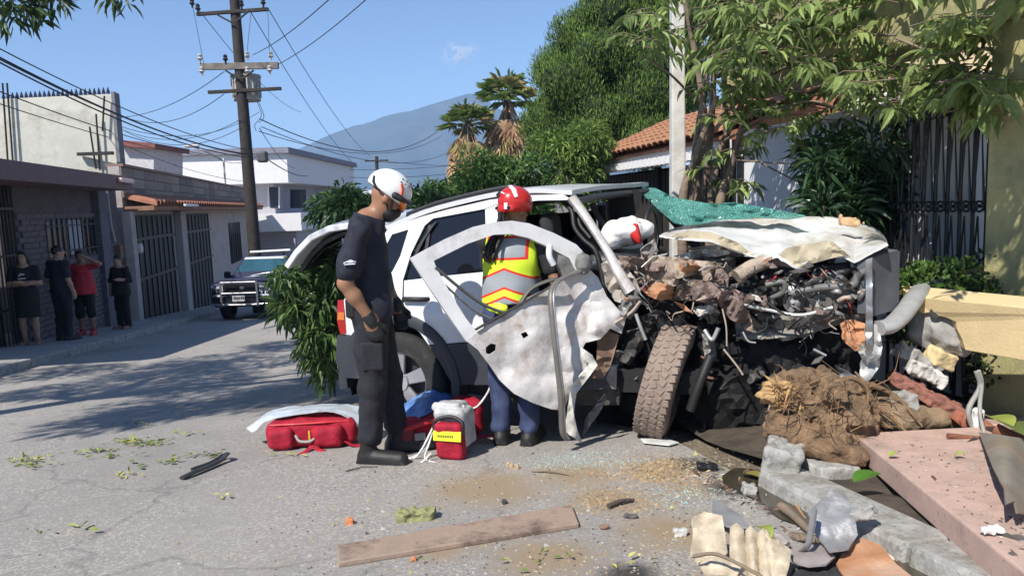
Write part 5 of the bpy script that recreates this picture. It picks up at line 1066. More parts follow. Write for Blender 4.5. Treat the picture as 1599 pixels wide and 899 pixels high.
# ------------------------------------------------------------------ people
def nrm(v): v = np.asarray(v, float); return v/np.linalg.norm(v)
Zv = np.array([0, 0, 1.0])
def person(label, base, yaw, H=1.7, J=None, vox=.012, top=None, bottom=None, shoes=None, sk=skin, hair=None, sleeve=.5, leg=1.0, girth=1.0, hemlen=0, skirt=None, dz=0, fingers=True, vcol=None, female=False, hand_mat=None, pose=None, collar=False):
    """pose in body space (x right, y forward, z up, unit = 1.7 m figure); one continuous body + clothing + hair"""
    S = H/1.7; base = np.asarray(base, float); cy, sy = math.cos(R(yaw)), math.sin(R(yaw))
    Rm = np.array([[cy, -sy, 0], [sy, cy, 0], [0, 0, 1]])
    def w_(p): return base+Rm@(np.asarray(p, float)*S)
    def wd(v): return Rm@np.asarray(v, float)
    K = dict(hipL=(-.09, 0, .88), hipR=(.09, 0, .88), kneeL=(-.10, .02, .48), kneeR=(.10, .02, .48), ankL=(-.10, -.02, .08), ankR=(.10, -.02, .08), toeL=(-.125, .15, .035), toeR=(.125, .15, .035), pel=(0, 0, .93), waist=(0, .0, 1.05), chest=(0, .01, 1.25), neck=(0, .0, 1.42), head=(0, .025, 1.585), hd=(0, 1, -.02),
             shL=(-.175, 0, 1.38), shR=(.175, 0, 1.38), elL=(-.23, -.02, 1.1), elR=(.23, -.02, 1.1), wrL=(-.24, .06, .87), wrR=(.24, .06, .87), hL=(0, .15, -1), hR=(0, .15, -1), grip=.35)
    K.update(pose or {}); P = {k: (w_(v) if k not in ('hd', 'hL', 'hR', 'grip') else v) for k, v in K.items()}
    o = thing('person', label, 'person', base); g = girth; fwd = wd([0, 1, 0]); fl = (fwd, .72)
    def hand(s, side, gl=0):
        wr = P['wr'+side]; el = P['el'+side]; d = nrm(wd(P['h'+side])); fa = nrm(wr-el); sx = wd([1, 0, 0])*(1 if side == 'R' else -1)
        n_ = np.cross(d, fwd); n_ = nrm(n_) if np.linalg.norm(n_) > .1 else sx
        wv = nrm(np.cross(n_, d)); pc = wr+d*.05*S
        if np.dot(wv, fwd) < 0: wv = -wv
        pn = nrm(-sx-d*np.dot(-sx, d))
        s.cap(wr, wr+d*.02*S, (.026+gl)*S, (.028+gl)*S); s.cap(wr+d*.02*S, wr+d*.085*S, (.034+gl)*S, (.040+gl)*S, (pn, .45))
        for k, (of, L) in enumerate(((-.03, .062), (-.01, .075), (.01, .082), (.03, .075))):
            a = wr+d*.085*S+wv*of*S; cu = K['grip']+.08*k*0; m1 = a+nrm(d+pn*cu)*L*.5*S; e = m1+nrm(d+pn*cu*2.6)*L*.5*S
            s.cap(a, m1, (.0095+gl)*S, (.009+gl)*S, k=.006); s.cap(m1, e, (.009+gl)*S, (.0075+gl)*S, k=.006)
        a = wr+d*.03*S+wv*.03*S; m1 = a+nrm(d*.7+wv*.6+pn*.35)*.042*S; e = m1+nrm(d+wv*.1+pn*.5)*.035*S
        s.cap(a, m1, (.0125+gl)*S, (.011+gl)*S, k=.008); s.cap(m1, e, (.011+gl)*S, (.009+gl)*S, k=.006)
    hx = nrm(wd(K['hd'])); rx = nrm(np.cross(hx, Zv)); hz_ = nrm(np.cross(rx, hx)); HR = np.stack([rx, hx, hz_], 1); hc = P['head']
    def hp(x, y, z): return hc+(rx*x+hx*y+hz_*z)*S
    b = SDF(vox, .03*S)
    b.cap(P['pel'], P['waist'], .135*S*g, .125*S*g, fl).cap(P['waist'], P['chest'], .125*S*g, .145*S, fl); b.cap(P['chest'], (P['shL']+P['shR']+P['neck'])/3, .14*S, .1*S, fl)
    b.cap(P['shL'], P['shR'], .055*S); b.cap(P['chest']+(P['neck']-P['chest'])*.5, P['neck'], .07*S, .058*S); b.cap(P['neck'], hp(0, -.01, -.07), .054*S, .05*S)
    b.ell(hp(0, -.008, .02), np.array([.074, .094, .098])*S, HR).ell(hp(0, .022, -.05), np.array([.056, .062, .072])*S, HR)
    b.cap(hp(0, .082, .012), hp(0, .108, -.022), .009*S, .016*S, k=.012); b.cap(hp(-.022, .074, -.062), hp(.022, .074, -.062), .012*S, k=.012); b.ell(hp(0, .066, -.098), np.array([.026, .022, .02])*S, HR, k=.02)
    b.cap(hp(-.04, .078, .028), hp(.04, .078, .028), .011*S, k=.012)
    for s_ in (-1, 1): b.ell(hp(s_*.076, -.008, -.01), np.array([.012, .022, .032])*S, HR, k=.008)
    for d in 'LR':
        b.cap(P['sh'+d], P['el'+d], .050*S*(.5+.5*g), .039*S).cap(P['el'+d], P['el'+d]+(P['wr'+d]-P['el'+d])*.35, .039*S, .041*S).cap(P['el'+d]+(P['wr'+d]-P['el'+d])*.35, P['wr'+d], .041*S, .026*S)
        b.cap(P['hip'+d], P['knee'+d], .088*S*(.6+.4*g), .055*S).cap(P['knee'+d], P['knee'+d]+(P['ank'+d]-P['knee'+d])*.35, .053*S, .056*S).cap(P['knee'+d]+(P['ank'+d]-P['knee'+d])*.35, P['ank'+d], .056*S, .034*S)
        b.cap(P['ank'+d]-Zv*.03*S, P['toe'+d], .036*S, .028*S); hand(b, d)
    b.o('body', sk, o)
    if hand_mat:
        for d in 'LR':
            b = SDF(vox*.8, .02*S); hand(b, d, .004); b.cap(P['wr'+d]-nrm(P['wr'+d]-P['el'+d])*.03, P['wr'+d], .034*S, .032*S); b.o('glove', hand_mat, o)
    def wrk(a, f, sd): return lambda V: (np.stack([vn(V, f, sd), vn(V, f, sd+1), vn(V, f, sd+2)], 1)*a)
    if bottom is not None:
        b = SDF(vox, .03*S); i = .016*S
        b.cap(P['pel'], P['waist']-(P['waist']-P['pel'])*.4, .14*S*g+i*.4, .132*S*g+i*.3, fl)
        for d in 'LR':
            end = P['knee'+d] if leg <= .5 else P['ank'+d]; b.cap(P['hip'+d], P['knee'+d], .092*S*(.6+.4*g)+i*.6, .062*S+i)
            if leg > .5: b.cap(P['knee'+d], P['ank'+d]+nrm(P['knee'+d]-P['ank'+d])*shoes[1]*.9*S, .062*S+i, .052*S+i)
            if leg <= .5: b.cap(P['knee'+d], P['knee'+d]+nrm(P['ank'+d]-P['knee'+d])*(leg-.4)*.6*S, .07*S+i, .072*S+i)
        b.noise(.011*S, 13, 3, 2); b.o('trousers' if leg > .5 else 'shorts', bottom, o, wr=wrk(.008, 13, 3))
    if skirt is not None:
        b = SDF(vox, .03*S); kn = (P['kneeL']+P['kneeR'])/2; b.cap(P['waist'], P['pel'], .145*S*g, .195*S*g, (fwd, .82)).cap(P['pel'], kn+Zv*.02, .195*S*g, .19*S*g, (fwd, .82)).cut(kn+Zv*.04*S, -Zv).o('skirt', skirt, o, wr=wrk(.01, 9, 5))
    if top is not None:
        b = SDF(vox, .03*S); i = .014*S; hem = P['pel']-Zv*hemlen*S if hemlen >= 0 else P['waist']-fwd*.0+Zv*.02
        b.cap(hem, P['waist'], (.165 if g > 1.2 else .148)*S*g+i, .142*S*g+i, (fwd, .86 if g > 1.2 else .78)).cap(P['waist'], P['chest'], .135*S*g+i, .15*S+i, fl).cap(P['chest'], (P['shL']+P['shR']+P['neck'])/3, .148*S+i*.5, .10*S+i, fl); b.cap(P['shL'], P['shR'], .060*S+i*.5)
        b.cap(P['chest']+(P['neck']-P['chest'])*.5, P['neck']-Zv*.01, .078*S, .062*S+i*.4)
        for d in 'LR':
            e = P['sh'+d]+(P['el'+d]-P['sh'+d])*min(1, sleeve*1.6); b.cap(P['sh'+d], e, .058*S*(.5+.5*g)+i*.6, .052*S+i)
            if sleeve > .65: b.cap(P['el'+d], P['el'+d]+(P['wr'+d]-P['el'+d])*(sleeve-.65)*2.6, .046*S+i, .040*S+i)
        b.cut(P['neck']+Zv*.02*S, nrm(Zv+fwd*.35)); b.cut(hem-Zv*(.05 if hemlen >= 0 else .2)*S, -Zv); b.noise(.009*S, 11, 5, 2); b.o('shirt', top, o, wr=wrk(.009, 11, 7))
    if shoes is not None:
        for d in 'LR':
            b = SDF(min(vox, .01), .02)
            t = P['toe'+d]; a = P['ank'+d]; h = nrm((t-a)*[1, 1, 0]); f0 = a*[1, 1, 0]+Zv*(t[2]-.035*S)
            h = nrm((t-a)*[1, 1, 0]); tl = np.linalg.norm((t-a)[:2])+.012*S; b.cap(f0-h*.03*S+Zv*.045*S, f0+h*tl+Zv*.04*S, .05*S, .046*S).cap(f0-h*.02*S+Zv*.03*S, a+Zv*shoes[1]*S, .045*S, .052*S)
            b.box(f0+h*(tl-.03*S)*.5+Zv*.014*S, (.092*S, tl+.13*S, .022*S), .01, np.stack([np.cross(h, Zv), h, Zv], 1))
            b.cut(base+Zv*(min(P['toeL'][2], P['toeR'][2])-base[2]-.036*S), -Zv); b.o('shoe', shoes[0], o)
    if hair is not None:
        b = SDF(vox*.9, .02)
        b.ell(hp(0, -.014, .034), np.array([.081, .099, .094])*S, HR); 
        if hair == 'long':
            for q in (-.055, 0, .055): b.cap(hp(q, -.07, .02), hp(q*1.1, -.075, -.2), .04*S, .028*S)
            b.cap(hp(-.07, -.01, 0), hp(-.075, -.02, -.17), .026*S, .018*S).cap(hp(.07, -.01, 0), hp(.075, -.02, -.17), .026*S, .018*S)
        elif hair == 'bun': b.ell(hp(0, -.08, .1), np.array([.05, .05, .045])*S)
        b.noise(.008, 30, 2).cut(hp(0, .05, .0), hx*.8-hz_*.62) if hair != 'long' else b.noise(.008, 30, 2).cut(hp(0, .045, .02), hx*.9-hz_*.45)
        b.o('hair', hairm, o)
    b = MB()
    for s_ in (-1, 1):
        e = SDF(.004, .002); e.ell(hp(s_*.031, .081, .008), np.array([.013, .006, .006])*S, HR); e.o('eye', M('dark eye', (.015, .012, .01), .3), o)
        e = SDF(.004, .002); e.cap(hp(s_*.018, .088, .03), hp(s_*.045, .08, .032), .005*S); e.o('eyebrow', hairm, o)
    e = SDF(.004, .002); e.cap(hp(-.02, .086, -.062), hp(.02, .086, -.062), .0055*S); e.o('mouth', M('lips', (.25, .09, .075), .5), o)
    return o, hp, S, P, (rx, hx, hz_)
navy = M('navy cloth', (.011, .013, .026), .8, var=.3, sc_=14, bump=.004, bsc=25); blackc = M('black cloth', (.012, .011, .012), .85, var=.3, sc_=14, bump=.004, bsc=25)
def stand(u, v, h=0): p = GR(u, v, h); return p
# --- paramedic with white helmet, in profile, looking down
fp = stand(594, 714)
man, hp, S, P, (rx, hx, hz_) = person('man in navy uniform and white rescue helmet looking down at the bags', fp, -84, 1.72, vox=.011, top=navy, bottom=M('charcoal trousers', (.014, .014, .02), .85, var=.3, sc_=12, bump=.005, bsc=22), shoes=(M('black boot', (.012, .012, .012), .55, bump=.003, bsc=60), .1), sk=M('warm tan skin', (.30, .15, .085), .5, var=.12, sc_=9), sleeve=.5, hemlen=.02, girth=1.08, hand_mat=M('black glove', (.012, .012, .014), .6, bump=.003),
    pose=dict(head=(0, .125, 1.555), hd=(-.1, 1, -.62), neck=(0, .035, 1.43), chest=(0, .0, 1.25), shL=(-.185, -.02, 1.385), shR=(.19, -.03, 1.385), elR=(.225, -.12, 1.09), wrR=(.20, .01, .87), elL=(-.22, .04, 1.1), wrL=(-.17, .14, .90), hR=(-.05, .25, -1), hL=(.1, .2, -1), kneeL=(-.10, .07, .48), kneeR=(.10, -.01, .48), ankL=(-.10, .10, .08), ankR=(.10, -.05, .08), toeL=(-.13, .27, .035), toeR=(.17, .12, .035), grip=.5))
e = SDF(.008, .015); nk = P['neck']; e.cap(nk-Zv*.02, nk+Zv*.015+nrm(hx*[1, 1, 0])*.0, .072, .066).cut(nk+Zv*.02, Zv); e.o('collar', navy, man)
e = SDF(.008, .01); HRm = np.stack([rx, hx, hz_], 1)
e.ell(hp(0, -.012, .052), np.array([.108, .135, .112])*S, HRm).cut(hp(0, -.02, .01), -hz_*1-hx*.12)
helm = e.o('helmet', M('white helmet shell', (.80, .80, .79), .3, var=.03, coat=.4), man)
for a_ in np.linspace(-.9, .9, 5):
    for z_ in (.135, .115):
        q = hp(math.cos(a_)*0+.085*math.cos(a_)*(1.1 if z_ < .12 else .85), .05+.06*math.sin(a_), z_); MB().tube([q-rx*.004, q+rx*.006], .005, 6).o('vent_hole', black, helm)
def on_helm(y, z, off=.004): xx = .108*math.sqrt(max(0, 1-((y+.012)/.135)**2-((z-.052)/.112)**2)); return hp(xx, y, z)+rx*off
MB().tube([on_helm(.03, .105), on_helm(.05, .08), on_helm(.062, .05)], [.012, .016, .014], 8, flat=.5).o('orange_vent', M('orange plastic', (.75, .10, .02), .4), helm, 50)
MB().tube([on_helm(-.125, .07), on_helm(-.115, .04), on_helm(-.085, .018), on_helm(-.06, .012)], [.012, .016, .014, .01], 8, flat=.5).o('rear_vent', black, helm, 50)
e = SDF(.006, .01); e.cap(hp(.075, .03, .0), hp(.045, .06, -.09), .007).cap(hp(.075, -.02, .01), hp(.05, .05, -.085), .007).cap(hp(.05, .055, -.09), hp(0, .06, -.115), .008); e.o('chin_strap', black, man)
e = SDF(.006, .01); e.cap(hp(.104, .03, .03), hp(.11, .07, .03), .02, .016).cap(hp(.11, .07, .03), hp(.10, .13, .035), .013).cap(hp(-.07, .13, .035), hp(.1, .13, .035), .012).noise(.003, 40); e.o('headlamp', black, man)
e = SDF(.006, .01); e.cap(hp(.085, .085, .012), hp(.05, .105, -.005), .016, .014).cap(hp(.05, .105, -.005), hp(-.05, .105, -.005), .014); e.o('goggles', M('orange lens', (.8, .2, .02), .15, spec=.8), man)
e = SDF(.007, .02); e.ell(hp(0, .045, -.075), np.array([.062, .058, .055])*S, HRm).ell(hp(0, .085, -.05), np.array([.03, .03, .03])*S, HRm); e.o('face_mask', black, man)
e = SDF(.01, .02); wst = P['pel']+Zv*.03; bf = nrm(hx*[1, 1, 0]); e.cap(wst-Zv*.018, wst+Zv*.018, .162, .160, (bf, .80)).cut(wst+Zv*.022, Zv).cut(wst-Zv*.022, -Zv); e.o('belt', black, man)
e = SDF(.008, .015); e.box(wst-bf*.12+np.cross(bf, Zv)*.13-Zv*.02, (.06, .05, .12), .015); e.o('radio_pouch', black, man)
e = SDF(.008, .012); qq = P['hipR']*.45+P['kneeR']*.55; e.box(qq+np.cross(bf, Zv)*.085, (.13, .03, .17), .012, rotm(0, 0, 6)); e.o('cargo_pocket', M('charcoal trousers', (.014, .014, .02), .85), man)
# sleeve emblem, white thread on navy
q = P['shR']+(P['elR']-P['shR'])*.62; sd_ = nrm(np.cross(P['elR']-P['shR'], nrm(hx*[1, 1, 0]))); sd_ = sd_ if np.dot(sd_, CAM-q) > 0 else -sd_; ff = nrm(hx*[1, 1, 0]); dv = nrm(P['elR']-P['shR'])
b = MB(); b.tube([q+sd_*.078-ff*.035+dv*.004, q+sd_*.083-dv*.012, q+sd_*.08+ff*.03], .004, 6); b.tube([q+sd_*.08-ff*.03+dv*.012, q+sd_*.084+ff*.03+dv*.01], .004, 6); b.tube([q+sd_*.082-ff*.012+dv*.0, q+sd_*.084+ff*.016-dv*.002], .007, 6); b.o('sleeve_emblem', M('white thread', (.6, .63, .7), .7), man)
# --- paramedic in yellow vest and red helmet at the cabin door, back to the viewer
fp = stand(806, 691)
uni = M('uniform blue cloth', (.035, .05, .115), .8, var=.2, sc_=12, bump=.004, bsc=22)
wm, hp, S, P, (rx, hx, hz_) = person('woman in yellow reflective vest and red helmet leaning into the cabin', fp, -14, 1.60, vox=.011, top=M('dark tee', (.022, .021, .026), .85, bump=.003), bottom=uni, shoes=(M('black boot', (.012, .012, .012), .55, bump=.003, bsc=60), .06), sk=M('warm brown skin', (.27, .135, .08), .5, var=.12, sc_=9), sleeve=.4, girth=1.02, hemlen=-.16,
    pose=dict(pel=(-.02, .0, .93), waist=(-.01, .01, 1.06), chest=(.0, .05, 1.27), neck=(.01, .1, 1.44), head=(.02, .14, 1.59), hd=(.55, 1, -.2), shL=(-.17, .08, 1.39), shR=(.19, .07, 1.37), elR=(.30, .06, 1.11), wrR=(.36, .24, 1.02), elL=(-.2, .2, 1.12), wrL=(-.08, .4, 1.15), hR=(.1, 1, .1), hL=(.2, 1, 0), hipL=(-.1, .0, .88), hipR=(.08, .0, .88), grip=.5))
fw_ = nrm(np.array([math.sin(R(14)), math.cos(R(14)), 0])); rt_ = np.cross(fw_, Zv)
vm = bpy.data.materials.new('reflective vest'); vm.use_nodes = True; t = vm.node_tree; p_ = t.nodes['Principled BSDF']; p_.inputs['Roughness'].default_value = .6
Vc = (.62, .80, .03, 1); Rc = (.62, .03, .02, 1); Gc = (.27, .29, .31, 1)
geo = t.nodes.new('ShaderNodeNewGeometry'); sb_ = t.nodes.new('ShaderNodeVectorMath'); sb_.operation = 'SUBTRACT'; t.links.new(geo.outputs['Position'], sb_.inputs[0]); org = P['chest']; sb_.inputs[1].default_value = tuple(org)
def dotn(v): d = t.nodes.new('ShaderNodeVectorMath'); d.operation = 'DOT_PRODUCT'; t.links.new(sb_.outputs[0], d.inputs[0]); d.inputs[1].default_value = tuple(v); return d.outputs['Value']
def mth(op, a, b=None, c=None):
    m = t.nodes.new('ShaderNodeMath'); m.operation = op
    for i, x in enumerate((a, b, c)):
        if x is None: continue
        if isinstance(x, (int, float)): m.inputs[i].default_value = x
        else: t.links.new(x, m.inputs[i])
    return m.outputs[0]
xr = dotn(rt_); zz = dotn(Zv); ax_ = mth('ABSOLUTE', xr); sgn = mth('GREATER_THAN', dotn(fw_), .03)
cur = None
def layer(col, mask):
    global cur
    x = t.nodes.new('ShaderNodeMix'); x.data_type = 'RGBA'; t.links.new(mask, x.inputs[0]); x.inputs[7].default_value = col
    if cur is None: x.inputs[6].default_value = Vc
    else: t.links.new(cur, x.inputs[6])
    cur = x.outputs[2]
def band(coord, lo, hi): return mth('MULTIPLY', mth('GREATER_THAN', coord, lo), mth('LESS_THAN', coord, hi))
# square patch between the shoulders, two chevrons below: red edged grey
layer(Rc, mth('MULTIPLY', band(zz, -.0, .145), mth('LESS_THAN', ax_, .14))); layer(Gc, mth('MULTIPLY', band(zz, .016, .13), mth('LESS_THAN', ax_, .122)))
chev = mth('MULTIPLY_ADD', ax_, .4, zz)
layer(Rc, band(chev, -.175, -.045)); layer(Gc, band(chev, -.16, -.06))
layer(Rc, band(chev, -.31, -.215)); layer(Gc, band(chev, -.31, -.23))
t.links.new(cur, p_.inputs['Base Color'])
e = SDF(.011, .03); i = .02; fl = (fw_, .74)
e.cap(P['pel']+Zv*.05, P['waist'], .19, .182, (fw_, .95)).cap(P['waist'], P['chest'], .182, .19, (fw_, .95)).cap(P['chest'], (P['shL']+P['shR']+P['neck'])/3, .19, .14, (fw_, .95)).cap(P['shL']*.8+P['shR']*.2, P['shR']*.8+P['shL']*.2, .078)
e.cut(P['neck']-Zv*.0, Zv-fw_*.1).cut(P['shR']-rt_*.005, rt_).cut(P['shL']+rt_*.005, -rt_).cut(P['pel']+Zv*.05, -Zv); e.o('vest', vm, wm, wr=lambda V: np.stack([vn(V, 10, 1), vn(V, 10, 2), vn(V, 10, 3)], 1)*.01)
e = SDF(.009, .02); q = P['pel']-fw_*.17-rt_*.03+Zv*.03; e.ell(q, (.07, .03, .028), rotm(0, 8, -14)).ell(q+rt_*.03-Zv*.01, (.04, .03, .03)).noise(.008, 30); e.o('vest_knot', M('vest tail', (.62, .80, .03), .6), wm)
e = SDF(.008, .01); HRm = np.stack([rx, hx, hz_], 1)
e.ell(hp(0, -.012, .05), np.array([.108, .135, .11])*S, HRm).ell(hp(0, -.1, -.01), np.array([.08, .04, .035])*S, HRm).cut(hp(0, -.02, -.02), -hz_+hx*.15)
helm = e.o('helmet', M('red helmet shell', (.52, .02, .02), .3, var=.1, coat=.4), wm)
def oh(x, z, off=.004): yy = -.135*math.sqrt(max(0, 1-(x/.108)**2-((z-.05)/.11)**2))-.012; return hp(x, yy, z)-hx*off
MB().tube([oh(.0, .15), oh(.055, .12), oh(.085, .07)], [.014, .018, .012], 8, flat=.5).o('helmet_stripe', M('helmet white', (.75, .75, .76), .3), helm, 50)
MB().tube([oh(-.055, .115), oh(-.05, .085), oh(-.03, .07)], [.016, .02, .01], 8, flat=.5).o('vent', black, helm, 50)
MB().tube([oh(-.02, .10), oh(.02, .085)], [.008, .006], 6, flat=.5).o('helmet_stripe', M('helmet white', (.75, .75, .76), .3), helm, 50)
for x_ in (-.055, .055): MB().tube([hp(x_, -.125, -.0), hp(x_, -.14, -.01)], .009, 6).o('vent', black, helm)
MB().box(hp(.04, -.145, .005), (.022, .006, .04)).o('sticker', M('helmet white', (.75, .75, .76), .3), helm)
# ponytail
b = MB(); a0 = hp(-.03, -.1, -.03)
for k in range(22):
    dx = np.random.default_rng(k).normal(0, .017, 3); m1 = P['neck']-fw_*.16-rt_*.06+dx; m2 = P['chest']-fw_*.19-rt_*.085+dx*1.3+Zv*.06; m3 = P['chest']-fw_*.18-rt_*.07-Zv*.0+dx*.8
    b.tube(spl([a0+dx*.3, m1, m2, m3], 14), np.concatenate([np.linspace(.011, .010, 9), np.linspace(.009, .002, 5)]), 6)
o_ = b.o('ponytail', hairm, wm, 180); o_['kind'] = 'stuff'
# --- a casualty's helper inside: none visible; bystanders on the far pavement
skin = M('fair tan skin', (.43, .26, .175), .5, var=.12, sc_=9); skind = M('ruddy skin', (.33, .18, .12), .5, var=.12, sc_=9)
sneak = M('dark shoe', (.02, .018, .018), .6)
wd_, hp2, S2, P2, ax2 = person('woman in black dress with folded arms on the far pavement', stand(50, 538, .12), 200, 1.60, vox=.018, top=blackc, bottom=None, skirt=blackc, shoes=(M('bare sandal', (.22, .13, .09), .6), .0), hair='long', sleeve=.42, sk=skin, girth=1.0,
       pose=dict(elL=(-.24, .05, 1.12), elR=(.24, .05, 1.12), wrL=(.02, .2, 1.16), wrR=(-.04, .19, 1.12), hL=(1, .2, .1), hR=(-1, .2, .1), hd=(.1, 1, 0)))

person('man in dark navy shirt and trousers, back turned, beside the man in red', stand(103, 531, .12), -20, 1.72, vox=.018, top=M('dark navy tee', (.018, .022, .04), .85), bottom=M('dark jeans', (.014, .015, .024), .85), shoes=(sneak, .03), hair='short', sleeve=.45, sk=skin, girth=1.12, hemlen=.06, pose=dict(hd=(.6, 1, 0), wrL=(-.2, .16, .98), elL=(-.25, -.05, 1.1)))
person('heavy man in red shirt and black shorts shading his eyes', stand(138, 523, .12), 190, 1.68, vox=.018, top=M('red tee', (.52, .035, .05), .85, var=.12), bottom=blackc, leg=.5, shoes=(M('red shoe', (.4, .02, .03), .6), .02), hair='short', sleeve=.45, sk=skind, girth=1.28, hemlen=.05, pose=dict(elL=(-.36, .06, 1.42), wrL=(-.16, .16, 1.56), hL=(.7, .2, .5), elR=(.27, -.04, 1.1), hd=(-.1, 1, 0)))
person('woman in loose black blouse and trousers beside the dark gate', stand(195, 513, .12), 165, 1.62, vox=.018, top=blackc, bottom=blackc, shoes=(M('bare sandal', (.22, .13, .09), .6), .0), hair='bun', sleeve=.8, sk=skin, girth=1.25, hemlen=.1, pose=dict(elL=(-.27, .02, 1.13), wrL=(-.2, .22, 1.16), hL=(.3, 1, .1), elR=(.27, -.02, 1.12), wrR=(.24, .06, .9), hd=(-.15, 1, .02)))
q = P2['chest']+nrm(ax2[1]*[1, 1, 0])*.135+Zv*.02
MB().tube([q-ax2[0]*.05+Zv*.02, q+Zv*.035, q+ax2[0]*.04], [.012, .02, .012], 8).o('shirt_print', M('white print', (.6, .6, .62), .8), wd_, 60)
MB().tube([q-ax2[0]*.06-Zv*.04, q+ax2[0]*.05-Zv*.045], .012, 6).o('shirt_print', M('white print', (.6, .6, .62), .8), wd_, 60)
CABL = ['upper of two long cables crossing the white gable wall', 'lower of two long cables crossing the white gable wall', 'cable falling left from the middle crossarm', 'cable falling left from the lowest crossarm', 'upper slack cable from the pole to the gable corner', 'lower slack cable from the pole to the gable corner', 'steep cable rising right from the pole out of the top', 'second steep cable rising right from the middle crossarm end', 'long cable dropping right from the top of the pole', 'long cable dropping right from the top crossarm end', 'cable dropping away behind from the left end of the top crossarm', 'dark sagging cable from the pole to the palms', 'lower sagging cable running right under the dark one', 'middle thin cable running right toward the palms', 'thick cable from the pole down along the white building', 'thin cable from the pole down past the building corner', 'jumper wire at the left ends of the top crossarms', 'jumper wire close to the pole between the top crossarms', 'jumper wire at the right ends of the top crossarms', 'cable between the palms and the evergreen', 'upper far cable across the mountain', 'middle far cable across the mountain', 'lowest far cable across the mountain from the distant pole', 'cable along the stone clad parapet', 'short cable from the street lamp to the pole', 'taut thin cable from the gable corner to the pole']
# ------------------------------------------------------------------ utility pole, cables, lamp
wood = M('creosoted pole', (.035, .028, .024), .85, var=.35, sc_=5, bump=.01, bsc=22); greyw = M('weathered crossarm', (.17, .15, .13), .85, var=.35, bump=.006, bsc=30)
pb = W(404, 470, 24); pb = np.array([pb[0], pb[1], G(pb[0], pb[1])]); ptop = W(365, -14, 24)
up_ = thing('utility_pole', 'dark leaning wooden utility pole with three crossarms and a transformer', 'pole', pb)
MB().tube([pb, pb+(ptop-pb)*.4, ptop], [.21, .19, .15], 14).o('pole', wood, up_, 60)
def arm(u0, v0, u1, v1, th, m_=wood): a, b = W(u0, v0, 23.8), W(u1, v1, 23.8); return MB().prism([a-Zv*th/2, b-Zv*th/2, b+Zv*th/2, a+Zv*th/2], (0, .12, 0)).o('crossarm', m_, up_, bev=.01)
arm(306, 22, 418, 14, .1); arm(312, 104, 434, 102, .2, greyw); arm(324, 144, 438, 138, .1)
for a, c in (((340, 24), (363, 36)), ((388, 18), (370, 33)), ((352, 110), (374, 124)), ((396, 110), (378, 124))): MB().tube([W(*a, 23.75), W(*c, 23.75)], .03, 6).o('brace', iron, up_)
ins = M('insulator', (.03, .025, .03), .25); insw = M('pale insulator', (.5, .48, .45), .3)
for u, v, m_ in ((309, 14, ins), (377, 8, ins), (411, 5, ins), (300, 6, ins), (352, 93, ins), (312, 92, insw), (386, 88, insw), (423, 88, insw), (315, 112, insw), (421, 110, insw), (386, 112, insw)):
    p = W(u, v, 23.8); MB().tube([p-Zv*.13, p-Zv*.06, p, p+Zv*.05, p+Zv*.1, p+Zv*.15], [.03, .03, .09, .05, .07, .03], 10).o('insulator', m_, up_, 50)
tfm = M('transformer grey', (.40, .39, .37), .6, var=.2, dirt=(.18, .15, .12), damt=.42, dsc=5)
c_ = W(385, 138, 24.35); b = MB(); b.tube([c_-Zv*.40, c_+Zv*.33], .42, 22); b.tube([c_+Zv*.33, c_+Zv*.4], .47, 22); tf = b.o('transformer', tfm, up_, 40)
for k in range(9): a_ = k*math.pi/8+math.pi; MB().box(c_+np.array([.45*math.cos(a_), .45*math.sin(a_), -.02]), (.03, .03, .6)).o('cooling_fin', tfm, tf)
c_ = W(410, 245, 23.7); s_ = SDF(.03, .04); s_.box(c_, (.3, .3, .35), .06).o('splice_box', M('dark box', (.08, .08, .09), .6), up_)
CI = iter(CABL)
def cable(pts, sag, r=.013, lab=None, grp='overhead cables'):
    lab = lab or next(CI)
    P = np.array([W(*p) for p in pts]); n = 26
    if len(P) == 2:
        t_ = np.linspace(0, 1, n)[:, None]; Q = P[0]+(P[1]-P[0])*t_; Q[:, 2] -= sag*4*(t_*(1-t_))[:, 0]
    else: Q = spl(P, n)
    tag(MB().tube(Q, r, 5).o('overhead_cable', black if r > .0 else black, None, 180), lab, 'cable', grp)
L1 = iter(['topmost of the four thick cables from the upper left to the pole', 'third of the four thick cables from the upper left', 'second of the four thick cables from the upper left', 'lowest of the four thick cables from the upper left'])
for a, c, s_, r in (((-60, 45, 12), (381, 233, 23.8), .25, .012), ((-60, 62, 12), (393, 243, 23.8), .3, .016), ((-60, 58, 12), (390, 241, 23.8), .32, .014), ((-60, 66, 12), (392, 246, 23.8), .35, .016)): cable([a, c], s_, r, next(L1), 'bundled cables')
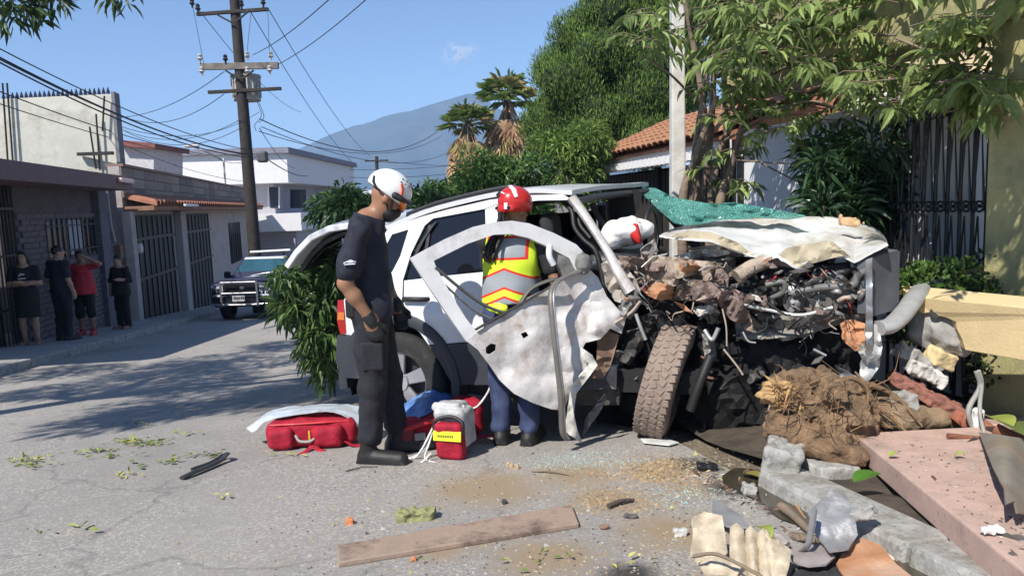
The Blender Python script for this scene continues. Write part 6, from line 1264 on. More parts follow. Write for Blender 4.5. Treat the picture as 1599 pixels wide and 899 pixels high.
for a, c, s_, r in (((-60, 120, 13), (327, 242, 30), .2, .013), ((-60, 142, 13), (320, 243, 30), .2, .011), ((350, 112, 23.8), (150, 182, 30), .5, .012), ((350, 147, 23.8), (185, 178, 32), .6, .012), ((375, 187, 23.8), (185, 200, 26), .5, .01), ((376, 200, 23.8), (195, 205, 26), .5, .01), ((395, 86, 23.8), (520, -6, 14), .1, .011), ((434, 101, 23.8), (578, -6, 15), .1, .011),
                    ((392, 20, 23.8), (560, 262, 60), .6, .014), ((420, 16, 23.8), (580, 245, 60), .6, .014), ((309, 14, 23.8), (470, 175, 55), .6, .013), ((406, 186, 23.8), (690, 200, 45), 1.2, .018), ((408, 198, 23.8), (700, 238, 50), .9, .013), ((404, 205, 23.8), (690, 212, 48), .9, .013), ((406, 240, 23.8), (480, 275, 40), .2, .02), ((405, 200, 23.8), (460, 262, 44), .3, .012), ((300, 5, 23.8), (318, 100, 23.8), .0, .008), ((392, 20, 23.8), (385, 88, 23.7), 0, .008), ((418, 15, 23.8), (421, 90, 23.7), 0, .008),
                    ((690, 200, 45), (880, 190, 60), .3, .018), ((480, 262, 60), (860, 232, 70), .8, .02), ((500, 275, 60), (860, 243, 70), .8, .02), ((588, 250, 70), (860, 250, 80), .6, .02), ((190, 225, 30), (400, 285, 40), .3, .012), ((345, 250, 38), (400, 245, 30), .2, .012), ((180, 195, 20), (405, 175, 23.8), .5, .008)): cable([a, c], s_, r)
for q in ([(400, 155, 23.6), (408, 180, 23.6), (398, 195, 23.6), (400, 205, 23.6)], [(402, 155, 23.6), (412, 182, 23.6), (404, 192, 23.6)]): cable(q, 0, .01, 'longer looping drop cable below the transformer' if len(q) == 4 else 'shorter looping drop cable below the transformer', 'drop cables')
fpb = W(588, 330, 70); fpl = thing('distant_utility_pole', 'small distant utility pole above the white helmet', 'pole', fpb); MB().tube([fpb-Zv*6, W(588, 244, 70)], .16, 8).o('pole', wood, fpl)
MB().box(W(588, 251, 69.8), (2.2, .12, .14)).o('crossarm', wood, fpl)
lp = W(350, 285, 38); lamp = thing('street_lamp', 'street lamp with a slanting arm in front of the white building', 'street lamp', lp)
MB().tube(spl([lp-Zv*4, W(350, 262, 38), W(346, 250, 38), W(320, 236, 37), W(302, 229, 37)], 20), .05, 8).o('arm', M('galvanised steel', (.4, .4, .4), .5), lamp, 60); s_ = SDF(.05, .05); s_.ell(W(299, 228, 36.9), (.42, .18, .1)); s_.o('lamp_head', M('lamp grey', (.55, .55, .55), .5), lamp)

# ------------------------------------------------------------------ police pickup
tb_ = GR(381, 499); tb_ = np.array([tb_[0], tb_[1], G(tb_[0], tb_[1])])
tr = thing('patrol_pickup', 'dark blue patrol pickup with chrome push bar and roof light bar', 'pickup truck', tb_)
ya = R(-3); bx_ = np.array([math.cos(ya), math.sin(ya), 0]); by_ = np.array([-math.sin(ya), math.cos(ya), -.09]); 
def T(x, y, z): return tb_+bx_*x+by_*y+Zv*z
bluep = M('patrol blue paint', (.008, .012, .045), .5, var=.1, coat=.05); darkp = M('patrol black paint', (.012, .013, .02), .3, coat=.4)
hw = .9
def loft(name, secs, mat, par, sm=40):      # secs: list of lists of (x,y,z) closed rings
    n = len(secs[0]); V = [T(*p) for s in secs for p in s]; F = [(i*n+j, i*n+(j+1) % n, (i+1)*n+(j+1) % n, (i+1)*n+j) for i in range(len(secs)-1) for j in range(n)]
    F += [tuple(range(n))[::-1], tuple(range((len(secs)-1)*n, len(secs)*n))]; return obj(name, V, F, mat, par, sm, bev=.02)
def ring(y, w_, z0, z1, r=.08): return [(-w_+r, y, z0), (w_-r, y, z0), (w_, y, z0+r), (w_, y, z1-r), (w_-r, y, z1), (-w_+r, y, z1), (-w_, y, z1-r), (-w_, y, z0+r)]
loft('body', [ring(.0, .82, .42, 1.0), ring(.12, .9, .36, 1.06), ring(1.4, .92, .36, 1.12), ring(3.4, .92, .36, 1.14), ring(5.3, .9, .4, 1.14)], bluep, tr)
loft('hood', [[(-.72, .1, 1.04), (.72, .1, 1.04), (.74, .12, 1.1), (.3, .1, 1.13), (-.3, .1, 1.13), (-.74, .12, 1.1)], [(-.8, 1.35, 1.1), (.8, 1.35, 1.1), (.8, 1.35, 1.17), (.32, 1.35, 1.22), (-.32, 1.35, 1.22), (-.8, 1.35, 1.17)]], bluep, tr)
loft('cab', [[(-.86, 1.25, 1.1), (.86, 1.25, 1.1), (.86, 1.25, 1.14), (-.86, 1.25, 1.14)], [(-.86, 1.95, 1.1), (.86, 1.95, 1.1), (.68, 1.95, 1.80), (-.68, 1.95, 1.80)], [(-.86, 3.2, 1.1), (.86, 3.2, 1.1), (.68, 3.1, 1.84), (-.68, 3.1, 1.84)], [(-.86, 3.5, 1.1), (.86, 3.5, 1.1), (.8, 3.45, 1.2), (-.8, 3.45, 1.2)]], bluep, tr)
wsg = M('windscreen glass', (.03, .09, .12), .05, var=.3, sc_=2, spec=1)
def quadp(name, P, mat, par, th=.01): Q = [T(*p) for p in P]; n = nrm(np.cross(Q[1]-Q[0], Q[2]-Q[0])); n = n if n[1] < 0 else -n; return MB().prism([q+n*th for q in Q], -n*th*.6).o(name, mat, par)
wsp = quadp('windscreen', [(-.78, 1.30, 1.17), (.78, 1.30, 1.17), (.62, 1.90, 1.75), (-.62, 1.90, 1.75)], wsg, tr)
quadp('visor_strip', [(-.64, 1.84, 1.70), (.64, 1.84, 1.70), (.62, 1.91, 1.76), (-.62, 1.91, 1.76)], M('pale visor strip', (.6, .65, .7), .4), wsp, .014)
for s_ in (-1, 1):
    P = [(s_*.875, 1.5, 1.17), (s_*.875, 3.0, 1.17), (s_*.70, 2.95, 1.72), (s_*.715, 2.0, 1.70)]; V = [T(*p) for p in P]; MB().prism(V, bx_*s_*.01).o('side_window', tint, tr)
    m_ = SDF(.02, .02); m_.box(T(s_*1.06, 1.55, 1.26), (.2, .1, .2), .04); m_.cap(T(s_*.85, 1.6, 1.2), T(s_*1.02, 1.57, 1.22), .025); m_.o('mirror', black, tr)
    hl = quadp('headlight', [(s_*.5, -.02, .78), (s_*.84, .06, .78), (s_*.85, .07, .95), (s_*.5, -.02, .95)], M('headlight glass', (.35, .37, .4), .12, var=.3, sc_=20, spec=1), tr, .03)
    quadp('reflector', [(s_*.56, -.03, .80), (s_*.68, -.0, .80), (s_*.68, -.0, .88), (s_*.56, -.03, .88)], chrome, hl, .035); quadp('reflector', [(s_*.70, -.0, .80), (s_*.80, .04, .80), (s_*.80, .04, .88), (s_*.70, -.0, .88)], chrome, hl, .035)
    quadp('fog_lamp', [(s_*.55, -.06, .60), (s_*.78, -.02, .60), (s_*.78, -.02, .70), (s_*.55, -.06, .70)], M('lamp white', (.75, .76, .8), .3), tr, .03)
quadp('grille', [(-.48, -.02, .72), (.48, -.02, .72), (.48, -.02, 1.0), (-.48, -.02, 1.0)], M('grille black', (.01, .01, .012), .4), tr, .02)
q = T(.02, -.06, .88); s_ = SDF(.015, .01); s_.ell(q, (.08, .02, .035)); s_.o('grille_emblem', chrome, tr)
loft('front_bumper', [ring(-.12, .80, .42, .66, .04), ring(.1, .93, .42, .68, .04)], darkp, tr); MB().tube([T(-.8, -.14, .44), T(-.3, -.16, .42), T(.3, -.16, .42), T(.8, -.14, .44)], .025, 8).o('bumper_trim', chrome, tr, 60)
pbm = M('push bar steel', (.30, .30, .32), .4, .7, var=.2)
for z in (.42, .74, 1.04): MB().tube([T(-.5, -.2, z), T(.5, -.2, z)], .026, 8).o('push_bar', pbm, tr, 60)
for x in (-.5, .5): MB().tube([T(x, -.2, .38), T(x, -.2, 1.07)], .03, 8).o('push_bar', pbm, tr, 60)
pl_ = quadp('licence_plate', [(-.17, -.24, .52), (.17, -.24, .52), (.17, -.24, .68), (-.17, -.24, .68)], M('plate', (.42, .42, .42), .6), tr, .012)
for k in range(6): x = -.13+k*.05; quadp('plate_mark', [(x, -.255, .58), (x+.028, -.255, .58), (x+.028, -.255, .64), (x, -.255, .64)], black, pl_, .006)
MB().tube([T(-.62, 2.3, 1.93), T(.62, 2.3, 1.96)], .06, 10, flat=.7).o('light_bar', M('light bar', (.62, .64, .68), .3), tr, 60); 
for x in (-.4, .4): MB().tube([T(x, 2.3, 1.78), T(x, 2.3, 1.92)], .03, 6).o('bar_bracket', black, tr)
MB().tube([T(-.35, 1.27, 1.19), T(.05, 1.38, 1.27), T(.35, 1.42, 1.30)], .012, 6).o('wiper', steel, tr)
quadp('hood_reflection', [(-.3, .8, 1.183), (.05, .8, 1.183), (.1, 1.25, 1.216), (-.4, 1.25, 1.2)], M('painted hood reflection', (.62, .64, .68), .4), tr, .004)  # pale patch painted as the bright reflection on the hood
for x in (-.78, .78):
    for y in (.85, 4.3): wheel('wheel', T(x, y, .36), bx_*(1 if x < 0 else -1), .37, .24, tr, rimm, rubber)
def txt(s, name, mat, par, o_, x_, y_, size, ext=.002):
    cu = bpy.data.curves.new(name, 'FONT'); cu.body = s; cu.size = size; cu.extrude = ext; cu.align_x = 'CENTER'; cu.align_y = 'CENTER'; cu.materials.append(mat)
    ob = bpy.data.objects.new(name, cu); C.objects.link(ob); z_ = nrm(np.cross(x_, y_)); y_ = np.cross(z_, nrm(x_)); x_ = nrm(x_)
    ob.parent = par; M4 = Matrix(((x_[0], y_[0], z_[0], o_[0]), (x_[1], y_[1], z_[1], o_[1]), (x_[2], y_[2], z_[2], o_[2]), (0, 0, 0, 1)))
    dgm = bpy.data.meshes.new_from_object(ob.evaluated_get(bpy.context.evaluated_depsgraph_get())); bpy.data.objects.remove(ob)
    ob = bpy.data.objects.new(name, dgm); C.objects.link(ob); ob.parent = par; ob.matrix_parent_inverse = Matrix.Translation(-Vector(WL[par.name])); ob.matrix_basis = M4; return ob
txt('65', 'fleet_number', M('lamp white', (.75, .76, .8), .3), tr, T(.66, -.11, .68), bx_, Zv, .26, .004)

# ------------------------------------------------------------------ rescue bags
redc = M('red nylon', (.34, .012, .03), .75, var=.3, sc_=12, bump=.006, bsc=28, spec=.3); redb = M('bright red trim', (.55, .015, .02), .5)
def lay(u, v): return GR(u, v)
g0 = lay(486, 700); xd = nrm(np.array([.99, .08, 0])); yd = np.array([-xd[1], xd[0], 0]); RB = np.stack([xd, yd, Zv], 1)
bag = thing('red_duffel_bag', 'red rescue duffel with two bulging pockets and a clear sheet on top', 'bag', g0)
def bl(x, y, z): return g0+xd*x+yd*y+Zv*z
s_ = SDF(.01, .03); s_.box(bl(0, .13, .085), (.57, .25, .165), .045, RB).box(bl(.01, .13, .15), (.5, .22, .05), .02, RB); s_.noise(.013, 8, 1); s_.o('body', redc, bag)
for x, w_ in ((-.19, .17), (.11, .2)): s_ = SDF(.008, .02); s_.box(bl(x, .0, .078), (w_, .10, .14), .045, RB).noise(.009, 11, 2); s_.o('pocket', redc, bag)
MB().tube([bl(-.26, .02, .165), bl(-.1, .0, .168), bl(.1, .0, .17), bl(.25, .02, .165)], .006, 6).o('zip', redb, bag)
MB().tube(spl([bl(-.09, -.02, .1), bl(-.06, -.05, .07), bl(0, -.055, .065), bl(.035, -.05, .08)], 12), .009, 7).o('carry_handle', M('grey webbing', (.3, .3, .28), .8), bag, 60)
MB().tube([bl(.0, -.03, .13), bl(.002, -.04, .06)], .006, 6).o('zip_pull', M('yellow cord', (.6, .45, .03), .6), bag)
for q in ([bl(.02, -.02, .05), bl(.0, -.07, .02), bl(-.06, -.16, .008)], [bl(.03, -.02, .05), bl(.05, -.06, .015), bl(.1, -.09, .008)], [bl(.22, .0, .04), bl(.28, -.02, .01), bl(.36, .02, .012), bl(.4, .06, .03)]): MB().tube(spl(q, 12), .018, 6, flat=.25).o('strap', redc, bag, 60)
# plastic sheets
def draped(name, label, pts, mat, amp, seed, t=.004):
    """cloth through a grid of (u,v,Y)"""
    A_ = np.array([[W(*p) for p in row] for row in pts]); n, m = A_.shape[:2]; U = np.array([spl(A_[i], 18) for i in range(n)]); Q = np.array([spl(U[:, j], 14) for j in range(18)])
    Q = Q+np.array([0, 0, 1])*(amp*np.abs(fbm(Q, 14, seed)))[..., None]+np.array([0, -1, 0])*(amp*fbm(Q, 9, seed+4))[..., None]
    mb = MB().grid(Q); V, F = solid(mb.V, mb.F, t); return tag(obj(name, V, F, mat, None, 60), label, 'sheet')
clearm = M('clear pale sheet', (.60, .66, .72), .25, var=.2, sc_=7, alpha=.85, bump=.004, bsc=20); bluep_ = M('blue plastic', (.10, .22, .50), .25, var=.4, sc_=9, bump=.006, bsc=25)
draped('plastic_sheet', 'white and pale blue plastic sheet draped behind the red duffel', [[(386, 668, 4.85), (430, 640, 5.0), (480, 634, 5.0), (540, 632, 5.0), (572, 640, 4.95)], [(388, 672, 4.8), (425, 648, 4.82), (480, 641, 4.82), (535, 640, 4.82), (578, 660, 4.82)], [(395, 677, 4.78), (422, 656, 4.72), (480, 646, 4.72), (530, 646, 4.72), (572, 682, 4.74)]], clearm, .012, 3)
g1 = lay(685, 700); bag = thing('red_rescue_backpack', 'open red rescue pack behind the grey monitor case', 'bag', g1); xd2 = nrm(np.array([.94, .3, 0])); yd2 = np.array([-xd2[1], xd2[0], 0]); RB2 = np.stack([xd2, yd2, Zv], 1)
def b2(x, y, z): return g1+xd2*x+yd2*y+Zv*z
s_ = SDF(.01, .03); s_.box(b2(-.02, .12, .1), (.5, .26, .18), .05, RB2).noise(.014, 8, 4); s_.o('body', redc, bag)
MB().tube(spl([b2(-.26, -.01, .14), b2(-.1, -.02, .18), b2(.1, -.01, .2), b2(.2, .0, .2)], 14), .016, 8).o('rolled_flap', redb, bag, 60)
s_ = SDF(.008, .02); s_.box(b2(-.2, .0, .1), (.1, .06, .15), .028, RB2); s_.o('side_pocket', M('dark red nylon', (.16, .008, .015), .6), bag)
MB().box(b2(-.12, -.022, .1), (.07, .02, .05), RB2).o('buckle', M('grey webbing', (.3, .3, .28), .8), bag, bev=.006); MB().box(b2(-.13, -.02, .055), (.1, .015, .03), RB2).o('patch', redb, bag, bev=.004)
s_ = SDF(.012, .03); s_.box(b2(.25, .22, .13), (.2, .2, .25), .06, RB2).noise(.01, 9, 5); s_.o('end_pocket', redc, bag)
MB().tube(spl([b2(.2, .04, .05), b2(.3, .02, .035), b2(.38, .01, .03)], 10), .022, 6, flat=.3).o('strap', redc, bag, 60); MB().box(b2(.39, .01, .03), (.035, .012, .05), RB2).o('strap_buckle', M('pale buckle', (.5, .5, .5), .4), bag)
draped('plastic_bag', 'crumpled blue plastic bag heaped on the open rescue pack', [[(616, 660, 4.6), (640, 625, 4.95), (675, 612, 5.0), (700, 618, 5.0), (738, 640, 5.0)], [(615, 665, 4.56), (638, 640, 4.75), (672, 626, 4.8), (700, 630, 4.85), (730, 644, 4.9)], [(618, 680, 4.52), (640, 668, 4.55), (660, 652, 4.6), (680, 646, 4.7), (715, 648, 4.8)]], bluep_, .03, 8)
g2 = lay(700, 716); mon = thing('monitor_case', 'grey monitor case with red front pouch and yellow label', 'medical case', g2); xd3 = nrm(np.array([.95, -.30, 0])); yd3 = np.array([-xd3[1], xd3[0], 0]); tl3 = R(-6)
RB3 = np.stack([xd3, yd3*math.cos(tl3)+Zv*math.sin(tl3)*-1, Zv*math.cos(tl3)+yd3*math.sin(tl3)*-1], 1)
def b3(x, y, z): return g2+RB3@np.array([x, y, z])
s_ = SDF(.007, .015); s_.box(b3(-.0, .12, .15), (.2, .2, .24), .03, RB3).box(b3(-.03, .12, .27), (.17, .16, .06), .02, RB3).noise(.006, 14, 3); s_.o('body', M('grey case fabric', (.42, .42, .42), .6, var=.3, sc_=14, bump=.003), mon)
s_ = SDF(.006, .015); s_.box(b3(.02, -.01, .115), (.175, .09, .225), .028, RB3).noise(.003, 12, 2); s_.o('front_pouch', redc, mon)
MB().tube(spl([b3(-.075, -.035, .17), b3(-.07, -.03, .235), b3(.02, -.02, .262), b3(.1, -.03, .235), b3(.105, -.035, .17)], 20), .012, 8).o('piping', black, mon, 60)
MB().box(b3(.02, -.066, .165), (.176, .012, .058), RB3).o('yellow_label', M('yellow label', (.70, .72, .03), .5, var=.06), mon, bev=.002)
o_ = b3(.015, -.0625, .165); rl = np.random.default_rng(3)
for k in range(9):   # printing too blurred to read: short dark strokes
    c = b3(-.035+k*.0115, -.0725, .165); MB().box(c, (.007, .002, .013), RB3).o('label_print', M('label ink', (.05, .07, .01), .7), mon)
s_ = SDF(.007, .012); s_.cap(b3(-.1, .06, .285), b3(.06, .09, .275), .028, .02).cap(b3(-.05, .02, .27), b3(.07, .04, .26), .016).noise(.006, 20, 1); s_.o('top_handle', M('pale grey rubber', (.55, .54, .5), .5), mon)
for x in (.1, .18): MB().box(b3(-.06+.0*x, .015, x), (.09, .012, .02), RB3).o('webbing', black, mon, bev=.003)
wc_ = M('white cable', (.7, .7, .68), .4)
for i, q in enumerate(([b3(-.1, .05, .2), b3(-.13, -.01, .12), b3(-.16, -.03, .06), b3(-.2, -.05, .012), b3(-.27, -.04, .01)], [b3(-.1, .05, .22), b3(-.12, 0, .1), b3(-.13, -.05, .02), b3(-.06, -.08, .01), b3(.0, -.09, .01)], [b3(-.1, .05, .18), b3(-.15, -.02, .05), b3(-.22, -.06, .012), b3(-.14, -.1, .01), b3(-.08, -.07, .06)])): MB().tube(spl(q, 24), .006, 6).o('sensor_cable', wc_, mon, 60)
P_ = [W(728, 640, 4.7), W(745, 634, 4.75), W(762, 612, 4.8), W(768, 592, 4.85), W(770, 570, 4.95)]; tag(MB().tube(spl(P_, 24), .007, 6).o('sensor_cable', wc_, None, 60), 'white cable running from the bags up behind the torn door', 'cable')

# ------------------------------------------------------------------ broken fence beam, roots, debris
def by(u): return 4.4-.0031*(u-1424)
bm = thing('fallen_yellow_beam', 'broken yellow concrete beam lying against the wreck, grey at the fracture', 'beam', GR(1530, 640))
def wb(u, v, d=0.0): return W(u, v, by(u)+d)
poly = [(1424, 462), (1480, 467), (1720, 492), (1720, 585), (1508, 547), (1503, 530), (1495, 515), (1492, 502), (1478, 496), (1462, 492), (1452, 488), (1440, 490), (1428, 478)]
MB().prism([wb(*p) for p in poly], (.07, .3, .03)).o('painted_shell', yel, bm, bev=.006)
s_ = SDF(.014, .03); s_.cap(wb(1440, 500, .1), wb(1490, 525, .12), .09, .12).cap(wb(1435, 520, .1), wb(1480, 545, .12), .07, .07).ell(wb(1470, 480, .13), (.1, .08, .06)).noise(.03, 10, 2); s_.o('fracture', concd, bm)
MB().tube([wb(1462, 487, -.0), wb(1466, 488, .1)], .035, 10).o('conduit_hole', M('hole dark', (.03, .03, .03), .9), bm)
def chunk(name, label, c, r, mat, seed, cat='debris', amp=.25, f=None, grp=None, vox=None, rot=None):
    r = np.asarray(r, float); s_ = SDF(vox or max(.006, r.min()/7), .01); s_.box(c, r*2, r.min()*.25, rot); s_.noise(r.min()*amp, f or 1.0/r.min()*.8, seed); return tag(s_.o(name, mat, smooth=35), label, cat, grp)
chunk('concrete_chunk', 'small block with one yellow painted face under the beam', W(1470, 558, 4.3), (.075, .06, .05), yel, 3, rot=rotm(15, 20, 10)); chunk('concrete_chunk', 'jagged grey fragment hanging beside the yellow painted block', W(1432, 560, 4.32), (.13, .05, .045), concd, 4, rot=rotm(0, 30, 0), amp=.5)
chunk('concrete_chunk', 'pale grey flake below the jagged fragment', W(1445, 582, 4.25), (.12, .03, .035), M('pale broken concrete', (.5, .48, .44), .9, bump=.006), 5, rot=rotm(0, 28, 0), amp=.5)
# root ball and broken trunk
rootm = M('rooty earth', (.225, .145, .082), .95, var=.45, sc_=14, bump=.02, bsc=30, dirt=(.10, .062, .035), damt=.47, dsc=9); splin = M('splintered wood', (.46, .29, .13), .8, var=.35, sc_=16, bump=.012, bsc=50)
rb = thing('root_ball', 'uprooted stump with earth and torn roots under the wreck nose', 'stump', GR(1290, 720))
s_ = SDF(.012, .08); s_.ell(W(1278, 635, 3.85), (.19, .2, .19)).ell(W(1318, 650, 3.9), (.13, .17, .17)).ell(W(1245, 640, 3.85), (.13, .16, .17)).ell(W(1290, 690, 3.75), (.2, .16, .1)).noise(.07, 8, 3, 6); s_.o('earth', rootm, rb, 30, wr=lambda V: np.stack([fbm(V, 34, 1, 2), fbm(V, 34, 5, 2), fbm(V, 34, 9, 2)], 1)*.014)
s_ = SDF(.014, .03); s_.cap(W(1212, 616, 3.75), W(1248, 634, 3.85), .06, .085).noise(.04, 18, 4, 4); s_.o('splintered_end', splin, rb, 30)
rg = np.random.default_rng(3); b = MB()
for k in range(60):
    p = W(rg.uniform(1208, 1235), rg.uniform(598, 640), 3.68); d = nrm(np.array([-.8, -.3, .3])+rg.normal(0, .6, 3)); q = nrm(np.cross(d, rg.normal(0, 1, 3)))*rg.uniform(.004, .012); L = rg.uniform(.04, .12); b.add([p+q, p-q, p+d*L, p+np.cross(d, q)*.6], [(0, 1, 2), (1, 3, 2), (3, 0, 2)])
b.o('splinters', splin, rb)['kind'] = 'stuff'
s_ = SDF(.014, .03); s_.cap(W(1210, 660, 3.68), W(1330, 715, 3.55), .06, .08).noise(.03, 14, 6, 5); s_.o('trunk', M('stump bark', (.20, .125, .07), .95, var=.45, sc_=16, bump=.02, bsc=40), rb, 30)
rg = np.random.default_rng(31); b = MB()
for k in range(150):
    u, v = rg.uniform(1220, 1400), rg.uniform(590, 690); p = W(u, v, rg.uniform(3.55, 3.8) if u < 1330 else rg.uniform(3.75, 4.1)); d = rg.normal(0, 1, 3)*[1, .5, .8]; d /= np.linalg.norm(d); L = rg.uniform(.05, .22)
    b.tube(spl([p, p+d*L*.5+rg.normal(0, .02, 3), p+d*L+rg.normal(0, .04, 3)-Zv*.02], 7), np.linspace(rg.uniform(.0015, .004), .001, 7), 4)
o_ = b.o('roots', M('root brown', (.20, .125, .065), .9, var=.4), rb, 60); o_['kind'] = 'stuff'
for q in ([(1320, 660, 3.75), (1345, 630, 3.75), (1350, 600, 3.8), (1335, 580, 3.85)], [(1300, 600, 3.7), (1330, 590, 3.7), (1355, 610, 3.72), (1350, 650, 3.7)], [(1350, 620, 3.9), (1390, 650, 3.85), (1430, 690, 3.8)], [(1360, 600, 3.95), (1400, 620, 3.95), (1440, 665, 3.9)]): MB().tube(spl([W(*p) for p in q], 16), np.linspace(.018, .006, 16), 7).o('root', M('root brown', (.27, .175, .095), .9), rb, 60)
s_ = SDF(.02, .06); s_.ell(W(1385, 650, 4.05), (.2, .16, .1)).ell(W(1440, 645, 4.2), (.2, .2, .09)).noise(.03, 9, 8, 4); tag(s_.o('earth_mound', M('dry earth', (.25, .175, .105), .95, var=.3, bump=.02, bsc=25), smooth=60), 'loose dry earth mound between the root ball and the pink slab', 'earth')
chunk('concrete_chunk', 'rough grey block half buried in the earth mound', W(1412, 625, 4.05), (.06, .06, .05), concd, 9); chunk('kerb_fragment', 'broken kerb block below the splintered stump', W(1222, 715, 3.55), (.09, .1, .075), kmat, 10, rot=rotm(5, 10, -20)); chunk('kerb_fragment', 'angular kerb piece between the puddle and the kerb stones', GR(1285, 735, .05), (.11, .15, .06), kmat, 11, rot=rotm(-5, 5, 10), amp=.15)
chunk('red_slab_piece', 'reddish tilted slab behind the earth mound', W(1470, 630, 4.15), (.3, .12, .03), M('red slab', (.26, .11, .08), .85, bump=.005), 12, rot=rotm(0, 30, -20), amp=.4)
chunk('red_tile_piece', 'rounded red tile fragment by the white scrap', W(1520, 660, 3.95), (.09, .06, .03), M('red tile', (.33, .12, .07), .8), 13, amp=.4, rot=rotm(10, 20, 0)); chunk('white_scrap', 'small white plaster scrap on the far slab', W(1525, 652, 3.85), (.025, .03, .05), M('white plaster', (.7, .7, .68), .8), 14)
P_ = spl([W(1520, 672, 3.85), W(1512, 640, 3.85), W(1530, 605, 3.9), (W(1525, 580, 3.9))], 14); tag(MB().tube(P_, .014, 7).o('bent_conduit', M('grey conduit', (.28, .27, .25), .6), None, 60), 'bent grey conduit sticking up by the shrub', 'pipe')
P_ = spl([W(1540, 690, 3.7), W(1530, 640, 3.8), W(1533, 600, 3.9), (W(1528, 578, 3.95))], 14); tag(MB().tube(P_, .011, 7).o('bent_conduit', M('grey conduit', (.28, .27, .25), .6), None, 60), 'thinner upright conduit behind the bent one', 'pipe')
for k, (q, r0) in enumerate((([(1555, 670, 3.6), (1600, 690, 3.5), (1680, 700, 3.4)], .035), ([(1480, 680, 3.6), (1530, 685, 3.6), (1560, 690, 3.6)], .015))): tag(MB().tube(spl([W(*p) for p in q], 10), r0, 8).o('fallen_limb', M('red brown limb', (.25, .10, .055), .85, var=.4, bump=.01), None, 60), ['thick red brown limb at the edge of the shrub', 'thin stick lying across the back of the pink slab'][k], 'branch')
# lower right heap: cream plastic, grey sheet, terracotta, bent sheet
crm = M('cream plastic', (.52, .44, .32), .55, var=.15, bump=.004, dirt=(.30, .235, .16), damt=.44, dsc=8)
def gp(u, v, h): return GR(u, v+0, h)
hp_ = thing('cream_plastic_wreckage', 'crumpled cream plastic trim lying at the gutter', 'debris', GR(1155, 870))
def gs(name, L, fn, m_, par, amp=.03, f=9, seed=0, t=.008, step=8): return psheet(name, [L], fn, m_, par, step, crumple(amp, f, seed), t, 60)
gs('panel', [(1082, 806), (1100, 798), (1128, 804), (1132, 830), (1136, 862), (1120, 880), (1095, 872), (1080, 868)], lambda u, v: W(u, v, 2.62-(v-800)*.0026+.0*u), crm, hp_, .03, 8, 1)
for k, (u, w_) in enumerate(((1150, 13), (1172, 10), (1192, 12))): gs('rib', [(u-w_*.8, 822+k*5), (u, 815+k*4), (u+w_*.9, 826+k*3), (u+w_+4, 870), (u+w_+6, 915), (u-w_+8, 915), (u-w_+2, 868)], lambda uu, v, u=u, w_=w_: W(uu, v, 2.60-(v-820)*.0029-.035*math.cos((uu-u-(v-820)*.08)/w_*1.5)), crm, hp_, .012, 12, 10+k, .006, 5)
gs('panel', [(1196, 826), (1210, 838), (1236, 858), (1232, 885), (1222, 915), (1185, 915), (1190, 870)], lambda u, v: W(u, v, 2.55-(v-826)*.0028), crm, hp_, .03, 9, 3); gs('panel', [(1085, 870), (1130, 868), (1160, 880), (1150, 900), (1100, 895)], lambda u, v: W(u, v, 2.40-(v-870)*.003), crm, hp_, .03, 10, 4)
MB().tube(spl([W(1082, 868, 2.36), W(1115, 864, 2.33), W(1150, 878, 2.3), W(1190, 900, 2.25)], 14), .006, 6).o('cord', M('brown cord', (.2, .15, .1), .8), hp_, 60)
def gsheet(label, name, L, base_h, m_, amp, f, seed, lift=None, cat='debris', t=.008):
    def fn(u, v): p = GR(u, v); h = base_h+(lift(u, v) if lift else 0); return GR(u, v, h)
    return tag(psheet(name, [L], fn, m_, None, 8, crumple(amp, f, seed), t, 60), label, cat)
gsheet('dented grey sheet metal leaning on the kerb', 'sheet_metal_piece', [(1300, 760), (1318, 765), (1332, 790), (1340, 835), (1325, 855), (1295, 860), (1275, 835), (1262, 800), (1275, 785)], .1, M('grey galvanised', (.36, .36, .37), .5, .4, var=.2, bump=.006, dirt=(.25, .22, .2), damt=.42, dsc=5), .025, 8, 1, lambda u, v: .12*max(0, (840-v)/80))
gsheet('terracotta orange board fragment in the gutter', 'terracotta_fragment', [(1318, 858), (1345, 838), (1375, 850), (1400, 880), (1432, 905), (1330, 915), (1305, 880)], .06, M('terracotta board', (.50, .24, .12), .8, var=.25, bump=.005, dirt=(.42, .32, .24), damt=.45, dsc=4), .02, 7, 2, None)
gsheet('thin grey plate above the cream plastic', 'sheet_metal_piece', [(1112, 778), (1128, 785), (1160, 805), (1168, 822), (1135, 820), (1112, 805)], .06, M('thin grey plate', (.33, .33, .34), .4, .3), .02, 8, 3, None)
gsheet('mauve grey curved plastic shell under the dented sheet', 'plastic_shell', [(1232, 860), (1262, 850), (1285, 848), (1305, 868), (1290, 880), (1262, 882), (1236, 876)], .07, M('mauve grey plastic', (.32, .28, .27), .6, var=.2, bump=.004), .03, 8, 4, None); gsheet('dark torn liner at the bottom edge of the heap', 'torn_dark_sheet', [(1240, 886), (1275, 880), (1315, 885), (1322, 910), (1250, 915), (1230, 905)], .04, M('torn liner', (.05, .05, .052), .6, var=.4, bump=.008), .04, 14, 5, None)
P_ = [GR(1248, 862, .05), GR(1262, 850, .1), GR(1268, 820, .16), GR(1272, 795, .2)]; tag(MB().tube(spl(P_, 14), .014, 7, flat=.5).o('rubber_trim', M('grey rubber trim', (.2, .2, .2), .5), None, 60), 'curved grey rubber trim standing beside the dented sheet', 'trim')
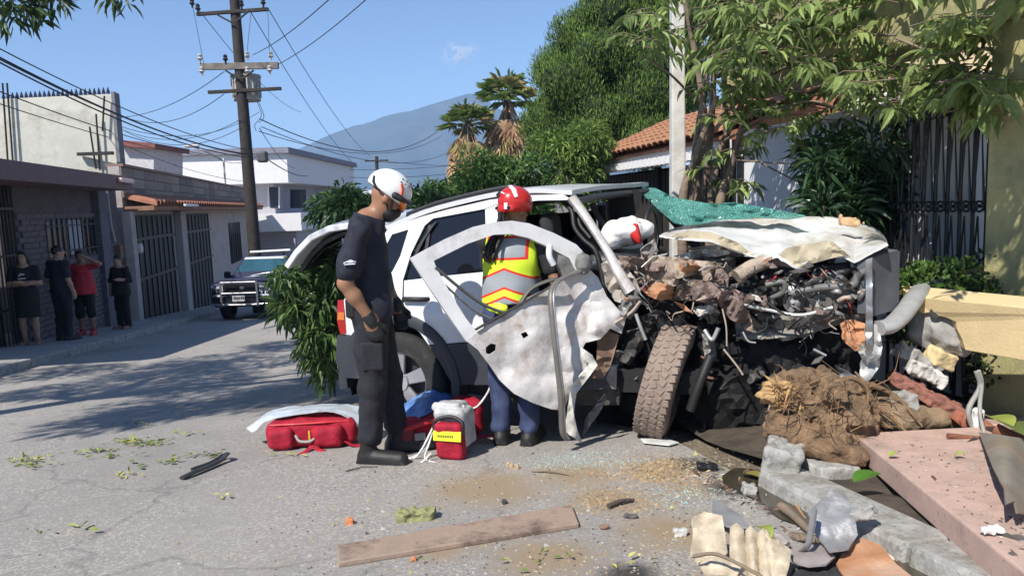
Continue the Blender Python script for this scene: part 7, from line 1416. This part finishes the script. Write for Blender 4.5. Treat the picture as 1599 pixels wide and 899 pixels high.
for k, (a, c, r0, lab) in enumerate((((1220, 790), (1265, 830), .022, 'thick brown stick in the gutter water'), ((1232, 775), (1258, 810), .008, 'thin straw coloured stick across the thick one'), ((950, 790), (990, 780), .013, 'short knotted twig on the asphalt'), ((830, 735), (895, 742), .006, 'long thin twig in front of the woman'), ((540, 735), (590, 728), .004, 'thin curved twig beside the boots'))): tag(MB().tube(spl([GR(*a, r0), (GR(*a, r0)+GR(*c, r0))/2+Zv*.006+np.array([0, .01, 0]), GR(*c, r0)], 10), np.linspace(r0, r0*.6, 10), 7).o('stick', [bark, splin, barkd, bark, barkd][k], None, 60), lab, 'stick')
# bent brown sheet on the pink slab at the right edge
def bs(u, v): return GR(u, v, .23+.06*math.sin((u-1530)*.045))
tag(psheet('bent_sheet', [[(1528, 674), (1560, 678), (1700, 700), (1720, 850), (1660, 840), (1610, 802), (1590, 800), (1585, 782), (1572, 786), (1568, 760), (1552, 735)]], bs, M('brown grey sheet', (.27, .24, .20), .5, .2, var=.2, dirt=(.28, .17, .1), damt=.4, dsc=4), None, 10, crumple(.006, 5, 2), .008, 60), 'bent brown grey metal sheet on the pink slab', 'debris')
# board on the road
P = [GR(527, 858), GR(529, 886), GR(904, 824), GR(893, 794)]; b = MB(); b.hexa([p for p in P][::-1]+[p+Zv*.022 for p in P][::-1])
tag(b.o('wooden_board', M('weathered board', (.37, .27, .205), .85, var=.22, sc_=5, bump=.004, bsc=40, dirt=(.13, .09, .07), damt=.47, dsc=5, speck=((.1, .07, .055), 30, .93)), bev=.004), 'weathered stained wooden board lying on the asphalt', 'board')
chunk('mossy_stone', 'flat olive green stone behind the board', GR(649, 803, .02), (.085, .04, .022), M('olive stone', (.26, .26, .12), .9, var=.25, bump=.004, bsc=40), 3, 'stone', .5, rot=rotm(0, 0, 8)); chunk('brick_piece', 'orange brick crumb left of the mossy stone', GR(546, 813, .012), (.018, .016, .014), M('brick orange', (.55, .20, .08), .85), 5, 'brick', .5); chunk('brick_piece', 'tiny orange crumb below the board', GR(647, 872, .008), (.011, .01, .008), M('brick orange', (.55, .20, .08), .85), 6, 'brick', .5)
chunk('dark_stone', 'round dark pebble above the board', GR(788, 783, .01), (.013, .013, .012), M('dark stone', (.05, .05, .05), .7), 7, 'stone', .3); chunk('pale_stone', 'pale stone beside the cream plastic', GR(1062, 830, .015), (.026, .018, .014), M('pale stone', (.5, .49, .46), .9), 8, 'stone', .5); chunk('white_stone', 'white flake on the pink slab', GR(1550, 827, .21), (.035, .014, .01), M('white plaster', (.7, .7, .68), .8), 9, 'stone', .5); chunk('dark_flake', 'flat dark flake right of the board', GR(985, 805, .01), (.028, .014, .008), M('slate', (.10, .09, .085), .8), 10, 'stone', .5); chunk('brown_flake', 'flat brown flake below the twig', GR(944, 822, .01), (.02, .012, .007), M('brown flake', (.25, .15, .1), .8), 12, 'stone', .5)
for k, (u, v) in enumerate(((796, 726), (806, 728))): chunk('tan_stone', ['tan clod in front of the woman', 'smaller tan clod beside it'][k], GR(u, v, .012), (.02-.006*k, .016, .012), M('tan clod', (.42, .32, .2), .9), 20+k, 'stone', .5)
# black rubber strip
P_ = [GR(284, 746, .012), GR(300, 738, .02), GR(325, 728, .02), GR(345, 718, .025), GR(354, 708, .05), GR(350, 712, .02), GR(330, 724, .012), GR(300, 735, .01)]; tag(MB().tube(spl(P_, 30), .02, 8, flat=.5).o('rubber_strip', M('black strip', (.03, .03, .032), .5), None, 60), 'twisted black rubber strip on the open road', 'trim')
chunk('black_lump', 'black plastic scrap at the gutter end by the front tyre', GR(1103, 728, .02), (.05, .03, .02), black, 22, 'debris', .5); tag(psheet('plastic_strip', [[(1060, 690), (1040, 684), (1000, 684), (1005, 690), (1045, 694)]], lambda u, v: GR(u, v, .02), M('pale strip', (.6, .6, .58), .5), None, 6, crumple(.005, 8), .006, 60), 'pale plastic strip under the leaning tyre', 'trim')
# ------------------------------------------------------------------ fallen leaves, grit
fl_g = lmat('fallen leaf', (.20, .25, .07), .4, .2, .6); fl_y = lmat('yellow fallen leaf', (.42, .42, .12), .3, .2, .6); rg = np.random.default_rng(12)
def leafbunch(n, size, mat, spread, seed, name='leaf_cluster'):
    r_ = np.random.default_rng(seed); P = np.stack([r_.normal(0, spread, n), r_.normal(0, spread*.6, n), r_.uniform(.006, .025, n)], 1); D = np.stack([r_.normal(0, 1, n), r_.normal(0, 1, n), r_.uniform(-.05, .25, n)], 1)
    V, F = leaves(P, D, size, r_, .35, .05, .05); V[:, 2] = np.maximum(V[:, 2], .004); return V, F
lv, lf, lm, n0 = [], [], [], 0
for i, (u, v, n, s_) in enumerate(((160, 705, 16, .055), (205, 690, 34, .06), (232, 695, 26, .06), (175, 715, 14, .05), (45, 720, 24, .055), (60, 728, 10, .07), (245, 725, 10, .07), (205, 742, 9, .06), (320, 712, 14, .07), (110, 828, 4, .09), (355, 778, 5, .05), (130, 708, 8, .07), (215, 665, 8, .06), (280, 680, 8, .07), (30, 725, 7, .07), (870, 870, 5, .05), (968, 880, 4, .05), (660, 873, 3, .04), (820, 890, 3, .05), (455, 712, 5, .06), (668, 760, 3, .05))):
    V, F = leafbunch(int(n*1.3), s_*.8, None, s_*1.1, i); p = GR(u, v); V = V+p; V[:, 2] += G(V[:, 0], V[:, 1])-p[2]
    lv.append(V); lf.append(F+n0); lm += [1 if i % 3 == 1 else 0]*len(F); n0 += len(V)
tag(obj('leaf_litter', np.vstack(lv), np.vstack(lf), [fl_g, fl_y], mi=lm, keep=True), 'small heaps of torn green leaves scattered over the asphalt', 'leaves', kind='stuff')
def bigleaf(label, a, c, h, wid, mat, roll=0):
    a, c = GR(*a, h), GR(*c, h+.01); d = c-a; L = np.linalg.norm(d); d /= L; s_ = nrm(np.cross(d, Zv)); n_ = np.cross(s_, d); A_ = []
    for t_ in np.linspace(0, 1, 12):
        w_ = wid*L*math.sin(math.pi*t_**.8)**.8+.001; A_.append([a+d*L*t_+s_*w_*q+n_*(abs(q)*.35*w_+.01*math.sin(t_*3)) for q in np.linspace(-1, 1, 7)])
    mb = MB().grid(A_); V, F = solid(mb.V, mb.F, .0015); return tag(obj('fallen_leaf', V, F, mat, None, 60), label, 'leaf')
bigleaf('large glossy green leaf lying across the kerb', (1333, 752), (1376, 740), .15, .24, lmat('glossy leaf', (.10, .22, .03), .1, .2)); bigleaf('pale yellow green leaf by the puddle', (1202, 745), (1243, 735), .03, .22, lmat('pale yellow leaf', (.40, .45, .10), .1, .2)); bigleaf('curled brown and green leaf left of the pale leaf', (1160, 740), (1195, 748), .02, .22, lmat('brown leaf', (.28, .24, .06), .2, .2))
bigleaf('round pale leaf on the pink slab', (1388, 713), (1404, 709), .2, .35, lmat('pale yellow leaf', (.40, .45, .10), .1, .2)); bigleaf('crinkled pale leaf near the middle of the pink slab', (1490, 712), (1508, 710), .2, .35, lmat('pale yellow leaf', (.40, .45, .10), .1, .2)); bigleaf('pale leaf on top of the cream plastic', (1185, 822), (1205, 840), .12, .2, lmat('pale yellow leaf', (.40, .45, .10), .1, .2)); bigleaf('long pale green leaf beside the conduit', (1545, 650), (1580, 668), .25, .2, lmat('pale yellow leaf', (.40, .45, .10), .1, .2)); bigleaf('second pale leaf lower by the red limb', (1570, 660), (1610, 685), .25, .18, fl_g)
# grit and chips strewn over the road: too many to count
b = MB(); rg = np.random.default_rng(40); nG = 2600
for k in range(nG):
    if k < 1500: u, v = rg.uniform(420, 1180), 700+200*rg.uniform(0, 1)**.9
    else: u, v = rg.uniform(-40, 1100), rg.uniform(560, 899)
    p = GR(u, v); r_ = rg.uniform(.002, .007)*(1+1.0*(rg.random() < .04)); q = rg.normal(0, 1, (4, 3))*r_
    b.m = int(rg.integers(0, 4)); b.add([p+[r_, 0, 0], p+[-r_*.7, r_, 0], p+[-r_*.5, -r_, 0], p+[q[0][0]*.3, 0, r_*.9]], [(0, 1, 3), (1, 2, 3), (2, 0, 3)])
tag(b.o('grit', [M('grit pale', (.45, .42, .38), .9), M('grit dark', (.08, .075, .07), .9), M('grit tan', (.38, .27, .16), .9), M('grit straw', (.42, .38, .2), .9)], keep=True), 'fine grit, chips and crumbs strewn over the asphalt', 'grit', kind='stuff')
b = MB()
for k in range(1900):
    c = ((1035, 722, .22), (1000, 735, .25), (960, 780, .25), (1050, 745, .2))[int(rg.integers(0, 4))]; p = GR(c[0], c[1])+np.array([rg.normal(0, c[2]*.6), rg.normal(0, c[2]*.45), 0]); p[2] = G(p[0], p[1]); r_ = rg.uniform(.0015, .005); a_ = rg.uniform(0, 6.28); L = r_*rg.uniform(1, 4)
    b.add([p+[math.cos(a_)*L, math.sin(a_)*L, 0], p+[-math.sin(a_)*r_, math.cos(a_)*r_, 0], p-[math.cos(a_)*L, math.sin(a_)*L, 0], p+[0, 0, r_*1.6]], [(0, 1, 3), (1, 2, 3), (2, 0, 3)])
tag(b.o('sawdust', M('sawdust', (.34, .245, .14), .95, isl=.3), keep=True), 'tan wood dust and splinters spilled in front of the tyre', 'sawdust', kind='stuff')

# leaf crumbs and chips on the pink slab
b = MB(); rg = np.random.default_rng(41)
for k in range(420):
    u, v = rg.uniform(1340, 1640), rg.uniform(680, 940)
    if (v-676) > (u-1345)*.80: continue
    p = GR(u, v, .192); r_ = rg.uniform(.002, .006)*(1+2*(rg.random() < .06)); a_ = rg.uniform(0, 6.28); L = r_*rg.uniform(1, 3.5); b.m = int(rg.integers(0, 3))
    b.add([p+[math.cos(a_)*L, math.sin(a_)*L, 0], p+[-math.sin(a_)*r_, math.cos(a_)*r_, 0], p-[math.cos(a_)*L, math.sin(a_)*L, 0], p+[0, 0, r_]], [(0, 1, 3), (1, 2, 3), (2, 0, 3)])
tag(b.o('slab_crumbs', [M('grit dark', (.08, .075, .07), .9), M('grit brown', (.16, .09, .06), .9), M('grit pale', (.45, .42, .38), .9)], keep=True), 'dry crumbs and leaf bits on the pink slab', 'crumbs', kind='stuff')

# silt, chips and twigs caught along the gutter
b = MB(); rg = np.random.default_rng(43)
for k in range(900):
    q = rg.uniform(0, 1); u = 1100+q*330+rg.normal(0, 28); v = 722+q*165+rg.normal(0, 13); p = GR(u, v, .003); r_ = rg.uniform(.002, .008)*(1+2*(rg.random() < .08)); a_ = rg.uniform(0, 6.28); L = r_*rg.uniform(1, 5); b.m = int(rg.choice([0, 0, 1, 1, 2, 3]))
    b.add([p+[math.cos(a_)*L, math.sin(a_)*L, 0], p+[-math.sin(a_)*r_, math.cos(a_)*r_, .002], p-[math.cos(a_)*L, math.sin(a_)*L, 0], p+[0, 0, r_*1.3]], [(0, 1, 3), (1, 2, 3), (2, 0, 3)])
tag(b.o('gutter_debris', [M('grit dark', (.08, .075, .07), .9), M('grit brown', (.16, .09, .06), .9), M('grit pale', (.45, .42, .38), .9), M('grit straw', (.42, .38, .2), .9)], keep=True), 'chips, twigs and silt caught along the gutter', 'debris', kind='stuff')
for k, (u, v, r_, m_, lab) in enumerate(((1290, 868, (.07, .05, .02), M('slate', (.10, .09, .085), .8), 'dark angular shard below the dented sheet'), (1212, 852, (.05, .03, .015), M('mauve grey plastic', (.32, .28, .27), .6), 'small mauve shard beside the cream ribs'), (1170, 765, (.045, .03, .02), concd, 'grey crumb of concrete in the puddle edge'), (1255, 838, (.06, .02, .012), bark, 'flat bark strip against the dented sheet'), (1345, 800, (.05, .04, .02), concd, 'concrete crumb lodged on the kerb top'))): chunk('debris_shard', lab, GR(u, v, .02+(.13 if k == 4 else 0)), r_, m_, 60+k, 'debris', .5, rot=rotm(10, 15*(k-2), 40*k))

# crumbs of broken safety glass below the torn door and by the wheel
gm_ = M('glass crumb', (.35, .5, .46), .1, var=.2, spec=1); b = MB(); rg = np.random.default_rng(44)
for k in range(700):
    c = ((915, 705), (960, 715), (1080, 760), (860, 712))[int(rg.integers(0, 4))]; p = GR(c[0]+rg.normal(0, 38), c[1]+abs(rg.normal(0, 14)), .001); r_ = rg.uniform(.002, .005); q = rg.uniform(0, 6.28); a1 = np.array([math.cos(q), math.sin(q), 0])*r_; a2 = np.array([-a1[1], a1[0], 0])
    b.add([p+a1, p+a2, p-a1, p-a2, p+[0, 0, r_*1.2]], [(0, 1, 4), (1, 2, 4), (2, 3, 4), (3, 0, 4)])
tag(b.o('glass_crumbs', gm_, keep=True), 'greenish crumbs of safety glass on the asphalt below the door', 'glass', kind='stuff')
